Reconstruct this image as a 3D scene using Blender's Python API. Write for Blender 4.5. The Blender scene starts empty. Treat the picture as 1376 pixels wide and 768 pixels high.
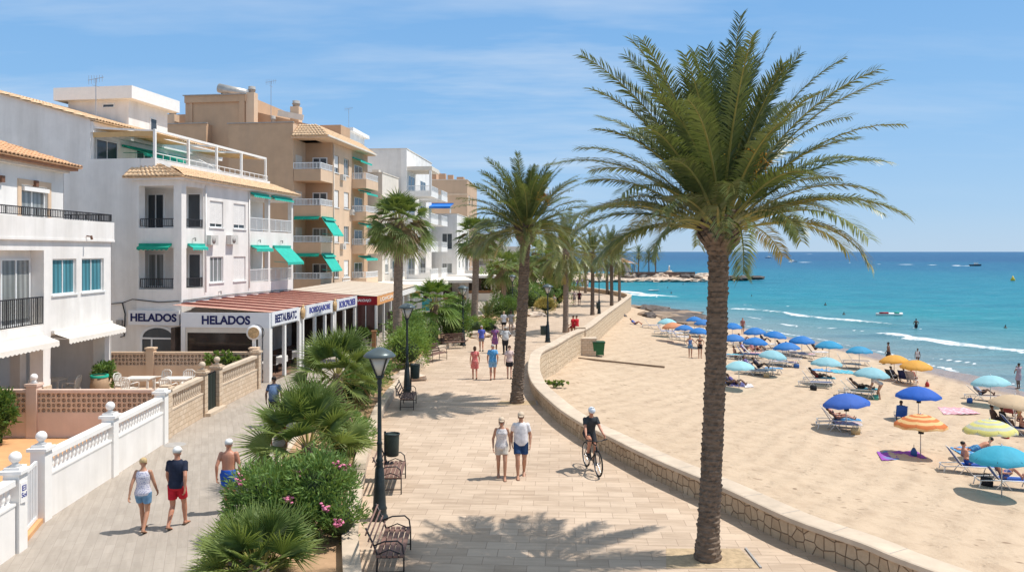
import bpy, math, random
import numpy as np
from mathutils import Vector, Matrix, Euler
PI = math.pi
random.seed(7)
SC = bpy.context.scene
COL = SC.collection
F, CX, HY, CH = 1050.0, 688.0, 338.0, 6.1      # lens in pixels of the photo, vanishing point, eye height

def gp(px, py, z=0.0):
    Y = (CH - z) * F / (py - HY)
    return ((px - CX) * Y / F, Y)

def lerp(a, b, t): return a + (b - a) * t
def V(*a): return Vector(a)
def rad(d): return math.radians(d)

# ---------------------------------------------------------------- materials
_M = {}
def nodes_of(name):
    m = bpy.data.materials.new(name); m.use_nodes = True
    nt = m.node_tree; nt.nodes.clear()
    out = nt.nodes.new('ShaderNodeOutputMaterial')
    b = nt.nodes.new('ShaderNodeBsdfPrincipled')
    nt.links.new(b.outputs[0], out.inputs[0])
    return m, nt, b, out
def N(nt, kind, **kw):
    n = nt.nodes.new(kind)
    for k, v in kw.items():
        if hasattr(n, k) and not k.startswith('i_'): setattr(n, k, v)
        else: n.inputs[k[2:].replace('_', ' ')].default_value = v
    return n
def rgba(c): return (c[0], c[1], c[2], 1.0)
def mixc(nt, fac, a, b, blend='MIX'):
    n = nt.nodes.new('ShaderNodeMix'); n.data_type = 'RGBA'; n.blend_type = blend
    for sock, val in ((n.inputs[0], fac), (n.inputs[6], a), (n.inputs[7], b)):
        if isinstance(val, (int, float)): sock.default_value = val
        elif isinstance(val, tuple): sock.default_value = rgba(val)
        else: nt.links.new(val, sock)
    return n.outputs[2]
def ramp(nt, fac, stops):
    n = nt.nodes.new('ShaderNodeValToRGB'); cr = n.color_ramp
    while len(cr.elements) < len(stops): cr.elements.new(.5)
    for e, (p, c) in zip(cr.elements, stops):
        e.position = p; e.color = rgba(c) if len(c) == 3 else c
    nt.links.new(fac, n.inputs[0]); return n.outputs[0]
def noise(nt, vec, scale, detail=3, rough=.55, sc=None):
    if sc is not None:
        mp = nt.nodes.new('ShaderNodeMapping'); mp.inputs['Scale'].default_value = sc
        nt.links.new(vec, mp.inputs[0]); vec = mp.outputs[0]
    n = nt.nodes.new('ShaderNodeTexNoise'); n.inputs['Scale'].default_value = scale
    n.inputs['Detail'].default_value = detail; n.inputs['Roughness'].default_value = rough
    nt.links.new(vec, n.inputs['Vector']); return n.outputs[0]
def addbump(nt, b, h, strength, dist=.02):
    n = nt.nodes.new('ShaderNodeBump'); n.inputs['Strength'].default_value = strength
    n.inputs['Distance'].default_value = dist
    nt.links.new(h, n.inputs['Height']); nt.links.new(n.outputs[0], b.inputs['Normal']); return n
def coord(nt, which='Object'):
    if which == 'World':
        return nt.nodes.new('ShaderNodeNewGeometry').outputs['Position']
    return nt.nodes.new('ShaderNodeTexCoord').outputs[which]

def M(name, col, rough=.7, var=.1, scale=3., bump=0., bscale=40., metallic=0., spec=.3, stain=0., staincol=None, sc=None):
    if name in _M: return _M[name]
    m, nt, b, out = nodes_of(name)
    co = coord(nt)
    n1 = noise(nt, co, scale, 4, .6, sc)
    a = tuple(max(0, c * (1 - var)) for c in col); d = tuple(min(1, c * (1 + var)) for c in col)
    r = nt.nodes.new('ShaderNodeMapRange'); r.inputs[1].default_value = .3; r.inputs[2].default_value = .7
    nt.links.new(n1, r.inputs[0])
    c = mixc(nt, r.outputs[0], a, d)
    if stain:
        n2 = noise(nt, co, .9, 5, .65, (1., 1., .12))
        r2 = nt.nodes.new('ShaderNodeMapRange'); r2.inputs[1].default_value = .44; r2.inputs[2].default_value = .72
        r2.inputs[4].default_value = stain
        nt.links.new(n2, r2.inputs[0])
        c = mixc(nt, r2.outputs[0], c, staincol or tuple(x * .55 for x in col))
    nt.links.new(c, b.inputs['Base Color'])
    b.inputs['Roughness'].default_value = rough; b.inputs['Metallic'].default_value = metallic
    b.inputs['Specular IOR Level'].default_value = spec
    if bump: addbump(nt, b, noise(nt, co, bscale, 3), bump, .01)
    _M[name] = m; return m

# ---------------------------------------------------------------- mesh builder
class MB:
    def __init__(s): s.v = []; s.f = []; s.m = []; s.sm = []; s.mi = 0; s.smooth = False; s.uv = None
    def add(s, vs, fs, sm=None):
        o = len(s.v); s.v.extend([tuple(p) for p in vs])
        for f in fs:
            s.f.append(tuple(i + o for i in f)); s.m.append(s.mi); s.sm.append(s.smooth if sm is None else sm)
        return s
    def quad(s, a, b, c, d): return s.add([a, b, c, d], [(0, 1, 2, 3)])
    def box(s, x0, x1, y0, y1, z0, z1, rz=0., piv=None):
        vs = [(x, y, z) for z in (z0, z1) for y in (y0, y1) for x in (x0, x1)]
        if rz:
            px, py = piv or ((x0 + x1) / 2, (y0 + y1) / 2); c, sn = math.cos(rz), math.sin(rz)
            vs = [(px + (x - px) * c - (y - py) * sn, py + (x - px) * sn + (y - py) * c, z) for x, y, z in vs]
        return s.add(vs, [(0, 2, 3, 1), (4, 5, 7, 6), (0, 1, 5, 4), (2, 6, 7, 3), (0, 4, 6, 2), (1, 3, 7, 5)], False)
    def bar(s, p, q, w, h=None, up=(0, 0, 1)):
        p = Vector(p); q = Vector(q); h = w if h is None else h
        d = (q - p).normalized(); u = Vector(up)
        if abs(d.dot(u)) > .98: u = Vector((1, 0, 0))
        r = d.cross(u).normalized(); u = r.cross(d).normalized()
        vs = []
        for c in (p, q):
            for a, b_ in ((-1, -1), (1, -1), (1, 1), (-1, 1)): vs.append(c + r * a * w / 2 + u * b_ * h / 2)
        return s.add(vs, [(0, 3, 2, 1), (4, 5, 6, 7), (0, 1, 5, 4), (1, 2, 6, 5), (2, 3, 7, 6), (3, 0, 4, 7)], False)
    def tube(s, pts, rr, n=8, cap=True, asp=None, lat=None):
        """tapered tube; rr radius or (a,b) pairs; lat = lateral axis for elliptic sections"""
        pts = [Vector(p) for p in pts]; k = len(pts)
        if not isinstance(rr, (list, tuple)): rr = [rr] * k
        vs = []; prev = None
        for i, p in enumerate(pts):
            d = (pts[min(i + 1, k - 1)] - pts[max(i - 1, 0)]).normalized()
            if lat is not None:
                L = Vector(lat[i] if isinstance(lat, list) else lat); x = (L - d * L.dot(d)).normalized()
            else:
                if prev is None:
                    x = d.cross(Vector((0, 0, 1)))
                    if x.length < .1: x = d.cross(Vector((0, 1, 0)))
                else: x = prev - d * prev.dot(d)
                x.normalize()
            prev = x; y = d.cross(x)
            a, b_ = rr[i] if isinstance(rr[i], (tuple, list)) else (rr[i], rr[i])
            for j in range(n):
                t = 2 * PI * j / n
                vs.append(p + x * a * math.cos(t) + y * b_ * math.sin(t))
        fs = [(i * n + j, i * n + (j + 1) % n, (i + 1) * n + (j + 1) % n, (i + 1) * n + j) for i in range(k - 1) for j in range(n)]
        if cap: fs += [tuple(reversed(range(n))), tuple((k - 1) * n + j for j in range(n))]
        return s.add(vs, fs, True if n > 5 else False)
    def lathe(s, prof, n=12, c=(0, 0, 0), cap=True):
        vs = [(c[0] + r * math.cos(2 * PI * j / n), c[1] + r * math.sin(2 * PI * j / n), c[2] + z) for r, z in prof for j in range(n)]
        k = len(prof)
        fs = [(i * n + j, i * n + (j + 1) % n, (i + 1) * n + (j + 1) % n, (i + 1) * n + j) for i in range(k - 1) for j in range(n)]
        if cap: fs += [tuple(reversed(range(n))), tuple((k - 1) * n + j for j in range(n))]
        return s.add(vs, fs, True if n > 7 else False)
    def ball(s, c, r, n=12, m=8):
        rx, ry, rz = r if isinstance(r, (tuple, list)) else (r, r, r)
        vs = [(c[0], c[1], c[2] - rz)]
        for i in range(1, m):
            t = -PI / 2 + PI * i / m
            for j in range(n):
                a = 2 * PI * j / n
                vs.append((c[0] + rx * math.cos(t) * math.cos(a), c[1] + ry * math.cos(t) * math.sin(a), c[2] + rz * math.sin(t)))
        vs.append((c[0], c[1], c[2] + rz)); fs = []
        for j in range(n): fs.append((0, 1 + (j + 1) % n, 1 + j))
        for i in range(m - 2):
            for j in range(n):
                fs.append((1 + i * n + j, 1 + i * n + (j + 1) % n, 1 + (i + 1) * n + (j + 1) % n, 1 + (i + 1) * n + j))
        L = len(vs) - 1
        for j in range(n): fs.append((L, L - n + j, L - n + (j + 1) % n))
        return s.add(vs, fs, True)
    def prism_y(s, poly, y0, y1):
        n = len(poly); vs = [(x, y0, z) for x, z in poly] + [(x, y1, z) for x, z in poly]
        fs = [tuple(range(n)), tuple(reversed(range(n, 2 * n)))] + [(i, (i + 1) % n + 0, (i + 1) % n + n, i + n) for i in range(n)]
        return s.add(vs, fs, False)
    def grid(s, fn, nu, nv, sm=True):
        vs = [fn(i / nu, j / nv) for j in range(nv + 1) for i in range(nu + 1)]
        fs = [(j * (nu + 1) + i, j * (nu + 1) + i + 1, (j + 1) * (nu + 1) + i + 1, (j + 1) * (nu + 1) + i) for j in range(nv) for i in range(nu)]
        return s.add(vs, fs, sm)
    def mesh(s, name, mats):
        me = bpy.data.meshes.new(name); me.from_pydata(s.v, [], s.f)
        for m in (mats if isinstance(mats, (list, tuple)) else [mats]): me.materials.append(m)
        if len(me.polygons):
            me.polygons.foreach_set('material_index', s.m); me.polygons.foreach_set('use_smooth', s.sm)
        me.update(); return me
    def pieces(s, name, mats, parent=None, loc=None, k=6):
        """every box (k faces) added so far becomes a part of its own"""
        for i in range(0, len(s.f), k):
            f = s.f[i:i + k]; o = min(min(q) for q in f); n = max(max(q) for q in f) + 1; m = MB(); m.add(s.v[o:n], [tuple(j - o for j in q) for q in f], False); m.build(name, mats, parent, loc)
    def build(s, name, mats, parent=None, loc=None, rz=None):
        return link(name, s.mesh(name, mats), parent, loc, rz)

def link(name, me, parent=None, loc=None, rz=None):
    o = bpy.data.objects.new(name, me); COL.objects.link(o)
    if parent is not None: o.parent = parent
    if loc is not None: o.location = loc
    if rz is not None: o.rotation_euler = (0, 0, rz)
    return o

def tag(o, label=None, cat=None, group=None, kind=None):
    if label: o['label'] = label
    if cat: o['category'] = cat
    if group: o['group'] = group
    if kind: o['kind'] = kind
    return o
def thing(name, label, cat, loc=(0, 0, 0), rz=0., group=None):
    o = bpy.data.objects.new(name, None); COL.objects.link(o)
    o.empty_display_size = .2
    o.location = loc; o.rotation_euler = (0, 0, rz)
    return tag(o, label, cat, group)
KIDS = {}
def copy_tree(o, loc=None, rz=None, label=None, group=None, parent=None, scale=None):
    c = o.copy(); COL.objects.link(c)
    if parent is not None: c.parent = parent
    if loc is not None: c.location = loc
    if rz is not None: c.rotation_euler = (0, 0, rz)
    if scale is not None: c.scale = (scale, scale, scale)
    if label: c['label'] = label
    if group: c['group'] = group
    key = o.name
    if key not in KIDS: KIDS[key] = list(o.children)
    for ch in KIDS[key]: copy_tree(ch, parent=c)
    return c
def struct(o): return tag(o, kind='structure')

def np_mesh(name, verts, quads, mats, tone=None, smooth=False, midx=None):
    verts = np.asarray(verts, dtype=np.float32).reshape(-1, 3); quads = np.asarray(quads, dtype=np.int32)
    k = quads.shape[1]; me = bpy.data.meshes.new(name)
    me.vertices.add(len(verts)); me.vertices.foreach_set('co', verts.ravel())
    me.loops.add(quads.size); me.loops.foreach_set('vertex_index', quads.ravel())
    me.polygons.add(len(quads)); me.polygons.foreach_set('loop_start', np.arange(0, quads.size, k, dtype=np.int32))
    me.polygons.foreach_set('loop_total', np.full(len(quads), k, dtype=np.int32))
    me.polygons.foreach_set('use_smooth', np.full(len(quads), smooth))
    for m in (mats if isinstance(mats, (list, tuple)) else [mats]): me.materials.append(m)
    if midx is not None: me.polygons.foreach_set('material_index', np.asarray(midx, dtype=np.int32))
    if tone is not None:
        for nm, arr in (tone.items() if isinstance(tone, dict) else {'tone': tone}.items()):
            at = me.attributes.new(nm, 'FLOAT', 'POINT'); at.data.foreach_set('value', np.asarray(arr, dtype=np.float32).ravel())
    me.update(calc_edges=True); me.validate(); return me

def text_part(name, s, parent, loc, rot, w, h, mat, ext=.012, bold=.02):
    cu = bpy.data.curves.new(name, 'FONT'); cu.body = s; cu.size = 1; cu.extrude = 0; cu.offset = bold
    ob = bpy.data.objects.new(name, cu); COL.objects.link(ob)
    bpy.context.view_layer.update()
    dg = bpy.context.evaluated_depsgraph_get()
    me = bpy.data.meshes.new_from_object(ob.evaluated_get(dg)); bpy.data.objects.remove(ob); bpy.data.curves.remove(cu)
    n = len(me.vertices); co = np.zeros(n * 3); me.vertices.foreach_get('co', co); co = co.reshape(-1, 3)
    lo = co.min(0); hi = co.max(0)
    co[:, 0] = (co[:, 0] - (lo[0] + hi[0]) / 2) * w / (hi[0] - lo[0]); co[:, 1] = (co[:, 1] - (lo[1] + hi[1]) / 2) * h / (hi[1] - lo[1])
    faces = [tuple(p.vertices) for p in me.polygons]; bpy.data.meshes.remove(me)
    nm = bpy.data.meshes.new(name)
    vs = [(x, y, ext) for x, y, z in co] + [(x, y, 0) for x, y, z in co]
    from collections import Counter
    ed = Counter()
    for f in faces:
        for a, b in zip(f, f[1:] + f[:1]): ed[(a, b)] += 1
    side = [(b, a, a + n, b + n) for (a, b) in ed if (b, a) not in ed]
    nm.from_pydata(vs, [], faces + side); nm.materials.append(mat); nm.update()
    o = link(name, nm, parent, loc); o.rotation_euler = rot; return o

# ---------------------------------------------------------------- shared materials
WHITE = M('white_render', (.82, .785, .745), .8, .06, 1.3, .15, 60, stain=.5, staincol=(.56, .52, .47))
WHITE2 = M('white_paint', (.84, .81, .77), .55, .04, 4)
CREAM = M('cream_render', (.74, .67, .58), .8, .06, 1.3, .15, 60, stain=.2)
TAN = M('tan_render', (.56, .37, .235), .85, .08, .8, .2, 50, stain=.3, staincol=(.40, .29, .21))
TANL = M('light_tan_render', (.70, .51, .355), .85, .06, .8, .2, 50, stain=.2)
PINKW = M('pinkish_render', (.70, .52, .42), .85, .08, 1.2, .2, 50, stain=.3)
SALMON = M('salmon_render', (.62, .40, .27), .85, .06, 1, .2, 50, stain=.2)
TERRA = M('terracotta_tile', (.62, .36, .20), .8, .3, 5, .2, 30)
TERRAL = M('pale_terracotta_tile', (.68, .47, .29), .8, .28, 5, .2, 30)
DKMETAL = M('dark_metal', (.045, .042, .045), .45, .15, 8, metallic=.3)
LAMPM = M('lamp_green_grey_metal', (.035, .045, .048), .45, .2, 6, .1, 30, metallic=.4)
WHMETAL = M('white_metal', (.78, .78, .77), .4, .05, 5)
GREY = M('grey_cement', (.36, .34, .32), .85, .15, 4, .3, 40)
GREENF = M('green_awning_fabric', (.015, .33, .22), .8, .12, 3)
TEALF = M('teal_awning_fabric', (.03, .42, .33), .8, .1, 3)
BROWNF = M('tan_shade_fabric', (.58, .38, .18), .85, .12, 2)
CREAMF = M('cream_awning_fabric', (.80, .74, .66), .85, .06, 2)
BLUEF = M('blue_awning_fabric', (.02, .16, .52), .8, .1, 3)
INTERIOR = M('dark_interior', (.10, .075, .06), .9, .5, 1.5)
WOODB = M('bench_wood', (.20, .115, .09), .6, .3, 8, .25, 40, sc=(1, .15, 1))
ORANGET = M('orange_terrace_tile', (.66, .36, .17), .7, .1, 2, .1, 30)
RED = M('red_paint', (.35, .01, .015), .5, .08, 3)
REDBEAM = M('dark_red_beam', (.15, .03, .02), .7, .2, 3)
PINKF = M('faded_pink_canopy', (.48, .26, .20), .8, .2, 3)
NAVYT = M('navy_letters', (.012, .015, .10), .5, .05, 3)
BLUET = M('blue_letters', (.04, .05, .28), .5, .05, 3)

def glassmat(name, col, stripe=0.):
    if name in _M: return _M[name]
    m, nt, b, out = nodes_of(name); co = coord(nt)
    n1 = noise(nt, co, 1.6, 3, .5, (1., 1., .35))
    c = mixc(nt, n1, tuple(x * .45 for x in col), tuple(min(1, x * 1.5) for x in col))
    if stripe:
        w = nt.nodes.new('ShaderNodeTexWave'); w.inputs['Scale'].default_value = 2.2; w.inputs['Distortion'].default_value = 1.5
        w.bands_direction = 'DIAGONAL'
        mp = nt.nodes.new('ShaderNodeMapping'); mp.inputs['Scale'].default_value = (1, 1, .02)
        nt.links.new(co, mp.inputs[0]); nt.links.new(mp.outputs[0], w.inputs[0])
        c = mixc(nt, w.outputs[1], c, tuple(x * (1 - stripe) for x in col))
    nt.links.new(c, b.inputs['Base Color']); b.inputs['Roughness'].default_value = .12
    b.inputs['Specular IOR Level'].default_value = .6; _M[name] = m; return m
GLASS = glassmat('dark_window_glass', (.055, .065, .075))
GLASSB = glassmat('teal_curtained_glass', (.10, .30, .36), .5)
GLASSC = glassmat('curtained_glass', (.30, .31, .30), .4)
# ================================================================ terrain lines
WALL = [(3, 14.5), (8, 10.8), (13.4, 7.34), (14.8, 6.62), (16.2, 5.75), (18.45, 4.87), (20.9, 3.77), (23.7, 2.77), (25, 2.29), (27.2, 1.72),
        (29.2, 1.36), (31.6, .99), (34, .79), (37.7, .77), (43.1, 1.11), (47, 2.19), (53, 3.73), (58, 5.3), (69.6, 7.9), (82.5, 10.9), (93, 13.3),
        (99, 14.6), (104, 14.9), (109, 14.3), (114, 13.2), (121, 11.2), (125.5, 9.6), (136, 4.5), (150, -5), (170, -22)]
def smooth_path(pts, sub=5):
    out = []
    P = [Vector((p[0], p[1], 0)) for p in pts]
    for i in range(len(P) - 1):
        a, b, c, d = P[max(i - 1, 0)], P[i], P[i + 1], P[min(i + 2, len(P) - 1)]
        for k in range(sub):
            t = k / sub; q = .5 * ((2 * b) + (c - a) * t + (2 * a - 5 * b + 4 * c - d) * t * t + (3 * b - a - 3 * c + d) * t ** 3)
            out.append((q.x, q.y))
    out.append((P[-1].x, P[-1].y)); return out
WALLP = [(x, y) for y, x in smooth_path(WALL, 4)]        # (X, Y) along the promenade side edge of the coping
WY = np.array([p[1] for p in WALLP]); WX = np.array([p[0] for p in WALLP])
def xw(Y): return float(np.interp(Y, WY, WX))
SH = [(0, 34.5), (30, 34), (50.9, 33.5), (60, 33.2), (69.8, 32.4), (78.8, 30.9), (95.7, 27.9), (112, 24.8), (125, 21), (140, 15), (150, 6), (165, -8)]
SHY = np.array([p[0] for p in SH]); SHX = np.array([p[1] for p in SH])
def xs(Y): return float(np.interp(Y, SHY, SHX))
SEA = -3.2
def beach_z(X, Y):
    a = xw(Y) + .5; b = xs(Y); t = (X - a) / max(b - a, 2.)
    if t <= 0: z = -1.12
    elif t < 1: z = -1.12 - 2.02 * t ** .8
    else: z = -3.14 - .9 * (t - 1) * 1.6
    z += .035 * math.sin(X * 1.3 + Y * .5) * math.sin(Y * .9 - X * .3) + .02 * math.sin(X * 3.1 + 1.3 * Y)
    return z
def bp(px, py, dz=0.):
    """where the sight line through a pixel of the photo meets the beach raised by dz"""
    Y = 20.
    for _ in range(400):
        X = (px - CX) * Y / F; z = CH - (py - HY) * Y / F
        if z <= max(beach_z(X, Y), -3.15) + dz: break
        Y += .25
    for _ in range(30):
        Y -= .01; X = (px - CX) * Y / F; z = CH - (py - HY) * Y / F
        if z > max(beach_z(X, Y), -3.15) + dz: break
    return X, Y, max(beach_z(X, Y), SEA)
def wp(px, py): return gp(px, py, SEA)

# ================================================================ ground materials
def paving(name, c1, c2, mort, bw, bh, scale=1., rot=0., ms=.012, bump=.25):
    m, nt, b, out = nodes_of(name); co = coord(nt, 'World')
    mp = nt.nodes.new('ShaderNodeMapping'); mp.inputs['Rotation'].default_value = (0, 0, rot); nt.links.new(co, mp.inputs[0])
    br = nt.nodes.new('ShaderNodeTexBrick'); nt.links.new(mp.outputs[0], br.inputs[0])
    br.inputs['Color1'].default_value = (0, 0, 0, 1); br.inputs['Color2'].default_value = (1, 1, 1, 1); br.inputs['Mortar'].default_value = (.5, .5, .5, 1)
    br.inputs['Scale'].default_value = scale; br.inputs['Mortar Size'].default_value = ms; br.inputs['Brick Width'].default_value = bw
    br.inputs['Row Height'].default_value = bh; br.inputs['Mortar Smooth'].default_value = .3; br.offset = .43
    c = mixc(nt, br.outputs[0], c1, c2)
    n1 = noise(nt, co, .35, 5, .6); c = mixc(nt, mixfac(nt, n1, .35, .7, .6), c, tuple(x * .8 for x in c1))
    n2 = noise(nt, mp.outputs[0], 3., 4, .6, (.35, 2.2, 1)); c = mixc(nt, mixfac(nt, n2, .42, .7, .5), c, tuple(min(1, x * 1.15) for x in c2))
    n3 = noise(nt, co, 14, 3, .6); c = mixc(nt, mixfac(nt, n3, .62, .72, .35), c, tuple(x * .6 for x in c1))
    mf = nt.nodes.new('ShaderNodeMath'); mf.operation = 'MULTIPLY'; mf.inputs[1].default_value = .75; nt.links.new(br.outputs['Fac'], mf.inputs[0])
    c = mixc(nt, mf.outputs[0], c, mort)
    nt.links.new(c, b.inputs['Base Color']); b.inputs['Roughness'].default_value = .75; b.inputs['Specular IOR Level'].default_value = .3
    inv = nt.nodes.new('ShaderNodeMath'); inv.operation = 'SUBTRACT'; inv.inputs[0].default_value = 1.; nt.links.new(br.outputs['Fac'], inv.inputs[1])
    ad = nt.nodes.new('ShaderNodeMath'); ad.operation = 'MULTIPLY_ADD'; ad.inputs[1].default_value = .35
    nt.links.new(n3, ad.inputs[0]); nt.links.new(inv.outputs[0], ad.inputs[2])
    addbump(nt, b, ad.outputs[0], bump, .008)
    _M[name] = m; return m
def mixmul(nt, a, b_):
    n = nt.nodes.new('ShaderNodeMath'); n.operation = 'MULTIPLY'; nt.links.new(a, n.inputs[0]); nt.links.new(b_, n.inputs[1]); return n.outputs[0]
def mixfac(nt, v, a, b_, mx):
    r = nt.nodes.new('ShaderNodeMapRange'); r.inputs[1].default_value = a; r.inputs[2].default_value = b_; r.inputs[4].default_value = mx
    nt.links.new(v, r.inputs[0]); return r.outputs[0]
PROM = paving('promenade_flagstones', (.445, .33, .235), (.60, .465, .345), (.29, .205, .15), .62, .40, 1., .06, .008)
PATHM = paving('path_pavers', (.35, .30, .25), (.41, .355, .30), (.28, .235, .195), .5, .2, 1., 1.2, .005)

def stone_uv(name, c1, c2, mort, sx, sy, edge=.05, bump=.8):
    m, nt, b, out = nodes_of(name); co = coord(nt, 'UV')
    mp = nt.nodes.new('ShaderNodeMapping'); mp.inputs['Scale'].default_value = (sx, sy, 1); nt.links.new(co, mp.inputs[0])
    def vor(feat):
        v = nt.nodes.new('ShaderNodeTexVoronoi'); v.feature = feat; v.voronoi_dimensions = '2D'; v.inputs['Randomness'].default_value = .55
        v.inputs['Scale'].default_value = 1.; nt.links.new(mp.outputs[0], v.inputs['Vector']); return v
    ve = vor('DISTANCE_TO_EDGE'); vc = vor('F1')
    c = mixc(nt, vc.outputs['Color'], c1, c2)
    n1 = noise(nt, co, 6, 5, .7); c = mixc(nt, mixfac(nt, n1, .35, .75, .6), c, tuple(x * .7 for x in c1))
    n2 = noise(nt, co, .5, 3, .6); c = mixc(nt, mixfac(nt, n2, .45, .7, .35), c, tuple(x * .72 for x in c2))
    e = mixfac(nt, ve.outputs[0], edge * .4, edge, 1.)
    c = mixc(nt, e, mort, c)
    nt.links.new(c, b.inputs['Base Color']); b.inputs['Roughness'].default_value = .9; b.inputs['Specular IOR Level'].default_value = .2
    ad = nt.nodes.new('ShaderNodeMath'); ad.operation = 'MULTIPLY_ADD'; ad.inputs[1].default_value = .5
    nt.links.new(n1, ad.inputs[0]); nt.links.new(e, ad.inputs[2])
    addbump(nt, b, ad.outputs[0], bump, .035)
    _M[name] = m; return m
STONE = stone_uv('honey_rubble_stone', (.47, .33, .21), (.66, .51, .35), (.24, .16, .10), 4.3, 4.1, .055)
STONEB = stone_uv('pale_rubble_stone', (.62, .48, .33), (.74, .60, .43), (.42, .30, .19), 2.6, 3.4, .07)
def brickmat(name, c1, c2, mort, bw, bh, ax='xz'):
    m, nt, b, out = nodes_of(name); co = coord(nt, 'Object')
    sep = nt.nodes.new('ShaderNodeSeparateXYZ'); nt.links.new(co, sep.inputs[0])
    s = nt.nodes.new('ShaderNodeMath'); s.operation = 'ADD'; nt.links.new(sep.outputs[0], s.inputs[0]); nt.links.new(sep.outputs[1], s.inputs[1])
    cb = nt.nodes.new('ShaderNodeCombineXYZ'); nt.links.new(s.outputs[0], cb.inputs[0]); nt.links.new(sep.outputs[2], cb.inputs[1])
    br = nt.nodes.new('ShaderNodeTexBrick'); nt.links.new(cb.outputs[0], br.inputs[0])
    br.inputs['Color1'].default_value = rgba(c1); br.inputs['Color2'].default_value = rgba(c2); br.inputs['Mortar'].default_value = rgba(mort)
    br.inputs['Scale'].default_value = 1.; br.inputs['Brick Width'].default_value = bw; br.inputs['Row Height'].default_value = bh; br.inputs['Mortar Size'].default_value = .012
    n1 = noise(nt, co, 7, 4); c = mixc(nt, mixfac(nt, n1, .4, .7, .5), br.outputs[0], tuple(x * .7 for x in c1))
    nt.links.new(c, b.inputs['Base Color']); b.inputs['Roughness'].default_value = .9
    addbump(nt, b, n1, .5, .02); _M[name] = m; return m
BLOCKS = brickmat('cream_stone_blocks', (.62, .47, .33), (.70, .56, .42), (.42, .30, .2), .32, .17)
COPE = M('pale_coping_stone', (.60, .485, .37), .8, .14, 1.6, .3, 30, stain=.3)

def sandmat():
    m, nt, b, out = nodes_of('beach_sand'); co = coord(nt, 'World')
    n0 = noise(nt, co, .12, 4, .6); n1 = noise(nt, co, 1.6, 5, .65); n2 = noise(nt, co, 25, 3, .7)
    c = mixc(nt, n0, (.475, .355, .248), (.585, .455, .325))
    c = mixc(nt, mixfac(nt, n1, .45, .75, .6), c, (.38, .27, .18))
    at = nt.nodes.new('ShaderNodeAttribute'); at.attribute_name = 'wet'
    nw = nt.nodes.new('ShaderNodeMath'); nw.operation = 'MULTIPLY_ADD'; nw.inputs[1].default_value = .35; nw.use_clamp = True
    cn = nt.nodes.new('ShaderNodeMath'); cn.operation = 'SUBTRACT'; cn.inputs[1].default_value = .5; nt.links.new(n1, cn.inputs[0])
    nt.links.new(cn.outputs[0], nw.inputs[0]); nt.links.new(at.outputs['Fac'], nw.inputs[2])
    c = mixc(nt, nw.outputs[0], c, (.30, .215, .165))
    # small dark spots: shell scraps, and shadow in dimples put into the colour
    v = nt.nodes.new('ShaderNodeTexVoronoi'); v.inputs['Scale'].default_value = 2.6; v.inputs['Randomness'].default_value = 1.
    mp = nt.nodes.new('ShaderNodeMapping'); mp.inputs['Scale'].default_value = (.8, 1.25, 1); mp.inputs['Rotation'].default_value = (0, 0, .9); nt.links.new(co, mp.inputs[0])
    wn = nt.nodes.new('ShaderNodeVectorMath'); wn.operation = 'ADD'
    nc = nt.nodes.new('ShaderNodeTexNoise'); nc.inputs['Scale'].default_value = .7; nt.links.new(co, nc.inputs['Vector'])
    nt.links.new(mp.outputs[0], wn.inputs[0]); nt.links.new(nc.outputs['Color'], wn.inputs[1]); nt.links.new(wn.outputs[0], v.inputs['Vector'])
    foot = mixfac(nt, v.outputs['Distance'], .05, .3, 1.)
    v3 = nt.nodes.new('ShaderNodeTexVoronoi'); v3.inputs['Scale'].default_value = 1.9; v3.inputs['Randomness'].default_value = 1.; nt.links.new(wn.outputs[0], v3.inputs['Vector'])
    sp3 = mixfac(nt, v3.outputs['Distance'], .20, .12, .8); sp3 = mixmul(nt, sp3, mixfac(nt, noise(nt, co, .25, 2), .42, .6, 1.)); c = mixc(nt, sp3, c, (.20, .13, .085))
    # raked / tyre tracks
    mp2 = nt.nodes.new('ShaderNodeMapping'); mp2.inputs['Rotation'].default_value = (0, 0, .62); nt.links.new(co, mp2.inputs[0])
    w = nt.nodes.new('ShaderNodeTexWave'); w.inputs['Scale'].default_value = .3; w.inputs['Distortion'].default_value = 9.; w.inputs['Detail'].default_value = 3.; w.inputs['Detail Scale'].default_value = .35
    nt.links.new(mp2.outputs[0], w.inputs[0])
    def mad(a, k, add):
        n = nt.nodes.new('ShaderNodeMath'); n.operation = 'MULTIPLY_ADD'; n.inputs[1].default_value = k
        nt.links.new(a, n.inputs[0])
        if add is None: n.inputs[2].default_value = 0
        else: nt.links.new(add, n.inputs[2])
        return n.outputs[0]
    h = mad(n1, .55, None); h = mad(n2, .15, h); h = mad(foot, .5, h); h = mad(w.outputs[1], .8, h); h = mad(noise(nt, co, 5.5, 4, .7), .55, h)
    nt.links.new(c, b.inputs['Base Color'])
    r = nt.nodes.new('ShaderNodeMapRange'); r.inputs[3].default_value = .95; r.inputs[4].default_value = .25; nt.links.new(at.outputs['Fac'], r.inputs[0])
    nt.links.new(r.outputs[0], b.inputs['Roughness']); b.inputs['Specular IOR Level'].default_value = .25
    addbump(nt, b, h, .85, .085); _M['sand'] = m; return m
SAND = sandmat()
SOIL = M('planter_soil', (.42, .27, .16), .95, .25, 2.2, .8, 25, staincol=(.2, .12, .07))
DIRT = M('pale_dry_ground', (.48, .40, .32), .95, .15, .3, .5, 10)

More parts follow.
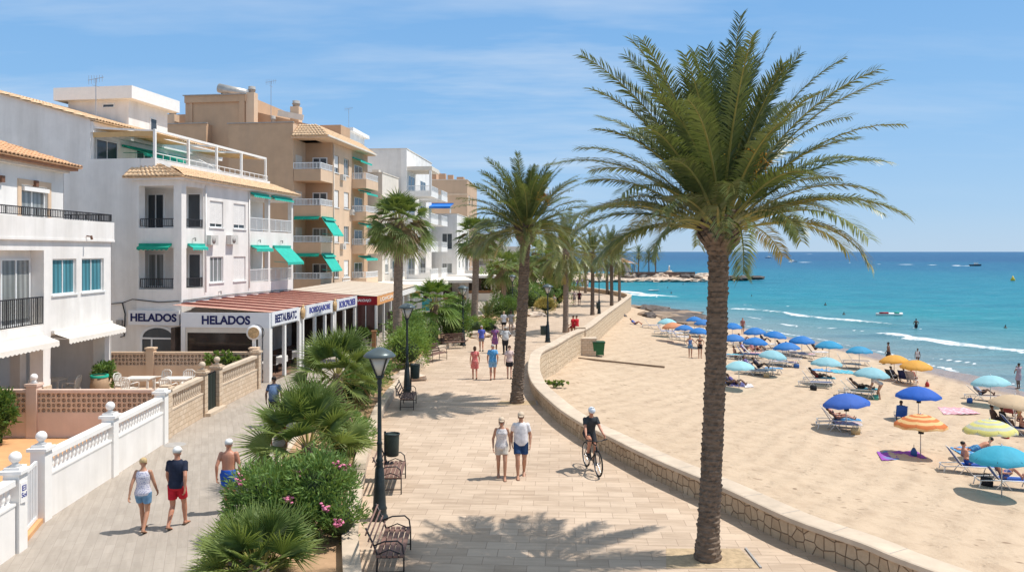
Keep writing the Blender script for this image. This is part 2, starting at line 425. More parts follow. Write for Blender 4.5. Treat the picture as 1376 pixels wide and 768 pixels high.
# ================================================================ ground sheets
KERB = [(2, -.3), (8, -1.6), (12, -2.2), (14.9, -2.9), (16.7, -3.3), (21.7, -4.05), (25.7, -4.5), (29.4, -4.83), (32.7, -4.93), (40.3, -4.8), (44.9, -4.6), (49, -4.1), (60, -2.3), (73, .8), (91, 4), (110, 6.), (125, 3), (140, -6)]
PLL = [(2, -4.6), (12, -5.5), (15, -5.85), (20, -6.4), (25, -7.0), (30, -7.4), (36, -7.7), (45, -7.4), (55, -6.2), (73, -3.), (91, 0.), (110, 2.), (125, -1), (140, -10)]
def interp(tab, Y): return float(np.interp(Y, [p[0] for p in tab], [p[1] for p in tab]))
def strip(name, lf, rf, ys, z, mat, sub=1, zf=None):
    mb = MB()
    for y in ys:
        l, r = lf(y), rf(y)
        for i in range(sub + 1): mb.v.append((lerp(l, r, i / sub), y, z))
    for j in range(len(ys) - 1):
        for i in range(sub):
            a = j * (sub + 1) + i; mb.f.append((a, a + 1, a + sub + 2, a + sub + 1)); mb.m.append(0); mb.sm.append(False)
    return struct(mb.build(name, mat))
YS = list(np.linspace(-4, 150, 120))
def xw2(Y): return xw(Y) + .1 if Y > 3 else 14.6 + (3 - Y) * .7
strip('ground', lambda y: -420, xw2, list(np.linspace(-40, 168, 120)), -.05, DIRT)
strip('promenade', lambda y: interp(KERB, y), xw2, YS, 0., PROM)
strip('path', lambda y: -13.5 if y < 52 else interp(PLL, y) - 6, lambda y: interp(PLL, y), YS, 0., PATHM)
# beach
def make_beach():
    ys_ = list(np.concatenate([np.linspace(-6, 60, 150), np.linspace(60.6, 168, 120)]))
    nt_ = 110; vs = []; wet = []
    for Y in ys_:
        a = xw(Y) - 1.5; b = xs(Y) + 26
        for i in range(nt_ + 1):
            X = lerp(a, b, i / nt_); z = beach_z(X, Y); vs.append((X, Y, z))
            wet.append(min(1, max(0, (X - (xs(Y) - 2.8)) / 1.6)))
    fs = [(j * (nt_ + 1) + i, j * (nt_ + 1) + i + 1, (j + 1) * (nt_ + 1) + i + 1, (j + 1) * (nt_ + 1) + i) for j in range(len(ys_) - 1) for i in range(nt_)]
    return struct(link('beach', np_mesh('beach', vs, fs, SAND, {'wet': wet}, True)))
make_beach()

# planter soil and kerb
strip('planter_soil', lambda y: interp(PLL, y) + .12, lambda y: interp(KERB, y) - .3, YS, .08, SOIL)
def kerb(name, tab, w, h, side, label):
    mb = MB(); pts = [(interp(tab, y), y) for y in np.linspace(-2, 138, 170)]
    for (x0, y0), (x1, y1) in zip(pts, pts[1:]):
        a0, a1 = x0, x1; b0, b1 = x0 + side * w, x1 + side * w
        mb.add([(a0, y0, 0), (b0, y0, 0), (b0, y0, h), (a0, y0, h), (a1, y1, 0), (b1, y1, 0), (b1, y1, h), (a1, y1, h)], [(3, 2, 6, 7), (0, 3, 7, 4), (1, 5, 6, 2)], False)
    return struct(mb.build(name, COPE))
kerb('planter_kerb', KERB, .34, .3, -1, '')
kerb('path_kerb', PLL, .14, .14, 1, '')

# ================================================================ the sea wall
def seawall():
    root = thing('sea_wall', 'long curving honey stone sea wall with pale smooth coping between promenade and beach', 'wall', (7.3, 13.4, 0))
    off = Vector((7.3, 13.4, 0))
    P = [Vector((x, y, 0)) for x, y in WALLP]
    nrm = []
    for i, p in enumerate(P):
        d = (P[min(i + 1, len(P) - 1)] - P[max(i - 1, 0)]).normalized(); nrm.append(Vector((d.y, -d.x, 0)))
    s = [0.]
    for a, b in zip(P, P[1:]): s.append(s[-1] + (b - a).length)
    def face(name, o1, zt, zb, mat, flip):
        vs = []; fs = []; uv = []
        for i, p in enumerate(P):
            q = p + nrm[i] * o1 - off
            vs += [(q.x, q.y, zb(p)), (q.x, q.y, zt)]
        for i in range(len(P) - 1):
            fs.append((2 * i, 2 * i + 2, 2 * i + 3, 2 * i + 1)); uv += [(s[i], zb(P[i])), (s[i + 1], zb(P[i + 1])), (s[i + 1], zt), (s[i], zt)]
        me = bpy.data.meshes.new(name); me.from_pydata(vs, [], fs); l = me.uv_layers.new(name='UVMap')
        l.data.foreach_set('uv', [c for u in uv for c in u]); me.materials.append(mat); me.update()
        return link(name, me, root)
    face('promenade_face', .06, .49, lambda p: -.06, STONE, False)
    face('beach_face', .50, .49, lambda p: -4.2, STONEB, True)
    cp = MB()
    prof = [(0, .48), (-.01, .50), (-.005, .585), (.03, .60), (.53, .60), (.565, .585), (.57, .50), (.56, .48)]
    k = len(prof)
    for i, p in enumerate(P):
        for o, z in prof:
            q = p + nrm[i] * o - off; cp.v.append((q.x, q.y, z))
    for i in range(len(P) - 1):
        for j in range(k):
            a = i * k + j; b = i * k + (j + 1) % k; cp.f.append((a, b, b + k, a + k)); cp.m.append(0); cp.sm.append(False)
    cp.build('coping', COPE, root)
    # joints of the coping slabs
    jt = MB(); nxt = 1.1
    for i in range(len(P) - 1):
        while s[i] <= nxt < s[i + 1] and nxt < 160:
            t = (nxt - s[i]) / (s[i + 1] - s[i]); p = P[i].lerp(P[i + 1], t) - off; n = nrm[i]; d = Vector((-n.y, n.x, 0)) * .006
            a = p + n * .03; b = p + n * .53
            jt.add([(a - d) + V(0, 0, .603), (b - d) + V(0, 0, .603), (b + d) + V(0, 0, .603), (a + d) + V(0, 0, .603)], [(0, 1, 2, 3)], False)
            nxt += 1.25
    jt.build('coping_joint', GREY, root)
    # pier where the wall steps
    x, y = gp(778, 441, .6); pm = MB(); pm.box(x - .25 - 7.3, x + .45 - 7.3, y - .35 - 13.4, y + .25 - 13.4, -2.2, .72); pm.build('pier', BLOCKS, root)
    return root
seawall()
# ================================================================ the sea
def polyd(P, Q):
    """distance of points P (n,2) from polyline Q and parameter along it"""
    best = np.full(len(P), 1e9); tt = np.zeros(len(P)); acc = 0.; sg = np.zeros(len(P))
    for a, b in zip(Q, Q[1:]):
        a = np.array(a); b = np.array(b); d = b - a; L = np.hypot(*d)
        t = np.clip(((P - a) @ d) / (L * L), 0, 1); c = a + t[:, None] * d; r = P - c; dist = np.hypot(r[:, 0], r[:, 1])
        m = dist < best; best[m] = dist[m]; tt[m] = acc + t[m] * L; sg[m] = np.sign(d[0] * r[m, 1] - d[1] * r[m, 0]); acc += L
    return best, tt, sg, acc
def vnoise(x, y, seed=0):
    xi = np.floor(x).astype(int); yi = np.floor(y).astype(int); xf = x - xi; yf = y - yi
    def h(i, j):
        n = (i * 374761393 + j * 668265263 + seed * 974711) & 0xffffffff
        n = ((n ^ (n >> 13)) * 1274126177) & 0xffffffff
        return ((n ^ (n >> 16)) & 0xffff) / 65535.
    u = xf * xf * (3 - 2 * xf); v = yf * yf * (3 - 2 * yf)
    return (h(xi, yi) * (1 - u) + h(xi + 1, yi) * u) * (1 - v) + (h(xi, yi + 1) * (1 - u) + h(xi + 1, yi + 1) * u) * v
def fbm(x, y, o=4, seed=0):
    r = 0; a = .5
    for i in range(o): r = r + a * vnoise(x * 2 ** i, y * 2 ** i, seed + i); a *= .5
    return r
BREAKERS = [  # photo pixels along each line of foam, half width in metres, wave height
    ([(972, 414), (1005, 417), (1040, 420), (1075, 425), (1105, 429), (1170, 434), (1238, 441)], 1.15, .30),
    ([(1172, 447), (1205, 452), (1240, 459), (1275, 463), (1310, 467), (1345, 472), (1400, 480)], 1.0, .26),
    ([(1210, 455), (1290, 461), (1400, 472)], 1.6, .0),
    ([(1000, 424), (1024, 429)], .5, .05), ([(1047, 434), (1070, 438)], .7, .08), ([(1080, 438), (1110, 440), (1130, 441)], .4, .05), ([(1140, 443), (1170, 445)], .35, .05),
    ([(1255, 481), (1285, 485), (1312, 489)], .38, .08), ([(1246, 490), (1280, 495)], .35, .03),
    ([(835, 391), (862, 396), (890, 398), (915, 398)], 2.4, .2), ([(845, 395), (880, 399)], 1.5, .1),
    ([(868, 415), (886, 418)], .8, .05), ([(872, 389), (880, 390)], 1.5, .05), ([(1000, 409), (1012, 410)], .8, .05), ([(1050, 410), (1062, 411)], .6, 0),
    ([(980, 433), (1060, 449), (1110, 457), (1180, 472), (1240, 487), (1300, 503), (1400, 523)], .4, .02),
    ([(1062, 351.5), (1085, 352.3), (1135, 352.8)], 9, 0), ([(1178, 354.5), (1260, 356), (1308, 356.8)], 8, 0), ([(1270, 356.7), (1308, 357)], 10., 0), ([(1030, 346.3), (1042, 346.5)], 30., 0), ([(1092, 341), (1100, 341.1)], 90., 0),
    ([(1355, 373), (1380, 373)], 1.5, 0), ([(893, 342), (900, 342)], 50, 0), ([(1012, 374.5), (1022, 375)], 1.3, 0)]
def make_sea():
    rows = list(np.arange(640, 470, -1.5)) + list(np.arange(470, 405, -.8)) + list(np.arange(405, 345, -.6)) + list(np.arange(345, 338.6, -.4)) + [338.5, 338.3, 338.15]
    cols = list(np.arange(-900, 640, 60)) + list(np.arange(640, 1400, 2.0)) + list(np.arange(1400, 2700, 50))
    R, Cc = np.meshgrid(np.array(rows), np.array(cols), indexing='ij')
    H = CH - SEA; Y = H * F / (R - HY); X = (Cc - CX) * Y / F
    X = X.ravel(); Y = Y.ravel(); P = np.stack([X, Y], 1)
    foam = np.zeros(len(X)); Z = np.zeros(len(X))
    for pts, hw, hh in BREAKERS:
        Q = [wp(*p) for p in pts]; box = np.array(Q); mg = hw * 6 + 3
        m = (X > box[:, 0].min() - mg) & (X < box[:, 0].max() + mg) & (Y > box[:, 1].min() - mg) & (Y < box[:, 1].max() + mg)
        if not m.any(): continue
        d, t, sg, L = polyd(P[m], Q)
        end = np.clip(np.minimum(t, L - t) / (L * .12 + .01), 0, 1)
        far = Y[m] / 60.
        wob = (vnoise(t / (1.3 * far), t * 0 + 3.3, 5) - .5) * hw * 1.2
        w = hw * (.35 + 1.1 * vnoise(t / (2.4 * far), sg * 0 + 1.7, 9)) * (.25 + .75 * end)
        nz = fbm(P[m][:, 0] / (.5 * far), P[m][:, 1] / (.9 * far), 3, 2)
        s = np.clip(1.25 - np.abs(d * sg - wob) / w, 0, 1) * (.55 + .9 * nz)
        s = s * np.clip(.35 + 1.3 * vnoise(t / (3.1 * far), sg * 0 + 8.1, 14), 0, 1); foam[m] = np.maximum(foam[m], np.clip(s, 0, 1)); 
        Z[m] += hh * np.exp(-((d * sg - wob - .4) / (hw * 1.4)) ** 2) * end
    # lace of old foam between the breakers
    xsv = np.interp(Y, SHY, SHX); off = X - xsv
    lace = np.clip(fbm(X / 1.4, Y / 2.8, 4, 11) * 1.0 - .38, 0, 1) * 1.6 * np.clip(1 - np.abs(off - 11) / 13, 0, 1) * (Y < 130)
    foam = np.maximum(foam, lace * .8)
    chop = (fbm(X / 5, Y / 7, 3, 21) - .5) * .28 * np.clip(off / 12, 0, 1) * (Y < 420)
    Z = SEA + Z + chop
    # real colour of the water: sandy shallows, turquoise, deep blue; weed patches
    dep = np.clip(off / 65., 0, 1) * .42 + np.clip((np.hypot(X, Y) - 90) / 900, 0, 1) * .58
    dep = np.clip(dep + (fbm(X / 60, Y / 160, 3, 31) - .5) * .18, 0, 1)
    nr, nc = len(rows), len(cols)
    idx = np.arange(nr * nc).reshape(nr, nc)
    q = np.stack([idx[:-1, :-1], idx[:-1, 1:], idx[1:, 1:], idx[1:, :-1]], -1).reshape(-1, 4)
    # material
    m, nt, b, out = nodes_of('sea_water'); co = coord(nt, 'World')
    at = nt.nodes.new('ShaderNodeAttribute'); at.attribute_name = 'depth'
    af = nt.nodes.new('ShaderNodeAttribute'); af.attribute_name = 'foam'
    c = ramp(nt, at.outputs['Fac'], [(0., (.20, .26, .27)), (.1, (.10, .24, .27)), (.24, (.01, .225, .265)), (.45, (.0, .205, .27)), (.66, (.0, .11, .215)), (1., (.0, .05, .16))])
    n1 = noise(nt, co, .09, 5, .65, (.5, 1.7, 1)); c = mixc(nt, mixfac(nt, n1, .45, .65, .45), c, (.003, .10, .17))
    n4 = noise(nt, co, .35, 5, .65, (.35, 1.6, 1)); c = mixc(nt, mixfac(nt, n4, .5, .72, .4), c, (.16, .42, .48))
    nf = noise(nt, co, .9, 7, .75, (.7, 1.3, 1))
    s = nt.nodes.new('ShaderNodeMath'); s.operation = 'MULTIPLY_ADD'; s.inputs[1].default_value = 1.0; nt.links.new(nf, s.inputs[0]); nt.links.new(af.outputs['Fac'], s.inputs[2])
    fm = mixfac(nt, s.outputs[0], 1.0, 1.40, 1.)
    c = mixc(nt, fm, c, (.80, .82, .83)); nt.links.new(c, b.inputs['Base Color'])
    r = nt.nodes.new('ShaderNodeMapRange'); r.inputs[3].default_value = .3; r.inputs[4].default_value = .85; nt.links.new(fm, r.inputs[0]); nt.links.new(r.outputs[0], b.inputs['Roughness'])
    b.inputs['Specular IOR Level'].default_value = .07
    h1 = noise(nt, co, .8, 4, .6, (.55, 1.4, 1)); h2 = noise(nt, co, 4., 3, .6, (.6, 1.3, 1))
    a = nt.nodes.new('ShaderNodeMath'); a.operation = 'MULTIPLY_ADD'; a.inputs[1].default_value = .3; nt.links.new(h2, a.inputs[0]); nt.links.new(h1, a.inputs[2])
    addbump(nt, b, a.outputs[0], 1., .6)
    me = np_mesh('sea', np.stack([X, Y, Z], 1), q, m, {'depth': dep, 'foam': foam}, True)
    struct(link('sea', me))
make_sea()

# ================================================================ far spit with rocks
ROCKM = M('brown_shore_rock', (.30, .22, .16), .95, .35, 1.2, 1., 6)
ROCKD = M('dark_wet_rock', (.12, .10, .09), .85, .4, 1.2, 1., 6)
ROCKP = M('pale_limestone_rock', (.58, .46, .36), .95, .25, .8, 1., 5)
SPITM = M('sandy_spit_ground', (.56, .43, .33), .95, .16, .12, .6, 2)
def spit():
    mb = MB(); nu, nv = 70, 12
    def fn(u, v):
        X = lerp(-70, 79, u); w = 26 * (1 - u ** 3) + 3
        yc = 262 - 6 * u; Y = yc + (v - .5) * w * 2
        prof = max(0, 1 - (abs(v - .5) * 2) ** 2.2)
        z = SEA - .8 + prof * (3.6 - 1.6 * u) * (1 - max(0, (u - .93) / .07)) + .5 * prof * math.sin(u * 37) * math.sin(v * 9 + u * 20)
        return (X, Y, z)
    mb.grid(fn, nu, nv); struct(mb.build('headland', SPITM))
spit()
def rockmesh(name, mat, seed, flat=.6):
    r = random.Random(seed); mb = MB(); mb.ball((0, 0, 0), (1, 1, flat), 11, 7)
    out = []
    ph = [r.uniform(0, 6) for _ in range(6)]
    for x, y, z in mb.v:
        k = 1 + .22 * math.sin(3 * x + ph[0]) * math.sin(3.3 * y + ph[1]) + .18 * math.sin(6 * z + 4 * x + ph[2]) + .1 * math.sin(9 * y + ph[3])
        out.append((x * k, y * k, round(z * k * 3) / 3 * .4 + z * k * .6))
    mb.v = out; mb.sm = [False] * len(mb.f); return mb.mesh(name, mat)
RM = [rockmesh('rock', [ROCKM, ROCKD, ROCKP][i % 3], i, .45 + .1 * (i % 3)) for i in range(9)]
def rock(mi, loc, s, label, group, rz=0):
    o = link('rock', RM[mi % 9], None, loc, rz); o.scale = s; return tag(o, label, 'rock', group)
R = random.Random(3)
# slabs at the beach's far end
slabs = [(852, 408), (860, 410), (868, 411), (877, 413), (888, 415), (896, 417), (884, 420), (900, 420), (893, 423), (908, 421), (916, 422), (905, 426), (914, 428), (922, 430), (930, 433), (899, 427), (925, 427), (912, 432), (935, 437), (874, 417), (866, 424), (829, 425), (872, 426)]
for i, (px, py) in enumerate(slabs):
    x, y, z = bp(px, py); big = 1.6 + R.random() * 1.6
    if i in (20, 21, 22): big = .7
    rock([0, 1, 4, 3, 7][i % 5], (x, y, z + .05), (big * 1.3, big * (.7 + R.random() * .5), .6 + R.random() * .6),
         'low brown rock in the rough ledge where the beach ends below the wall' if i < 20 else 'small boulder lying alone on the sand near the end of the wall', 'rocks at the far end of the beach', R.uniform(0, 3))
for i in range(46):
    u = i / 45; X = lerp(20, 79, u) + R.uniform(-1, 1); tip = u > .75
    rock([1, 4, 7][i % 3] if tip or i % 3 == 0 else [0, 2, 5][i % 3], (X, 253 - 3 * u + R.uniform(-2.5, 2.5) + (2 if not tip else 0), SEA + (1.3 if not tip else .6) + R.uniform(-.3, .4)),
         (R.uniform(1.2, 2.4), R.uniform(1.2, 2), R.uniform(.8, 1.7)), 'boulder in the line of rocks along the distant spit', 'rocks along the distant spit', R.uniform(0, 3))
for i in range(26):
    u = i / 25; X = lerp(-10, 62, u)
    rock([2, 5, 8][i % 3], (X, 241 - 1 * u + R.uniform(-1, 2), SEA + .5 + R.uniform(-.1, .3)), (R.uniform(1.2, 2.6), 1.5, R.uniform(.5, 1.2)), 'pale rock at the foot of the distant sandy spit', 'pale rocks below the distant spit', R.uniform(0, 3))

def farY(px, py, z): return gp(px, py, z)
# pavilion on the spit
x, y = gp(812, 352, 0)
sp = thing('beach_pavilion', 'long low open sided pavilion with pale blue roof on the distant headland', 'pavilion', (25, 262, -.6))
mb = MB(); mb.box(-16, 16, -3, 3, 2.6, 2.95); mb.build('roof', M('pale_blue_roof', (.42, .56, .62), .6), sp)
mb = MB(); [mb.box(-15.8 + i * 2.1, -15.5 + i * 2.1, -2.7, -2.4, 0, 2.6) for i in range(16)]; mb.pieces('post', M('grey_blue_posts', (.30, .36, .40), .7), sp)
mb = MB(); mb.box(-15, 15, 1.5, 1.8, 0, 2.5); mb.build('back_wall', WHITE, sp)
sr = thing('thatched_shelter', 'reddish conical roofed shelter behind the distant pavilion', 'shelter', (38, 268, -.2)); sr.scale = (.8, .8, .62)
mb = MB(); mb.lathe([(7, 3.3), (4.5, 4.2), (2., 5.6), (.2, 6.6)], 12); mb.build('roof', M('red_brown_roof', (.50, .26, .18), .9), sr)
mb = MB(); [mb.box(5 * math.cos(a) - .15, 5 * math.cos(a) + .15, 5 * math.sin(a) - .15, 5 * math.sin(a) + .15, -.6, 3.4) for a in np.arange(0, 6.28, .8)]; mb.pieces('post', DKMETAL, sr)
mb = MB(); mb.box(-14, 13, -.25, .25, 0, 1.1)
tag(mb.build('low_wall', M('brown_low_wall', (.20, .13, .10), .9, .4, .8), None, (46, 252, -1.5)), 'low dark brown wall below the distant palms on the headland', 'wall')
mk = thing('harbour_beacon', 'small white beacon on a stepped base near the distant palms', 'beacon', (51.5, 256, -.7)); mk.scale = (.55, .55, .55)
mb = MB(); mb.lathe([(2.5, -.5), (2.5, .5), (1.6, .5), (1.6, 1.2)], 12); mb.build('base', COPE, mk)
mb = MB(); mb.lathe([(.45, 1.2), (.35, 3.2), (.5, 3.2), (.5, 3.5), (.2, 4.2)], 10); mb.build('tower', WHITE2, mk)
# ================================================================ building kit
def PT(plane, a, z, d):          # local point: F faces the camera (-y), S faces the sea (+x)
    return (a, d, z) if plane == 'F' else (-d, a, z)
def panel(mb, plane, a0, a1, z0, z1, ops, off=0.):
    """wall plane with openings (a0,a1,z0,z1,depth): real reveals and a back face"""
    As = sorted({a0, a1, *[o[0] for o in ops], *[o[1] for o in ops]}); Zs = sorted({z0, z1, *[o[2] for o in ops], *[o[3] for o in ops]})
    for i in range(len(As) - 1):
        for j in range(len(Zs) - 1):
            ca = (As[i] + As[i + 1]) / 2; cz = (Zs[j] + Zs[j + 1]) / 2
            if any(o[0] < ca < o[1] and o[2] < cz < o[3] for o in ops): continue
            mb.quad(PT(plane, As[i], Zs[j], off), PT(plane, As[i + 1], Zs[j], off), PT(plane, As[i + 1], Zs[j + 1], off), PT(plane, As[i], Zs[j + 1], off))
    for b0, b1, y0, y1, dp in [o[:5] for o in ops]:
        p = lambda a, z, d: PT(plane, a, z, off + d)
        mb.quad(p(b0, y0, 0), p(b0, y1, 0), p(b0, y1, dp), p(b0, y0, dp)); mb.quad(p(b1, y0, 0), p(b1, y1, 0), p(b1, y1, dp), p(b1, y0, dp))
        mb.quad(p(b0, y0, 0), p(b1, y0, 0), p(b1, y0, dp), p(b0, y0, dp)); mb.quad(p(b0, y1, 0), p(b1, y1, 0), p(b1, y1, dp), p(b0, y1, dp))
        mb.quad(p(b0, y0, dp), p(b1, y0, dp), p(b1, y1, dp), p(b0, y1, dp))
def pbox(mb, plane, a0, a1, z0, z1, d0, d1):
    if plane == 'F': mb.box(a0, a1, min(d0, d1), max(d0, d1), z0, z1)
    else: mb.box(min(-d0, -d1), max(-d0, -d1), a0, a1, z0, z1)
def window(root, plane, a0, a1, z0, z1, d, glass=None, leaves=2, name='window', sill=True, fmat=None, t=.055, blind=0., blindmat=None):
    mb = MB(); glass = glass or GLASS; fmat = fmat or WHMETAL
    pbox(mb, plane, a0, a1, z1 - t, z1, d - .05, d - .003); pbox(mb, plane, a0, a1, z0, z0 + t, d - .05, d - .003)
    for i in range(leaves + 1):
        c = lerp(a0 + t / 2, a1 - t / 2, i / leaves); pbox(mb, plane, c - t / 2, c + t / 2, z0 + t, z1 - t, d - .052, d - .003)
    if sill and name == 'window': pbox(mb, plane, a0 - .08, a1 + .08, z0 - .06, z0 - .003, d - .05, -.06)
    f = mb.build(name, fmat, root)
    g = MB(); pbox(g, plane, a0 + t, a1 - t, z0 + t, z1 - t, d - .03, d - .01); g.build('pane', glass, f)
    if blind:
        b = MB(); zb = lerp(z1, z0, blind); n = max(2, int((z1 - zb) / .06))
        for i in range(n):
            q0 = z1 - (z1 - zb) * (i + 1) / n; pbox(b, plane, a0 + t, a1 - t, q0 + .006, z1 - (z1 - zb) * i / n, d - .065, d - .045)
        b.build('roller_blind', blindmat or WHITE2, f)
    return f
def railing(root, pts, h, mat, sp=.13, th=.022, bot=.06, rail=.05, solid=None):
    mb = MB()
    for p, q in zip(pts, pts[1:]):
        p = Vector(p); q = Vector(q); L = (q - p).length
        mb.bar(p + V(0, 0, h), q + V(0, 0, h), rail, rail * .8); mb.bar(p + V(0, 0, bot), q + V(0, 0, bot), rail * .7, rail * .6)
        n = max(1, int(L / sp))
        for i in range(n + 1):
            c = p.lerp(q, i / n); w = th if i % 8 else th * 1.7
            mb.bar(c + V(0, 0, bot), c + V(0, 0, h), w)
    return mb.build('railing', mat, root)
def awning(root, plane, a0, a1, z, proj, drop, mat, val=.18, d=0., scal=True):
    mb = MB(); t = .02
    p = lambda a, zz, dd: PT(plane, a, zz, d - dd)
    n = max(4, int((a1 - a0) / .12))
    pbox(mb, plane, a0, a1, z - .03, z + .09, d - .02, d - .13)
    for i in range(n):
        u0, u1 = lerp(a0, a1, i / n), lerp(a0, a1, (i + 1) / n)
        mb.quad(p(u0, z, .06), p(u1, z, .06), p(u1, z - drop, proj), p(u0, z - drop, proj))
        mb.quad(p(u0, z - t, .06), p(u1, z - t, .06), p(u1, z - drop - t, proj), p(u0, z - drop - t, proj))
        s = .05 if scal else 0
        mb.quad(p(u0, z - drop, proj), p(u1, z - drop, proj), p(u1, z - drop - val + (s if i % 2 else 0), proj + .01), p(u0, z - drop - val + (0 if i % 2 else s), proj + .01))
    for u in (a0 + .06, a1 - .06):
        mb.bar(p(u, z - drop * .95, .08) , p(u, z - drop - .02, proj), .03)
    return mb.build('awning', mat, root)
def tile_roof(root, e0, e1, up, rows=8, pitch=.22, amp=.045, name='roof', mat=None, taper0=0., taper1=0., th=.06, soff=None):
    """barrel tiles: e0->e1 is the eave, up the vector to the ridge; taper clips the ends (hips)"""
    e0 = Vector(e0); e1 = Vector(e1); up = Vector(up); L = (e1 - e0).length; u = (e1 - e0) / L
    n = (u.cross(up)).normalized()
    if n.z < 0: n = -n
    m = max(2, int(L / pitch)); seg = 6; mb = MB(); N_ = m * seg
    def P(i, j, lift):
        v = j / rows; t = i / N_
        a = lerp(taper0 * v, L - taper1 * v, t); ph = (i % seg) / seg
        h = amp * (1.2 * abs(math.sin(PI * a / pitch)) - .3)
        return e0 + u * a + up * v + n * (h + lift)
    for j in range(rows):
        o = len(mb.v)
        for i in range(N_ + 1): mb.v.append(tuple(P(i, j, .03)))
        for i in range(N_ + 1): mb.v.append(tuple(P(i, j + 1, .0)))
        for i in range(N_): mb.f.append((o + i, o + i + 1, o + N_ + 2 + i, o + N_ + 1 + i)); mb.m.append(0); mb.sm.append(True)
        o2 = len(mb.v)
        for i in range(N_ + 1): mb.v.append(tuple(P(i, j, -.02)))
        for i in range(N_): mb.f.append((o + i, o2 + i, o2 + i + 1, o + i + 1)); mb.m.append(0); mb.sm.append(False)
    a, b, c, d = e0 - n * .03, e1 - n * .03, e1 + up - u * taper1 - n * .03, e0 + up + u * taper0 - n * .03
    mb.add([a, b, c, d, a - n * th, b - n * th, c - n * th, d - n * th], [(0, 1, 2, 3), (4, 5, 6, 7), (0, 1, 5, 4), (3, 2, 6, 7), (0, 3, 7, 4), (1, 2, 6, 5)], False)
    return mb.build(name, mat or TERRA, root)
def antenna(parent, loc, h=2., name='antenna'):
    mb = MB(); mb.bar((0, 0, 0), (0, 0, h), .035)
    mb.bar((-.5, 0, h - .1), (.5, 0, h + .05), .025)
    for i in range(6): x = -.45 + i * .17; mb.bar((x, 0, h - .35 + .03 * i), (x, 0, h + .18), .016)
    mb.bar((0, -.3, h - .45), (0, .3, h - .45), .02)
    o = mb.build(name, M('grey_aluminium', (.45, .45, .46), .4, .1, 5, metallic=.6), parent, loc); return o
def chimney(root, x, y, z0, z1, w=.55, mat=None, pot=True):
    mb = MB(); mb.box(x - w / 2, x + w / 2, y - w / 2, y + w / 2, z0, z1); o = mb.build('chimney', mat or TANL, root)
    if pot:
        p = MB(); p.lathe([(w * .36, z1), (w * .4, z1 + .25), (w * .46, z1 + .26), (w * .46, z1 + .34), (w * .38, z1 + .36), (w * .42, z1 + .55), (w * .2, z1 + .6)], 10, (x, y, 0)); p.build('chimney_pot', GREY, o)
    return o

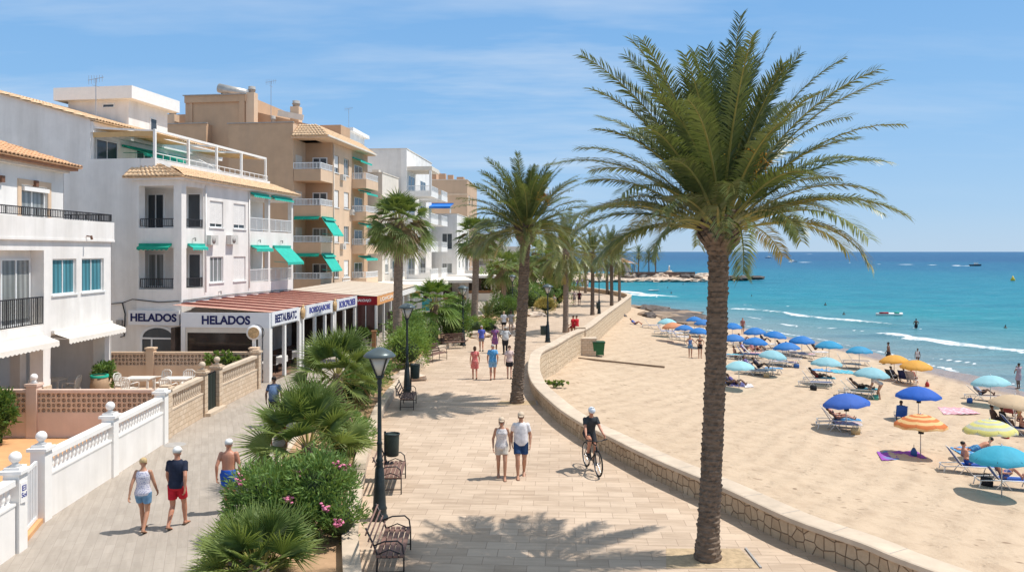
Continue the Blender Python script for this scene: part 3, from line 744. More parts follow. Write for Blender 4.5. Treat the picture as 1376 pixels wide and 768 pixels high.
# ---------------------------------------------------------------- B1 the near white villa
def villa():
    X, Y = -17.7, 34.5; r = thing('villa', 'white villa with terracotta tiled roof and dark balcony rail, nearest house on the left', 'house', (X, Y, 0))
    # local y negative = towards the camera; facade plane x=0 from y=-12 to 0
    w = MB(); f = 2.88
    # first floor: windows and loggia (side plane)
    ops = [(-4.4, -2.75, 4.42, 5.82, .14), (-2.35, -.62, 4.42, 5.82, .14)]
    panel(w, 'S', -4.8, 0, f, 6.53, ops)
    w.box(-9, 0, -.02, 0, 0, 6.53)                                  # far gable
    w.box(-9, -.5, -16, -4.8, f, 6.53)                           # body behind loggia
    w.box(-9, -.16, -4.8, -.02, f, 4.3)
    w.box(-.5, 0, -4.95, -4.8, f, 6.53)
    w.box(-.5, 0, -16, -4.95, f, 3.35); w.box(-.5, 0, -16, -4.95, 6.15, 6.53)
    w.box(-.3, 0, -9.3, -8.9, 3.35, 6.15)
    # terrace slab and parapet
    w.box(-9, .12, -16, .1, 6.53, 6.62); w.box(-.12, .1, -16, .08, 6.62, 7.38); w.box(-9, -.12, -.06, .08, 6.62, 7.38)
    # upper storey
    ux, uy = -1.5, -1.05
    panel(w, 'S', -16, uy, 6.6, 9.45, [(-3.95, -2.2, 6.65, 8.72, .16), (-9.5, -7.4, 6.65, 8.72, .16)], -ux)
    w.box(-9, ux, uy - .02, uy, 6.6, 9.45)
    w.box(-9, -.0, -16, -.02, 0, .02)
    # ground floor: pillars and recessed wall
    for a in (-.45, -4.9, -9.2): w.box(-.5, 0, a - .1, a + .38, 1.0, f)
    w.box(-4.5, -4.3, -16, -3.4, 0, f); w.box(-9, -4.3, -.25, -.02, 0, f); w.box(-2.6, -2.2, -2.9, -2.5, 0, f)
    w.build('wall', WHITE, r)
    b = MB()
    for a in (-.45, -4.9, -9.2): b.box(-.53, .03, a - .13, a + .41, 0, 1.0)
    b.pieces('pillar_base', BLOCKS, r)
    window(r, 'S', -4.4, -2.75, 4.42, 5.82, .14, GLASSB); window(r, 'S', -2.35, -.62, 4.42, 5.82, .14, GLASSB)
    window(r, 'S', -6.75, -5.05, 3.38, 5.85, .5, GLASSC, 2, 'door', fmat=WHMETAL, t=.07)
    window(r, 'S', -3.95, -2.2, 6.65, 8.72, -ux + .16, GLASSC, 2, 'door', t=.07); window(r, 'S', -9.5, -7.4, 6.65, 8.72, -ux + .16, GLASS, 2, 'door')
    fr = MB()
    for a0, a1 in ((-3.95, -2.2), (-9.5, -7.4)):
        fr = MB(); fr.add([PT('S', a, z, -ux + d) for d in (-.03, .05) for a, z in ((a0 - .22, 6.62), (a0 - .003, 6.62), (a0 - .003, 8.75), (a1 + .003, 8.75), (a1 + .003, 6.62), (a1 + .22, 6.62), (a1 + .22, 8.95), (a0 - .22, 8.95))], [(0, 1, 2, 7), (2, 3, 6, 7), (3, 4, 5, 6)] + [(i, (i + 1) % 8, (i + 1) % 8 + 8, i + 8) for i in range(8)], False)
        fr.build('door_surround', TANL, r)
    bl = MB(); pbox(bl, 'S', -3.9, -2.25, 8.5, 8.66, -ux, -ux - .12); bl.build('awning_box', WHITE2, r)
    dr = MB(); pbox(dr, 'S', -7.4, -5.6, 0, 2.3, 4.28, 4.2); dr.build('door', GLASS, r)
    railing(r, [(0, -16, 7.38), (0, 0, 7.38), (-4, 0, 7.38)], .34, DKMETAL, .11)
    railing(r, [(-.02, -8.9, 3.35), (-.02, -5.0, 3.35)], 1.05, DKMETAL, .11); railing(r, [(-.02, -16, 3.35), (-.02, -9.3, 3.35)], 1.05, DKMETAL, .11)
    awning(r, 'S', -16, -5.15, 2.98, .7, .22, CREAMF, .22); awning(r, 'S', -4.5, -.1, 2.98, .7, .22, CREAMF, .22)
    # roof with moulded eave
    ez = 9.5; ex, ey = ux + .6, uy + .4
    e = MB(); e.box(-9, ex - .35, -16, ey - .35, 9.45, 9.56); e.build('eave_moulding', CREAM, r)
    e = MB(); e.box(-9, ex - .12, -16, ey - .12, 9.562, 9.72); e.build('soffit', M('brown_soffit', (.38, .20, .12), .8), r)
    tile_roof(r, (ex, -16, 9.75), (ex, ey, 9.75), (-3.6, 0, 1.35), 9, .24, .05, taper1=3.6)
    tile_roof(r, (ex, ey, 9.75), (-9, ey, 9.75), (0, -3.6, 1.35), 9, .24, .05, taper0=3.6)
    for y in (-5.2, -3.1):
        l = MB(); l.box(ux, ux + .14, y - .09, y + .09, 8.7, 8.95); l.build('wall_lamp', M('brown_lamp', (.2, .1, .06), .6), r)
    for y in (-9.7, -2.2):
        l = MB(); l.bar((.12, y, 6.75), (.32, y, 6.72), .05); l.bar((.3, y, 6.76), (.34, y, 6.6), .07); l.build('spotlight', M('brown_lamp', (.2, .1, .06), .6), r)
    return r
villa()

# ---------------------------------------------------------------- B2 white building with HELADOS
PLASTW = M('aged_white_plastic', (.60, .58, .54), .5, .08, 4)
def white_block():
    r = thing('apartment_block', 'white apartment block with tiled eave, blank gable wall and HELADOS sign', 'building', (-16.2, 38.3, 0), -rad(8.46))
    w = MB()
    L = 12.9
    # big body with gable outline facing the camera
    w.prism_y([(-14, 0), (-2.4, 0), (-2.4, 10.75), (-5.1, 10.75), (-5.1, 12.75), (-13, 14.95), (-14, 14.7)], .25, .5)
    w.box(-14, -3.4, .5, 2.0, 0, 9.9); w.box(-14, -2.4, 2.0, L, 0, 9.9); w.prism_y([(-14, 9.9), (-5.3, 9.9), (-5.3, 12.6), (-13, 14.75), (-14, 14.5)], .5, L)
    # corner loggia bands
    def band(z0, z1): w.box(-2.4, 0, 0, 2.0, z0, z1); w.box(-3.4, -2.4, .5, 2.0, z0, z1)
    band(0, 4.24); band(6.28, 7.27); band(9.35, 9.62)
    for z0, z1 in ((4.24, 6.28), (7.27, 9.35)):
        w.box(-.42, 0, 0, .42, z0, z1); w.box(-2.4, -2.28, 0, .5, z0, z1); w.box(-3.4, 0, 1.97, 2.05, z0, z1)
    # window stretch
    ops = [(2.63, 4.0, 7.38, 8.78, .12), (5.12, 6.49, 7.38, 8.78, .12), (2.63, 4.0, 4.47, 5.83, .12), (5.12, 6.49, 4.47, 5.83, .12)]
    panel(w, 'S', 2.0, 7.0, 0, 9.62, ops); w.box(-2.4, -.3, 2.05, 7.0, 0, 9.62)
    # galleries at the far end
    for z0, z1 in ((0, 4.3), (6.3, 7.3), (9.3, 9.62)): w.box(-2.4, 0, 7.0, L, z0, z1)
    for z0, z1 in ((4.3, 6.3), (7.3, 9.3)):
        w.box(-2.4, -2.1, 7.0, L, z0, z1); w.box(-2.4, 0, 6.9, 7.05, z0, z1); w.box(-.25, 0, 9.35, 9.58, z0, z1); w.box(-.25, 0, L - .25, L, z0, z1)
    # terrace parapet
    w.box(-1.75, -1.6, .5, L, 9.9, 10.7); w.box(-2.4, -1.6, .3, .5, 9.9, 10.75)
    w.box(-5.3, -4.95, .27, L, 12.1, 12.66)
    w.build('wall', WHITE, r)
    # attic openings
    for a0, a1 in ((.9, 2.6), (4.2, 5.6), (8, 9.6)): window(r, 'S', a0, a1, 10.0, 11.9, 5.3, GLASS, 2, 'door')
    window(r, 'F', -3.1, -2.15, 7.3, 9.1, 1.97, GLASS, 2, 'door'); window(r, 'F', -.85, -.1, 7.3, 9.1, 1.97, GLASS, 1, 'door')
    window(r, 'F', -3.05, -2.15, 4.27, 6.0, 1.97, GLASSC, 2, 'door'); window(r, 'F', -.8, -.1, 4.27, 6.0, 1.97, GLASS, 1, 'door')
    window(r, 'S', 2.63, 4.0, 7.38, 8.78, .12, GLASS, 2, blind=.86); window(r, 'S', 5.12, 6.49, 7.38, 8.78, .12, GLASS, 2, blind=.84)
    window(r, 'S', 2.63, 4.0, 4.47, 5.83, .12, GLASSC, 3); window(r, 'S', 5.12, 6.49, 4.47, 5.83, .12, GLASS, 2, blind=1.)
    for z in (7.3, 4.27):
        railing(r, [(-2.2, .04, z), (-.42, .04, z)], .42 if z > 5 else .5, DKMETAL, .1); railing(r, [(-.04, .42, z), (-.04, 1.95, z)], .42 if z > 5 else .5, DKMETAL, .1)
        railing(r, [(-.03, 7.05, z + .03), (-.03, 9.35, z + .03)], .75, WHMETAL, .1); railing(r, [(-.03, 9.58, z + .03), (-.03, L - .25, z + .03), (-.03, L, z + .03), (-2.1, L, z + .03)], .75, WHMETAL, .1)
        window(r, 'S', 7.6, 8.7, z + .05, z + 1.8, 2.1, GLASS, 2, 'door')
    # eave and skirt of tiles
    e = MB(); e.box(-2.6, .3, -.3, L + .2, 9.62, 9.74); e.build('eave', WHITE, r)
    tile_roof(r, (.42, -.42, 9.78), (.42, L + .3, 9.78), (-1.95, 0, .72), 5, .22, .05, mat=TERRAL, taper0=1.95, name='eave_roof')
    tile_roof(r, (-2.9, -.42, 9.78), (.42, -.42, 9.78), (0, 1.0, .72), 4, .22, .05, mat=TERRAL, taper1=1.95, name='eave_roof')
    # main tiled roof seen from its gable edge, and eave over the terrace
    tile_roof(r, (-4.7, .1, 12.72), (-4.7, L, 12.72), (-8.4, 0, 2.35), 14, .24, .05, mat=TERRAL)
    # stair block on the roof
    s = MB(); s.box(-12.0, -8.0, 7.5, 11.5, 12.5, 15.2); s.build('stair_block', WHITE, r)
    s = MB(); s.box(-12.6, -7.45, 7.0, 12.0, 15.2, 15.95); s.build('stair_block_roof', WHITE2, r)
    window(r, 'F', -9.7, -8.9, 14.75, 15.0, 7.5, GLASS, 1, sill=False); window(r, 'S', 9.6, 10.3, 13.7, 14.5, 8.0, GLASS, 1, sill=False)
    antenna(r, (-8.75, 5.6, 13.5), 2.6)
    # pergola with tan shade
    p = MB(); px = -1.68
    ys_ = [.4, 3.4, 6.3, 9.2, 12.4]
    for y in ys_: p.box(px - .06, px + .06, y - .06, y + .06, 10.7, 12.15); p.bar((px, y, 12.12), (-5.1, y, 12.35), .08)
    p.bar((px, .34, 12.15), (px, 12.46, 12.15), .1, .12); p.bar((-3.4, .34, 12.25), (-3.4, 12.46, 12.25), .06)
    p.box(-5.16, -5.04, .34, .46, 10.7, 12.3)
    p.build('pergola', WHITE2, r)
    def shade(y0, y1, x0, x1, z0, z1):
        m = MB(); m.grid(lambda u, v: (lerp(x0, x1, u), lerp(y0, y1, v), lerp(z0, z1, u) - .12 * math.sin(PI * v) * math.sin(PI * u)), 8, 8); return m
    shade(.45, 3.3, -5.0, -1.75, 12.3, 12.05).build('sunshade', BROWNF, r); shade(3.5, 6.2, -5.0, -3.3, 12.3, 12.2).build('sunshade', BROWNF, r); shade(9.3, 12.3, -5.0, -1.8, 12.3, 12.05).build('sunshade', BROWNF, r)
    v = MB(); v.box(-5.0, -1.75, .33, .36, 11.85, 12.1); v.build('sunshade_valance', BROWNF, r)
    awning(r, 'S', 2.9, 6.9, 11.75, 1.3, .35, GREENF, .2, d=5.25); awning(r, 'S', 7.2, 9.5, 11.75, 1.1, .4, GREENF, .2, d=5.25)
    railing(r, [(-1.68, .5, 10.7), (-1.68, 12.7, 10.7)], .0 + .32, WHMETAL, .6)
    # terrace privacy wall with sloped top
    t = MB(); t.prism_y([(-4.9, 9.9), (-1.8, 9.9), (-1.8, 10.8), (-3.2, 11.5), (-4.9, 11.6)], 7.0, 7.15); t.build('terrace_screen', WHITE2, r)
    # awnings on balconies
    awning(r, 'F', -2.2, -.5, 6.42, .3, .1, GREENF, .16); awning(r, 'S', .5, 1.95, 6.42, .3, .1, TEALF, .16)
    awning(r, 'S', 7.05, 9.2, 9.45, .25, .08, TEALF, .12); awning(r, 'S', 9.7, 12.5, 9.45, .25, .08, TEALF, .12); awning(r, 'S', 7.05, 9.2, 6.4, .4, .12, TEALF, .2)
    awning(r, 'S', 9.9, 12.3, 6.4, 1.0, .95, TEALF, .18)
    # ground floor arch window and pilaster facing the camera
    a = MB(); cx, rr = -1.25, .82
    a.v = []; 
    for k in range(17): t = PI * k / 16; a.v += [(cx + (rr) * math.cos(t), -.03, 1.85 + rr * .62 * math.sin(t)), (cx + (rr + .12) * math.cos(t), -.03, 1.85 + (rr * .62 + .12) * math.sin(t))]
    for k in range(16): a.f.append((2 * k, 2 * k + 2, 2 * k + 3, 2 * k + 1)); a.m.append(0); a.sm.append(False)
    a.box(cx - rr - .12, cx - rr, -.05, -.004, .1, 1.85); a.box(cx + rr, cx + rr + .12, -.05, -.004, .1, 1.85); a.box(cx - rr, cx + rr, -.05, -.02, 1.8, 1.88); a.box(cx - .35, cx - .27, -.05, -.02, .1, 1.8)
    ar = a.build('arched_window', WHMETAL, r)
    g = MB(); g.add([(cx + rr * math.cos(PI * k / 16), -.012, 1.85 + rr * .62 * math.sin(PI * k / 16)) for k in range(17)] + [(cx - rr, -.012, .1), (cx + rr, -.012, .1)], [tuple(range(19))], False); g.build('pane', GLASS, ar)
    pl = MB(); pl.box(-.4, .02, -.04, -.002, 0, 2.4); pl.build('pilaster', BLOCKS, r)
    # sign
    sg = MB(); sg.box(-2.75, -.05, -.14, -.005, 2.5, 3.22); s1 = sg.build('sign', M('sign_white', (.78, .78, .80), .4, .02), r)
    text_part('lettering', 'HELADOS', s1, (-1.4, -.145, 2.87), (PI / 2, 0, 0), 2.45, .40, NAVYT, .012, .035)
    ct = MB(); ct.tube([(-3.9, .2, 3.5), (-3.3, .19, 3.55), (-2.6, -.03, 3.75), (-1.2, -.03, 3.62), (-.1, -.03, 3.68)], .025, 6); ct.tube([(-3.3, .19, 3.55), (-3.15, .19, 3.0), (-3.2, .19, 1.9), (-3.4, .19, 1.85)], .03, 6)
    ct.tube([(.04, .1, 3.7), (.04, 5, 3.75), (.04, 12.5, 3.65)], .02, 6); ct.build('cable', DKMETAL, r)
    for z, yy in ((6.75, 1.0), (6.75, 8), (6.75, 11), (3.95, 3.5)):
        l = MB(); l.bar((0, yy, z), (.16, yy, z + .04), .04); l.bar((.15, yy, z - .12), (.15, yy, z + .06), .05); l.build('wall_lamp', GREY, r)
    for yy in (2.15, 6.85): dp = MB(); dp.tube([(.05, yy, 4.0), (.05, yy, 9.5)], .035, 8); dp.build('downpipe', WHITE2, r)
    for yy, zz in ((4.3, 6.5), (2.2, 6.45)): ac = MB(); ac.box(.01, .3, yy, yy + .75, zz, zz + .5); a_ = ac.build('air_conditioner', PLASTW, r); fn = MB(); fn.tube([(.3, yy + .3, zz + .25), (.31, yy + .3, zz + .25)], .19, 16); fn.build('fan_grille', GREY, a_)
    bx = MB(); bx.box(-3.6, -3.3, .12, .245, 2.2, 2.7); bx.build('meter_box', GREY, r)
    return r
white_block()

# ---------------------------------------------------------------- B3 tan apartment block
def tan_block():
    r = thing('apartment_block', 'tan apartment block with blank brown side wall, white balcony rails and green awnings', 'building', (-15.5, 63.3, 0), -rad(7.4))
    w = MB(); L = 12.2; lv = [2.9, 5.9, 8.9, 11.85]
    w.box(-7.9, -2.35, 0, 2.7, 0, 16.6); w.box(-7.9, -2.35, 2.7, L, 0, 16.6)
    w.box(-2.35, 0, 0, 2.7, 0, 2.9)
    for z in lv: w.box(-2.3, 0, .0, 2.7, z, z + .95)
    w.box(-2.35, 0, 2.7, 2.78, 0, 15.3)
    ops = []
    for z in lv: ops += [(2.95, 4.2, z + 1.0, z + 2.45, .12), (5.5, 6.75, z + 1.0, z + 2.45, .12)]
    panel(w, 'S', 2.72, L, 0, 15.3, ops); w.box(-2.35, -.3, 2.8, L, 0, 15.3); w.box(-2.3, 0, L - .02, L, 0, 15.3)
    w.box(-2.35, -.9, 1.2, L, 15.3, 16.3); w.box(-3.0, -1.0, 7.5, 10.0, 16.3, 17.6)
    w.build('wall', TAN, r)
    # lighter tan skins on the seaward faces: sunlight put into the colour
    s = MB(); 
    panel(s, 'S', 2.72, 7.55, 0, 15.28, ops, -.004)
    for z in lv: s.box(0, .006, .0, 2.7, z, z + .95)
    s.box(-2.35, -2.342, -.0, 2.6, 2.9, 16.5); s.build('seaward_sunlit_tan', TANL, r)
    # projecting balconies bay
    bb = MB()
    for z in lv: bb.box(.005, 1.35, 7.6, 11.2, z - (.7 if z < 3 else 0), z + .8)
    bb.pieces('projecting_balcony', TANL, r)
    for k, z in enumerate(lv):
        railing(r, [(-2.3, .03, z + .95), (-.02, .03, z + .95), (-.02, 2.7, z + .95)], .52, WHMETAL, .12, .03, rail=.07)
        railing(r, [(.05, 7.63, z + .8), (1.32, 7.63, z + .8), (1.32, 11.17, z + .8)], .55, WHMETAL, .12, .03, rail=.07)
        window(r, 'F', -1.75, -.45, z + .1, z + 2.2, 2.7, GLASS if k != 1 else GLASSC, 2, 'door', t=.09)
        window(r, 'S', 2.95, 4.2, z + 1.0, z + 2.45, .12, GLASS, 2, blind=[.5, .95, 1, .7][k]); window(r, 'S', 5.5, 6.75, z + 1.0, z + 2.45, .12, GLASSC, 2, blind=[.9, 0, .9, 0][k])
        dv = MB(); dv.box(-2.34, -2.28, .5, 1.7, z + .1, z + 2.2); dv.build('door', CREAM, r)
        window(r, 'S', 8.2, 10.4, z + .2, z + 2.2, -.003, GLASS, 2, 'door')
        if k: awning(r, 'S', .2 if k < 3 else 99, 2.6 if k < 3 else 99.1, z - .02, .35, .12, TEALF, .14)
        awning(r, 'S', 7.7, 11.1, z + 2.75, .8, .2, TEALF, .2, d=-.0 if k == 3 else -.55)
    awning(r, 'S', .1, 2.6, 5.85 - .0, .9, 1.25, TEALF, .15); awning(r, 'S', .1, 2.6, 8.85, 1.0, 1.35, TEALF, .15)
    awning(r, 'F', -2.2, -.1, 8.88, .2, .06, GREENF, .15); awning(r, 'F', -2.2, -.1, 5.88, .2, .06, GREENF, .15)
    # roof: eave slab, hip of tiles
    e = MB(); e.box(-2.35, .75, -.35, L + .1, 15.3, 15.42); e.build('eave', TANL, r)
    tile_roof(r, (-2.35, -.45, 15.46), (.8, -.45, 15.46), (0, 1.6, 1.15), 5, .26, .05, mat=TERRAL, taper1=1.6)
    tile_roof(r, (.8, -.45, 15.46), (.8, L + .1, 15.46), (-1.6, 0, 1.1), 5, .26, .05, mat=TERRAL, taper0=1.6)
    g = MB(); g.box(.78, .86, -.5, L + .15, 15.36, 15.5); g.build('gutter', CREAM, r)
    # rear and upper masses
    u = MB(); u.box(-14, -8.3, 4, 15, 0, 19.8); u.box(-17.5, -11.5, 3.0, 14, 0, 17.2); u.box(-16.5, -14, 6, 12, 17.2, 18.6)
    u.box(-8.3, -7.9, 2, 12, 0, 16.3); u.prism_y([(-8.3, 16.6), (-2.5, 16.6), (-2.5, 17.2), (-8.3, 18.6)], 5.5, 14)
    u.box(-13.6, -13.3, 3.9, 4.0, 9, 19.2); u.box(-8.9, -8.4, 3.8, 4.0, 9, 19.8); u.box(-14, -8.3, 3.82, 4.0, 19.2, 19.8)
    u.build('rear_wall', TAN, r)
    cp_ = MB(); cp_.box(-14.1, -8.2, 3.7, 3.85, 19.8, 19.88); cp_.box(-8.0, -2.3, -.08, .15, 16.6, 16.68); cp_.box(-17.6, -11.4, 2.9, 3.1, 17.2, 17.28); cp_.build('coping', GREY, r)
    chimney(r, -7.95, 4.3, 16.6, 20.0, .75); chimney(r, -4.6, 6, 16.6, 19.0, .8); chimney(r, -15.5, 4.5, 17.2, 18.3, .8); chimney(r, -6.3, 5.0, 16.6, 17.5, .5)
    aw = MB(); aw.bar((-6, 5.3, 18.4), (-3.6, 5.2, 17.9), .1, .5); aw.build('roof_beam', CREAM, r)
    wh = MB(); wh.tube([(-11.9, 6, 20.9), (-9.3, 6, 20.3)], .42, 14); h = wh.build('water_heater_tank', M('galvanised_steel', (.50, .47, .43), .4, .15, 2, metallic=.5), r)
    st = MB(); [st.bar((x, 6 + d, 19.8), (x, 6, 20.6 - (x + 11.9) * .2), .06) for x in (-11.6, -10.4, -9.6) for d in (-.5, .5)]; st.build('tank_stand', DKMETAL, h)
    antenna(r, (-6.6, 5.2, 18.0), 3.2)
    for yy, zz in ((4.5, 12.3), (4.5, 6.3), (7.0, 9.4)): ac = MB(); ac.box(.01, .3, yy, yy + .75, zz, zz + .5); a_ = ac.build('air_conditioner', PLASTW, r); fn = MB(); fn.tube([(.3, yy + .3, zz + .25), (.31, yy + .3, zz + .25)], .19, 16); fn.build('fan_grille', GREY, a_)
    dp = MB(); dp.tube([(.06, 2.85, 2.9), (.06, 2.85, 15.2)], .045, 8); dp.build('downpipe', CREAM, r)
    bg = MB(); bg.box(.02, .08, 5.0, 7.0, 3.1, 3.2); [bg.box(.02, .08, 5.0, 7.0, 3.3 + .22 * i, 3.38 + .22 * i) for i in range(3)]; bg.build('grille', WHMETAL, r)
    return r
tan_block()

# ---------------------------------------------------------------- generic blocks farther along
def block(label, X, Y, rot, W, L, H, mat, floors, side=(), front=(), balc=(), proj=1.2, bmat=None, extra=None, cope=True, name='apartment_block'):
    r = thing(name, label, 'building', (X, Y, 0), -rad(rot)); w = MB()
    sops = [(a0, a1, z + zz0, z + zz1, .12) for (a0, a1, zz0, zz1) in side for z in floors]
    fops = [(a0, a1, z + zz0, z + zz1, .12) for (a0, a1, zz0, zz1) in front for z in floors]
    panel(w, 'S', 0, L, 0, H, sops); panel(w, 'F', -W, 0, 0, H, fops)
    w.box(-W, -.2, L - .1, L, 0, H); w.box(-W, -W + .1, .15, L, 0, H); w.box(-W, -.01, .01, L, H - .5, H - .4)
    w.build('wall', mat, r)
    k = 0
    for o in sops: k += 1; window(r, 'S', *o[:4], .12, [GLASS, GLASSC][k % 2], 2, blind=(k * 37 % 5) * .2)
    for o in fops: k += 1; window(r, 'F', *o[:4], .12, [GLASS, GLASSC][k % 2], 2, blind=(k * 37 % 3) * .2)
    for (a0, a1) in balc:
        for z in floors:
            b = MB(); b.box(.004, proj, a0, a1, z - .12, z + .06); b.box(proj - .08, proj, a0, a1, z + .06, z + .45); b.box(.004, proj - .08, a0, a0 + .08, z + .06, z + .45); bo = b.build('balcony', bmat or mat, r)
            railing(bo, [(.02, a0 + .04, z + .45), (proj - .04, a0 + .04, z + .45), (proj - .04, a1, z + .45)], .55, WHMETAL, .15, .03, rail=.06)
            window(r, 'S', a0 + .5, a1 - .5, z + .1, z + 2.2, -.003, GLASS, 2, 'door')
    if cope:
        c = MB(); c.box(-W - .05, .06, -.06, .12, H, H + .08); c.box(-.12, .06, .12, L, H, H + .08); c.build('coping', CREAM if mat is not TAN else TANL, r)
    if extra: extra(r)
    return r
PEACH = M('peach_render', (.62, .42, .28), .85, .06, .6, .1, 40, stain=.15)
OFFW = M('off_white_render', (.72, .68, .63), .85, .05, .9, .1, 40, stain=.2)
def ex4(r):
    c = MB(); c.box(-.25, .12, -.1, 6, 11.4, 11.6); c.build('cornice', CREAM, r); chimney(r, -1.2, 2, 13.8, 14.3, .7, CREAM, False)
block('narrow cream block with plain balconies between tan block and tall white block', -12.7, 76.5, 7, 6.5, 6.0, 13.8, CREAM, [3.0, 6.0, 9.0], side=[(1.0, 2.2, 1.0, 2.4)], balc=[(3.0, 5.6)], proj=.8, extra=ex4)
def ex5(r):
    s = MB(); s.box(-.02, 2.7, .1, 4.6, 14.75, 15.15); s.build('roof_canopy', CREAM, r)
    c = MB(); c.box(-.6, 0.02, -.05, .1, 0, 17.0); c.build('corner_strip', WHITE2, r)
    chimney(r, -5.9, 2, 17, 17.6, .7, DKMETAL, False)
    l = MB(); l.box(2.4, 2.65, .15, .35, 12.2, 14.75); l.build('balcony_post', WHITE2, r)
    ph = MB(); ph.box(-15, -8.5, 8, 14, 16, 20.2); ph.build('stair_block', WHITE, r); ph = MB(); ph.box(-15.3, -8.0, 7.5, 14.5, 20.2, 20.6); ph.build('stair_block_roof', WHITE2, r); antenna(r, (-9, 9, 20.6), 2.5)
block('tall white block with big blank side wall and projecting white balconies', -11.2, 83, 5, 9, 14, 17.0, WHITE, [3.2, 6.2, 9.2, 12.1], balc=[(.2, 4.4), (6.5, 10.5)], proj=2.6, bmat=WHITE2, extra=ex5)
block('small plain white block with tall grey windows behind cream block', -14.5, 90, 5, 14, 8, 16.2, OFFW, [3.2, 6.2, 9.2, 12.2], front=[(-3.5, -2.4, 1, 2.4)], side=[(2, 3.2, 1, 2.4)])
def ex7(r):
    awning(r, 'F', -5.6, -.4, 12.1, 3.0, .5, BLUEF, .25, scal=False)
    p = MB(); p.box(-.5, -.35, -2.9, -2.75, 10.8, 11.6); p.build('awning_post', WHITE2, r)
block('lower white house with bright blue rooftop awning', -6.9, 98, 4, 9, 12, 10.8, WHITE, [3.1, 6.1], front=[(-1.9, -.6, .3, 2.3)], side=[(1.5, 3, .9, 2.3), (5, 6.5, .9, 2.3)], balc=[(8, 11)], extra=ex7)
def ex6(r):
    u = MB(); u.box(-12.5, -5, 4, 12, 16.2, 18.0); u.box(-4.5, -3.5, 3, 4, 16.2, 17.4); u.box(-3.2, -2.4, 3, 4, 16.2, 17.2); u.box(-2, -1, 4, 6, 16.2, 17); u.build('roof_block', PEACH, r)
    for x in (-12, -9.8, -8): c = MB(); c.lathe([(.3, 18.0), (.3, 18.9), (.42, 18.95), (.42, 19.2)], 8, (x, 5, 0)); c.build('chimney_pot', DKMETAL, r)
    b = MB(); b.box(-14, .05, -.05, .01, 14.0, 14.3); b.build('string_course', TANL, r)
block('flat roofed peach apartment block with rooftop chimneys behind the palms', -6.3, 110, 3, 15, 14, 16.2, PEACH, [3, 6.2, 9.4, 12.2], front=[(-11, -9.3, .1, .9)], side=[(2, 3.5, .8, 2), (6, 7.5, .8, 2)], extra=ex6)
block('pale three storey house far along behind the palm row', -1.5, 130, 0, 12, 12, 9, OFFW, [3, 6], front=[(-4, -2.6, .8, 2.1), (-8, -6.6, .8, 2.1)], side=[(3, 4.5, .8, 2.1), (8, 9.5, .8, 2.1)], name='house')
block('far low cream house at the bend of the coast road', 3., 152, -10, 14, 10, 7, CREAM, [.5, 3.6], front=[(-4, -2.6, .8, 2.1), (-8, -6.6, .8, 2.1)], side=[(3, 4.5, .8, 2.1)], name='house')

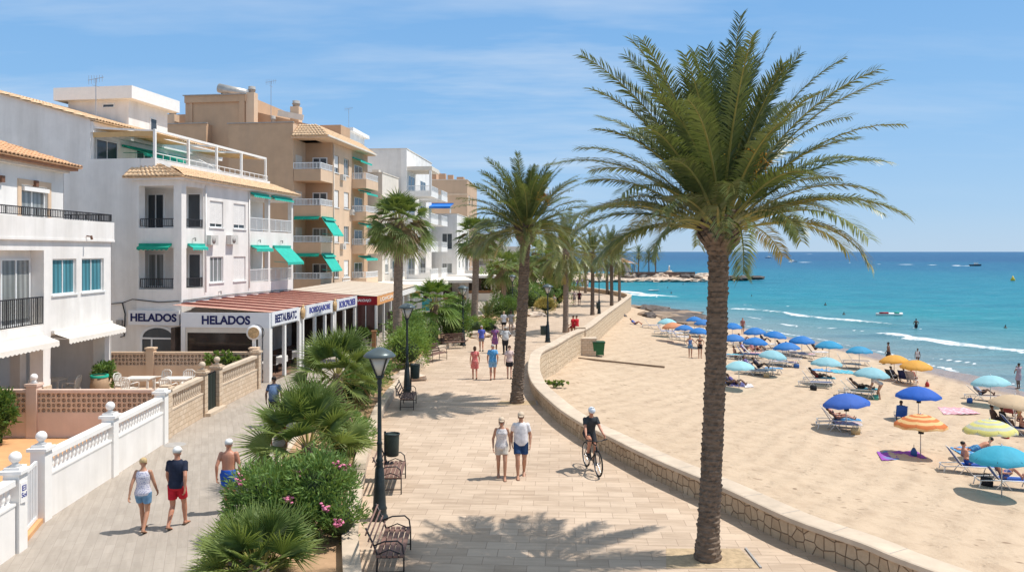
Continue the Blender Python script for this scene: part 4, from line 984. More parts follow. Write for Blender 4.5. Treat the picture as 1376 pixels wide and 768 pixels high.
# ---------------------------------------------------------------- restaurants
SIGNW = M('sign_white', (.78, .78, .80), .4, .02)
ROPE = M('crest_gold', (.55, .36, .18), .5, .4, 9)
def crest(parent, loc, s=1.):
    mb = MB(); mb.lathe([(.05, -.36), (.16, -.28), (.24, -.08), (.26, .1), (.17, .22), (.11, .26), (.13, .34), (.05, .42)], 10); mb.v = [(x * .35 * s, y * s, z * s) for x, y, z in mb.v]
    return mb.build('crest', ROPE, parent, loc)
def chair(mat, name='chair'):
    pass
def restaurant():
    r = thing('restaurant_pavilion', 'white glass sided restaurant pavilion with HELADOS fascia and red and pink canopy', 'restaurant', (-11.3, 36.4, 0), -rad(5))
    L = 14.2
    f = MB(); f.box(-4.3, 0, -.0, .12, 2.55, 3.24); fa = f.build('fascia', SIGNW, r)
    f2 = MB(); f2.box(-.12, 0, .12, L, 2.55, 3.24); fb = f2.build('fascia', WHITE2, r)
    text_part('lettering', 'HELADOS', fa, (-2.1, -.004, 2.9), (PI / 2, 0, 0), 2.35, .42, NAVYT, .012, .035)
    for a0, a1, s in ((.15, 3.65, 'BEETAUBIATC'), (4.75, 9.1, 'BOBSXJABOBE'), (9.95, 14.1, 'BOBCPROBEB')):
        b = MB(); b.box(.004, .07, a0, a1, 2.62, 3.26); o = b.build('sign', SIGNW, r)
        text_part('lettering', s, o, (.072, (a0 + a1) / 2, 2.93), (PI / 2, 0, PI / 2), (a1 - a0) * .8, .40, BLUET if s[0] != 'B' or s[1] == 'O' else NAVYT, .01, .03)
    crest(fb, (.09, 4.2, 2.95)); crest(fb, (.09, 9.52, 2.95))
    p = MB(); p.box(-.3, 0, .0, .34, 0, 2.55)
    for y in (1.9, 3.9, 4.4, 6.3, 8.0, 9.4, 9.8, 11.7, 13.9): p.box(-.14, 0, y, y + (.2 if y not in (3.9, 9.4) else .3), 0, 2.55)
    p.box(-4.3, -4.1, .0, .12, 0, 2.55); p.box(-.55, -.38, .0, .1, 0, 2.55)
    p.pieces('post', WHITE2, r)
    wi = MB(); wi.box(-4.1, -.55, .03, .1, 2.3, 2.55); wi.box(-4.1, -.55, .03, .1, 0, .55); wi.box(-4.1, -4.0, .03, .1, .55, 2.3); wf = wi.build('window', CREAM, r)
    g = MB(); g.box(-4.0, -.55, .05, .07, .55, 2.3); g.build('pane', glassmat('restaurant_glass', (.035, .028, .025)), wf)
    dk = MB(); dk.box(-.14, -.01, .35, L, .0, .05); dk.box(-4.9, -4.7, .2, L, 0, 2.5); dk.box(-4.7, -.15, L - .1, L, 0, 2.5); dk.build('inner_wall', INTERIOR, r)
    fl = MB(); fl.box(-4.8, .0, .12, L, .0, .03); fl.build('floor', M('brown_floor', (.22, .13, .09), .6), r)
    # canopy of alternating beams and faded fabric
    c = MB(); n = 10
    for i in range(n):
        y0 = .1 + i * L / n * 1.0; z0, z1 = 3.27, 3.58
        c.mi = 0; c.add([(0, y0, z0), (0, y0 + L / n * .62, z0), (-4.8, y0 + L / n * .62, z1), (-4.8, y0, z1)], [(0, 1, 2, 3)], False)
    cr = c.build('canopy', PINKF, r)
    b = MB()
    for i in range(n):
        y0 = .1 + i * L / n + L / n * .62; b.add([(0, y0, 3.22), (0, y0 + L / n * .38, 3.22), (-4.8, y0 + L / n * .38, 3.53), (-4.8, y0, 3.53), (0, y0, 3.29), (0, y0 + L / n * .38, 3.29), (-4.8, y0 + L / n * .38, 3.63), (-4.8, y0, 3.63)], [(0, 1, 2, 3), (4, 5, 6, 7), (0, 1, 5, 4), (1, 2, 6, 5), (0, 3, 7, 4)], False)
    b.build('canopy_beam', REDBEAM, cr)
    return r
rest = restaurant()
def restaurant2():
    r = thing('restaurant_pavilion', 'restaurant pavilion with dark red sign facing the path and cream striped canopy', 'restaurant', (-8.75, 50.6, 0), -rad(2)); L = 17
    f = MB(); f.box(-1.45, 0, 0, .1, 2.66, 3.2); s = f.build('sign', RED, r); text_part('lettering', 'BALOAJO', s, (-.85, -.003, 2.93), (PI / 2, 0, 0), .95, .22, WHITE2, .01, .03)
    f = MB(); f.box(-.1, .01, .1, 7.6, 2.62, 3.2); s = f.build('sign', M('orange_sign', (.75, .36, .14), .6, .15, 3), r); text_part('lettering', 'LOHCIAO', s, (.014, 3.6, 2.93), (PI / 2, 0, PI / 2), 5.2, .26, CREAMF, .01, .02)
    f = MB(); f.box(-.1, 0, 7.6, L, 2.7, 3.1); f.build('fascia', WHITE2, r)
    p = MB()
    for y in (0, 2.4, 4.9, 7.4, 10, 12.5, 15, 16.8): p.box(-.14, 0, y, y + .16, 0, 2.62)
    p.box(-1.45, -1.3, 0, .1, 0, 2.7); p.pieces('post', WHITE2, r)
    w = MB(); w.box(-1.3, -.14, .02, .08, .9, 2.66); g = w.build('window', glassmat('red_brown_glass', (.10, .04, .035)), r)
    m = MB(); m.box(-.75, -.7, -.01, .02, .9, 2.6); m.box(-1.3, -.14, -.01, .02, .86, .93); m.build('window_bar', WHMETAL, g)
    k = MB(); k.box(-1.45, 0, .0, .14, 0, .55); k.build('low_wall', CREAM, r)
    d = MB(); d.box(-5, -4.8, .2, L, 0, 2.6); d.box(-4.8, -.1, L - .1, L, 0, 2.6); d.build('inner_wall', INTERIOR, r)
    c = MB(); n = 22
    for i in range(n):
        c.mi = i % 2; y0 = i * L / n; c.add([(.0, y0, 3.22), (.0, y0 + L / n, 3.22), (-6.0, y0 + L / n, 3.6), (-6.0, y0, 3.6)], [(0, 1, 2, 3)], False)
    c.build('canopy', [M('dusty_cream_stripe', (.60, .53, .44), .85), M('brown_stripe', (.42, .32, .24), .85)], r)
    v = MB(); v.box(.05, .45, .1, .7, 1.0, 1.01)
    return r
restaurant2()
def lowrest(label, X, Y, rot, W, L, H, mat, name='restaurant_pavilion'):
    r = thing(name, label, 'restaurant', (X, Y, 0), -rad(rot)); w = MB()
    w.box(-W, 0, 0, L, 0, 1.0); w.box(-W, 0, L - .2, L, 1, H); w.box(-W, -W + .2, 0, L, 1, H)
    n = int(L / 2.4)
    for i in range(n + 1): y = lerp(.1, L - .3, i / n); w.box(-.2, -.0, y - .1, y + .1, 1.0, H)
    m = int(W / 2.4)
    for i in range(m + 1): x = lerp(-W + .1, -.12, i / m); w.box(x - .1, x + .1, 0, .2, 1.0, H)
    w.build('wall', mat, r)
    e = MB(); e.box(-W - .3, .5, -.5, L + .3, H, H + .28); e.build('roof', CREAMF, r)
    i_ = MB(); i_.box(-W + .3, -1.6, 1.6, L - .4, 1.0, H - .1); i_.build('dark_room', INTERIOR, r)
    b = MB(); b.box(-W + .3, -.25, .25, .3, 1.0, 1.35); b.box(-.28, -.24, .3, L - .3, 1, 1.35); b.build('wooden_panel', M('brown_panel', (.35, .17, .08), .7), r)
    return r
lowrest('white flat roofed beach cafe with open dark windows behind the cycad', -6.2, 68.5, -4, 7.5, 9, 2.9, WHITE)
lowrest('second white flat roofed cafe farther along behind the trees', -4.5, 81, -8, 6.5, 11, 2.9, OFFW)
lowrest('distant low cafe terrace near the bend of the promenade', -2.0, 96, -10, 7, 9, 2.9, CREAM)
# plain white ground floor wall with a small sign
gw = thing('shop_wall', 'plain white ground floor shop front with small yellow sign beside the small palm', 'shop', (-7.6, 66.5, 0), 0)
mb = MB(); mb.box(-6, 0, 0, .3, 0, 3.1); mb.build('wall', WHITE, gw); mb = MB(); mb.box(-1.1, -.2, -.04, -.003, 2.3, 2.75); mb.build('sign', M('yellow_sign', (.55, .36, .1), .6), gw)
mb = MB(); mb.box(-.05, .75, -.06, -.02, 1.1, 2.1); mb.build('teal_panel', M('teal_panel', (.03, .35, .38), .6), gw)

# round sign on its post in front of HELADOS
rs = thing('round_sign', 'round white shop sign with gold emblem on white post in front of the restaurant', 'sign', (-11.75, 35.6, 0))
mb = MB(); mb.box(-.07, .07, -.05, .05, 0, 2.1); mb.build('post', WHITE2, rs)
mb = MB(); mb.tube([(0, -.06, 2.42), (0, .03, 2.42)], .34, 28); dsk = mb.build('disc', SIGNW, rs)
mb = MB(); mb.lathe([(.22, 0), (.26, 0), (.26, .012), (.22, .012)], 24); rg = mb.build('emblem_ring', ROPE, dsk, (0, -.066, 2.42)); rg.rotation_euler = (PI / 2, 0, 0)
text_part('lettering', 'LU', dsk, (0, -.066, 2.44), (PI / 2, 0, 0), .24, .2, ROPE, .01, .02)
mb = MB(); mb.tube([(.1 + .36 * math.cos(t), 0, 2.42 + .36 * math.sin(t)) for t in np.linspace(1.7, -.8, 9)], .012, 6); mb.build('bracket', DKMETAL, rs)

# ================================================================ garden walls
BAL_PROF = [(.05, 0), (.055, .03), (.03, .06), (.055, .16), (.06, .22), (.04, .34), (.028, .42), (.045, .46), (.05, .5)]
def lattice(P0, P1, z0, z1, cell=.165, dep=.09):
    P0 = Vector(P0); P1 = Vector(P1); L = (P1 - P0).length; u = (P1 - P0) / L; n = Vector((-u.y, u.x, 0)); nx = max(1, round(L / cell)); nz = max(1, round((z1 - z0) / cell))
    cx, cz = L / nx, (z1 - z0) / nz; mb = MB(); K = 12
    for i in range(nx):
        for j in range(nz):
            c = P0 + u * (i + .5) * cx + V(0, 0, z0 + (j + .5) * cz); o = len(mb.v)
            for d in (0, dep):
                for k in range(K):
                    a = 2 * PI * k / K + PI / 4; ca, sa = math.cos(a), math.sin(a); m = max(abs(ca), abs(sa))
                    mb.v.append(tuple(c + u * (ca / m * cx / 2) + V(0, 0, sa / m * cz / 2) + n * d)); rr = .80 if (i + j) % 2 else .66
                    mb.v.append(tuple(c + u * ca * cx / 2 * rr + V(0, 0, sa * cz / 2 * rr) + n * d))
            for k in range(K):
                k2 = (k + 1) % K
                for b in (o, o + 2 * K): mb.f.append((b + 2 * k, b + 2 * k2, b + 2 * k2 + 1, b + 2 * k + 1)); mb.m.append(0); mb.sm.append(False)
                mb.f.append((o + 2 * k + 1, o + 2 * k2 + 1, o + 2 * K + 2 * k2 + 1, o + 2 * K + 2 * k + 1)); mb.m.append(0); mb.sm.append(False)
            # four petals inside
            for a in (0, PI / 2):
                d = Vector((u * math.cos(a))) + V(0, 0, math.sin(a)); mb.bar(c - d * cx * .27 + n * dep * .5, c + d * cx * .27 + n * dep * .5, .022, .05, n)
    return mb
LATM = M('lattice_block', (.60, .44, .32), .9, .15, 6, .3, 30)
def lattice_wall(label, P0, P1, pillars, top=1.6, lat=(.92, 1.5), mat=None, ball=None):
    x0, y0 = P0; r = thing('lattice_wall', label, 'wall', (x0, y0, 0)); q = V(P1[0] - x0, P1[1] - y0, 0); L = q.length; u = q / L; ang = math.atan2(u.y, u.x); mat = mat or PINKW
    r.rotation_euler = (0, 0, ang)
    w = MB(); w.box(0, L, 0, .14, 0, lat[0]); w.box(0, L, -.03, .17, lat[1], top)
    w.build('wall', mat, r)
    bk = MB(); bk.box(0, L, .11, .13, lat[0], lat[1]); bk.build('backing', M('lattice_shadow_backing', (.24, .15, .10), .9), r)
    lattice((0, .01, 0), (L, .01, 0), lat[0], lat[1]).build('lattice', LATM, r)
    for s in pillars:
        p = MB(); p.box(s - .17, s + .17, -.08, .24, 0, top + .12); p.box(s - .21, s + .21, -.12, .28, top + .12, top + .2); o = p.build('pillar', mat, r)
        if ball: b = MB(); b.lathe([(.14, top + .2), (.06, top + .27), (.08, top + .3)], 10, (s, .08, 0)); b.ball((s, .08, top + .40), .115, 14, 10); b.build('finial', ball, o)
    return r
lattice_wall('long pink lattice wall with one ball topped pillar in front of the patio', (-19.5, 25.5), (-11.75, 25.5), [3.85], 1.6, (.85, 1.5), ball=WHITE2)
lattice_wall('tan lattice wall below the HELADOS window, with two square pillars', (-18.2, 35.1), (-11.5, 35.1), [1.95, 6.6], 1.6, (1.0, 1.5), TANL)

def balustrade(label, pts, top, solid, mat, matw, segs, name='balustrade_wall', posts=(), ballp=(), sp=.19, cap=True):
    """pts: start, end in XY; segs: list of (s0,s1) stretches with balusters; posts: positions"""
    (x0, y0), (x1, y1) = pts; r = thing(name, label, 'wall', (x0, y0, 0)); L = math.hypot(x1 - x0, y1 - y0); r.rotation_euler = (0, 0, math.atan2(y1 - y0, x1 - x0))
    w = MB()
    for a, b in segs: w.box(a, b, -.1, .1, 0, solid)
    w.build('wall', matw, r)
    t = MB()
    for a, b in segs: t.box(a, b, -.12, .12, top - .12, top); t.box(a, b, -.12, .12, solid, solid + .05)
    t.build('rail', mat, r)
    first = None
    for a, b in segs:
        n = max(1, int((b - a) / sp)); h = top - .12 - solid - .05
        for i in range(n):
            s = a + (i + .5) * (b - a) / n
            if first is None:
                m = MB(); m.lathe([(rr, z / .5 * h) for rr, z in BAL_PROF], 8); first = m.build('baluster', mat, r, (s, 0, solid + .05)); first_me = first.data
            else: link('baluster', first_me, r, (s, 0, solid + .05))
    for s in posts:
        m = MB(); m.box(s - .16, s + .16, -.16, .16, 0, top + .1); m.box(s - .22, s + .22, -.22, .22, top + .1, top + .17); m.box(s - .15, s + .15, -.15, .15, top + .17, top + .23); o = m.build('pillar', mat if matw is not BLOCKS else matw, r)
        if s in ballp: b = MB(); b.lathe([(.13, top + .23), (.05, top + .29), (.07, top + .31)], 12, (s, 0, 0)); b.ball((s, 0, top + .41), .12, 16, 10); b.build('finial', mat, o)
    return r
# white wall along the path: from the white end pillar towards the camera
balustrade('white balustrade wall beside the path, with balls on its pillars', ((-11.17, 24.9), (-10.70, 17.75)), 1.5, .98, WHITE2, WHITE, [(.15, 3.5), (3.8, 7.0)], posts=(0, 3.65, 7.15), ballp=(3.65, 7.15))
balustrade('short white balustrade wall at the left edge, nearer than the white gate', ((-10.14, 15.95), (-9.6, 10.2)), 1.5, .98, WHITE2, WHITE, [(.2, 5.2)], posts=(0.0,), ballp=(0.0,))
gt = thing('garden_gate', 'white metal bar gate with small blue lettered plate on its left post', 'gate', (-10.66, 17.5, 0), math.atan2(-1.25, .4))
mb = MB(); mb.box(-.0, .08, -.03, .03, .12, 1.42); mb.box(1.12, 1.2, -.03, .03, .12, 1.42); mb.box(.08, 1.12, -.025, .025, 1.34, 1.42); mb.box(.08, 1.12, -.025, .025, .12, .2)
mb.build('gate_frame', WHMETAL, gt); mb = MB(); [mb.box(.13 + i * .13, .175 + i * .13, -.015, .015, .2, 1.34) for i in range(8)]; mb.build('gate_bars', WHMETAL, gt)
mb = MB(); mb.box(.70, .84, -.045, -.03, .9, 1.35); 
pl = thing('house_sign', 'small blue and white tile sign with a cursive name at the white gate', 'sign', (-9.955, 15.93, 1.2), rad(86))
mb = MB(); mb.box(-.1, .1, -.01, .01, -.2, .22); mb.build('plate', WHITE2, pl)
text_part('lettering', 'El', pl, (0, -.012, .1), (PI / 2, 0, 0), .12, .11, BLUET, .004, .01); text_part('lettering', 'Sol', pl, (0, -.012, -.04), (PI / 2, 0, 0), .15, .1, BLUET, .004, .01)
# doorstep below gate
mb = MB(); mb.box(-.15, 1.35, -.3, .12, 0, .1); tag(mb.build('doorstep', ORANGET, None, (-10.66, 17.5, 0), math.atan2(-1.25, .4)), 'orange tiled step under the white gate', 'step')
# tan stone balustrade walls and dark gate
balustrade('cream balustrade on stone block wall nearer than the dark gate', ((-11.5, 29.0), (-11.35, 25.6)), 1.5, .85, COPE, BLOCKS, [(.2, 3.2)], posts=(0, 3.4), ballp=(0,))
balustrade('cream balustrade on stone block wall between dark gate and restaurant', ((-11.42, 34.9), (-11.48, 30.4)), 1.5, .85, COPE, BLOCKS, [(.2, 4.3)], posts=(0, 4.5), ballp=(4.5,))
dg = thing('dark_gate', 'tall dark green metal gate between two stone pillars', 'gate', (-11.48, 29.75, 0), PI / 2)
mb = MB(); mb.box(-.5, .45, -.02, .02, .1, 1.45); mb.build('gate_leaf', M('dark_green_gate', (.03, .045, .035), .6), dg); mb = MB(); [mb.box(-.48 + i * .15, -.45 + i * .15, -.035, .035, .1, 1.5) for i in range(7)]; mb.build('gate_bars', DKMETAL, dg)
mb = MB(); mb.box(-11.9, -11.15, 28.9, 30.6, 0, .12); tag(mb.build('doorstep', COPE), 'pale stone step under the dark gate', 'step')
# terraces
mb = MB(); mb.box(-25, -11.3, 10, 25.5, -.02, .03); struct(mb.build('terrace', ORANGET))
mb = MB(); mb.box(-25, -11.6, 25.5, 36, -.02, .035); struct(mb.build('patio', M('patio_tiles', (.56, .42, .32), .8, .12, 2)))
# ================================================================ foliage material
def leafmat(name, c_dark, c_light, c_dry=None, trans=.25, rough=.5, spec=.35):
    m, nt, b, out = nodes_of(name)
    at = nt.nodes.new('ShaderNodeAttribute'); at.attribute_name = 'tone'
    stops = [(0., c_dark), (.75, c_light), (1., c_dry or c_light)]
    c = ramp(nt, at.outputs['Fac'], stops)
    n = noise(nt, coord(nt), 1.5, 3); c = mixc(nt, mixfac(nt, n, .35, .7, .3), c, tuple(x * .7 for x in c_dark))
    nt.links.new(c, b.inputs['Base Color']); b.inputs['Roughness'].default_value = rough; b.inputs['Specular IOR Level'].default_value = spec
    tr = nt.nodes.new('ShaderNodeBsdfTranslucent'); tc = mixc(nt, .5, c, (.35, .42, .05)); nt.links.new(tc, tr.inputs[0])
    mx = nt.nodes.new('ShaderNodeMixShader'); mx.inputs[0].default_value = trans
    nt.links.new(b.outputs[0], mx.inputs[1]); nt.links.new(tr.outputs[0], mx.inputs[2]); nt.links.new(mx.outputs[0], out.inputs[0])
    _M[name] = m; return m
DATEL = leafmat('date_palm_leaf', (.05, .08, .026), (.22, .25, .09), (.54, .43, .18), .18, .4, .45)
DATEY = leafmat('date_palm_leaf_yellowed', (.08, .105, .025), (.25, .255, .075), (.50, .38, .14), .15, .4, .45)
FANL = leafmat('fan_palm_leaf', (.10, .16, .04), (.35, .41, .13), (.55, .48, .22), .3)
FANB = leafmat('bright_palm_leaf', (.09, .18, .03), (.26, .38, .08), (.46, .44, .14), .3)
OLEAL = leafmat('oleander_leaf', (.08, .17, .04), (.26, .39, .11), (.40, .42, .16), .28)
BUSHL = leafmat('clipped_bush_leaf', (.05, .115, .025), (.15, .26, .06), (.32, .36, .10), .25)
SKIRT = leafmat('dead_frond_skirt', (.22, .14, .07), (.48, .34, .18), (.60, .46, .26), .15)
STALK = M('green_yellow_leafstalk', (.30, .27, .08), .5, .2, 3)
BARK = M('palm_bark', (.165, .12, .088), .95, .45, 6, 1., 22, sc=(1, 1, 2.5))
BARKL = M('grey_palm_bark', (.27, .20, .15), .95, .35, 5, 1., 20, sc=(1, 1, 3))
FRUIT = M('orange_date_clusters', (.62, .30, .04), .7, .25, 12)
WOOD = M('shrub_wood', (.16, .11, .07), .9, .2, 5)

def crown_mesh(name, mat, rng, n, L, e_hi, e_lo, nl=46, ll=.42, lw=.028, droop=1.0, e_pow=1.0, stalkmat=None, base_r=.25, seg=2, tone0=.0, zdrop=.5, bias=0., vee=.55, lvar=.15, tl0=.16):
    """feather palm crown: n fronds, each a curved midrib with paired leaflets"""
    vs = []; fs = []; tone = []; mi = []
    off = 0
    def addv(P, t):
        nonlocal off
        vs.append(P); tone.append(t); o = off; off += len(P); return o
    for i in range(n):
        u = (i + .5) / n; az = i * 2.39996 + rng.uniform(-.15, .15)
        e0 = lerp(e_hi, e_lo, u ** e_pow) + rng.uniform(-.08, .08)
        Lf = L * (1 + rng.uniform(-lvar, lvar)) * (.78 + .22 * math.sin(PI * min(1, u * 1.15 + .15)))
        K = 16; t = np.linspace(0, 1, K + 1)
        dr = droop * (.38 + .72 * u) * (1 + rng.uniform(-.2, .2))
        el = e0 - dr * t ** 1.7
        ds = Lf / K
        hx = np.concatenate([[0], np.cumsum(np.cos(el[:-1]) * ds)]) + base_r * (.3 + .7 * u); hz = np.concatenate([[0], np.cumsum(np.sin(el[:-1]) * ds)]) - zdrop * u
        ca, sa = math.cos(az), math.sin(az)
        side = rng.uniform(-.18, .18) * Lf * t ** 2
        P = np.stack([hx * ca - side * sa, hx * sa + side * ca, hz], 1)
        T = np.gradient(P, axis=0); T /= np.linalg.norm(T, axis=1)[:, None]
        S = np.cross(T, np.array([0, 0, 1.])); S /= np.linalg.norm(S, axis=1)[:, None] + 1e-9
        roll = rng.uniform(-.5, .5); Up = np.cross(S, T); S2 = S * math.cos(roll) + Up * math.sin(roll); U2 = np.cross(S2, T)
        age = min(1, max(0, u * .75 + rng.uniform(-.15, .2))) ** 2 + tone0
        # midrib: flat three sided strip
        w = np.linspace(.038, .006, K + 1)[:, None] * (L / 4.2) ** .5
        A = P + S2 * w; B = P - S2 * w; C = P - U2 * w * 1.1
        o = addv(np.concatenate([A, B, C]), np.full(3 * (K + 1), .85))
        for k in range(K):
            for a, b_ in ((0, 1), (1, 2), (2, 0)):
                fs.append([o + a * (K + 1) + k, o + b_ * (K + 1) + k, o + b_ * (K + 1) + k + 1, o + a * (K + 1) + k + 1]); mi.append(1)
        # leaflets
        tl = np.linspace(tl0, .99, nl) + np.array([rng.uniform(-.006, .006) for _ in range(nl)])
        tl = np.clip(tl, .12, .995)
        base = np.stack([np.interp(tl, t, P[:, c]) for c in range(3)], 1); TT = np.stack([np.interp(tl, t, T[:, c]) for c in range(3)], 1)
        SS = np.stack([np.interp(tl, t, S2[:, c]) for c in range(3)], 1); UU = np.stack([np.interp(tl, t, U2[:, c]) for c in range(3)], 1)
        lenl = ll * (.5 + .5 * np.sin(PI * np.clip(tl * .8 + .12, 0, 1)) ** .7) * (1 - .25 * tl ** 6)
        for sgn in (-1, 1):
            rj = np.array([[rng.uniform(-.2, .2), rng.uniform(-.32, .28)] for _ in range(nl)])
            sweep = (.75 + .55 * tl)[:, None]
            D = SS * sgn * (1.) + TT * (sweep + rj[:, :1]) + UU * (vee * (1 - .5 * tl[:, None]) + rj[:, 1:])
            D /= np.linalg.norm(D, axis=1)[:, None]
            ln = (lenl * (1 + rj[:, 0] * .6))[:, None]
            W = np.cross(D, UU + SS * .3 * sgn); W /= np.linalg.norm(W, axis=1)[:, None] + 1e-9
            g = np.array([0, 0, -1.])
            m1 = base + D * ln * .5 + g * ln * .03; tip = base + D * ln * .96 + g * ln * (.14 + .14 * u)
            ww = lw * (.75 + .25 * np.sin(PI * tl))[:, None]
            Q = np.stack([base - W * ww * .35, base + W * ww * .35, m1 + W * ww * .5, m1 - W * ww * .5, tip + W * ww * .06, tip - W * ww * .06], 1).reshape(-1, 3)
            tt = np.clip(age + np.array([rng.uniform(-.12, .12) for _ in range(nl)]) + .12 * tl, 0, 1)
            o = addv(Q, np.repeat(tt, 6))
            for k in range(nl):
                q = o + 6 * k; fs.append([q, q + 1, q + 2, q + 3]); fs.append([q + 3, q + 2, q + 4, q + 5]); mi += [0, 0]
    return np_mesh(name, np.concatenate(vs), fs, [mat, stalkmat or STALK], np.concatenate(tone), False, mi)

def fan_mesh(name, mat, rng, n, pet, R, e_hi, e_lo, seg=22, sweep=2.6, hang=.0, droop=.3, base_r=.12, zdrop=.3, tone0=0., e_pow=1., split=.45, az0=0., az1=None, roll=.25):
    vs = []; fs = []; tone = []; mi = []; off = 0
    for i in range(n):
        u = (i + .5) / n; az = i * 2.39996 + rng.uniform(-.2, .2) if az1 is None else lerp(az0, az1, rng.random())
        el = lerp(e_hi, e_lo, u ** e_pow) + rng.uniform(-.12, .12)
        pl = pet * (1 + rng.uniform(-.15, .15)); ca, sa = math.cos(az), math.sin(az)
        d = np.array([math.cos(el) * ca, math.cos(el) * sa, math.sin(el)])
        b0 = np.array([ca, sa, 0]) * base_r + np.array([0, 0, -zdrop * u])
        bend = np.array([0, 0, -1]) * droop * pl * .35
        hub = b0 + d * pl + bend
        s = np.cross(d, [0, 0, 1.]); s /= np.linalg.norm(s) + 1e-9; up = np.cross(s, d)
        mid = b0 + d * pl * .5 + bend * .2
        w = .018
        Pp = np.array([b0 + s * w * 1.5, b0 - s * w * 1.5, mid + s * w, mid - s * w, hub + s * w * .6, hub - s * w * .6, b0 - up * w, mid - up * w, hub - up * w * .6])
        vs.append(Pp); tone.append(np.full(9, .8)); o = off; off += 9
        for a in ([0, 1, 3, 2], [2, 3, 5, 4], [0, 2, 7, 6], [2, 4, 8, 7], [1, 6, 7, 3], [3, 7, 8, 5]): fs.append([o + k for k in a]); mi.append(1)
        fd = (hub - mid); fd /= np.linalg.norm(fd); rl = rng.uniform(-roll, roll); s0 = s; s = s0 * math.cos(rl) + np.cross(fd, s0) * math.sin(rl); fu = np.cross(s, fd)
        age = min(1, max(0, u * .6 + rng.uniform(-.12, .22))) ** 1.5 + tone0
        Rl = R * (1 + rng.uniform(-.12, .12))
        for k in range(seg):
            a = lerp(-sweep / 2, sweep / 2, (k + .5) / seg) * 1.0; da = sweep / seg * .5
            def ray(an, r, lift):
                v = (fd * math.cos(an) + s * math.sin(an)); c = .18 * math.cos(an)
                return hub + v * r + fu * (lift + .12 * r * abs(math.sin(an))) + np.array([0, 0, -1]) * droop * (r / Rl) ** 2 * Rl * .35
            rr = Rl * (.82 + .18 * math.cos(a * .7)) * (1 + rng.uniform(-.08, .08)); rm = rr * split
            p0 = hub; p1 = ray(a - da, rm, .0); p2 = ray(a, rm, .035 * R); p3 = ray(a + da, rm, .0)
            tj = np.array([0, 0, -1]) * rng.uniform(0, .16) * rr * (1 + 3 * hang) + s * rng.uniform(-.03, .03)
            tip = ray(a + rng.uniform(-.03, .03), rr, 0) + tj
            m2 = (p2 + tip) / 2; wv = (p3 - p1) * .28
            vs.append(np.array([p0, p1, p2, p3, tip, m2 - wv, m2 + wv])); t_ = np.clip(age + rng.uniform(-.1, .1), 0, 1); tone.append(np.array([t_, t_, t_, t_, min(1, t_ + .3), t_ + .05, t_ + .05])); o = off; off += 7
            fs += [[o, o + 1, o + 2, o + 2], [o, o + 2, o + 3, o + 3], [o + 1, o + 2, o + 4, o + 5], [o + 2, o + 3, o + 6, o + 4]]; mi += [0] * 4
    q = [f if f[2] != f[3] else f for f in fs]
    # triangles padded: give them as true quads by nudging
    return tri_mesh(name, np.concatenate(vs), q, [mat, STALK], np.concatenate(tone), mi)
def tri_mesh(name, verts, fs, mats, tone, mi):
    me = bpy.data.meshes.new(name); F_ = [tuple(f) if f[2] != f[3] else tuple(f[:3]) for f in fs]
    me.from_pydata(verts.tolist(), [], F_)
    for m in mats: me.materials.append(m)
    me.polygons.foreach_set('material_index', mi)
    at = me.attributes.new('tone', 'FLOAT', 'POINT'); at.data.foreach_set('value', np.asarray(tone, dtype=np.float32)); me.update(); return me

def trunk_mesh(name, mat, rng, h, r0, r1, lean=(0, 0), bulge=0., ring=.075, n=22, flare=1.35, step=.028, amp=.05, curve=0.):
    mb = MB(); k = int(h / step); ncol = max(5, int(n / 3.2)) if n > 18 else 6
    for i in range(k + 1):
        z = h * i / k; t = i / k; r = lerp(r0, r1, t) * (1 + (flare - 1) * math.exp(-z / .35))
        if bulge: 
            q = max(0, 1 - (h - z) / .7); r *= 1 + bulge * math.sin(min(1, q * 1.35) * PI / 2) 
        cx = lean[0] * t + curve * math.sin(PI * t); cy = lean[1] * t
        for j in range(n):
            a = 2 * PI * j / n
            row = int(z / ring); ca_ = a * ncol / (2 * PI) + .5 * (row % 2) + .13 * math.sin(row * 1.7); cu = ca_ % 1.; cv = (z / ring) % 1.
            hh = math.sin(row * 12.9898 + (int(ca_) % ncol) * 78.233) * 43758.5453; hh -= math.floor(hh)
            scar = (1 - abs(2 * cu - 1) ** 3) * (.25 + .75 * cv) * (.35 + .9 * hh)
            rr = r * (1 + amp * (scar - .45) * 1.7 + rng.uniform(-.012, .012)) * (1 + (.05 * math.sin(a * 9 + i) if bulge and h - z < .9 else 0))
            mb.v.append((cx + rr * math.cos(a), cy + rr * math.sin(a), z))
    for i in range(k):
        for j in range(n):
            mb.f.append((i * n + j, i * n + (j + 1) % n, (i + 1) * n + (j + 1) % n, (i + 1) * n + j)); mb.m.append(0); mb.sm.append(False)
    mb.f.append(tuple(k * n + j for j in range(n))); mb.m.append(0); mb.sm.append(False)
    return mb.mesh(name, mat)
def stubs(name, rng, n, r, z0, z1, mat, s=.16):
    """cut leaf bases ringed round the head of the trunk"""
    mb = MB()
    for i in range(n):
        u = i / n; a = i * 2.39996; z = lerp(z0, z1, u); rr = r * (1 + .25 * math.sin(u * PI * .5))
        c = V(rr * math.cos(a), rr * math.sin(a), z); d = V(math.cos(a), math.sin(a), .9 + rng.uniform(-.1, .3)).normalized()
        mb.tube([c - d * .08, c + d * s * rng.uniform(.5, 1.0)], [(s * .42, s * .22), (s * .33, s * .14)], 6, lat=V(-math.sin(a), math.cos(a), 0))
    mb.sm = [False] * len(mb.sm)
    return mb.mesh(name, mat)
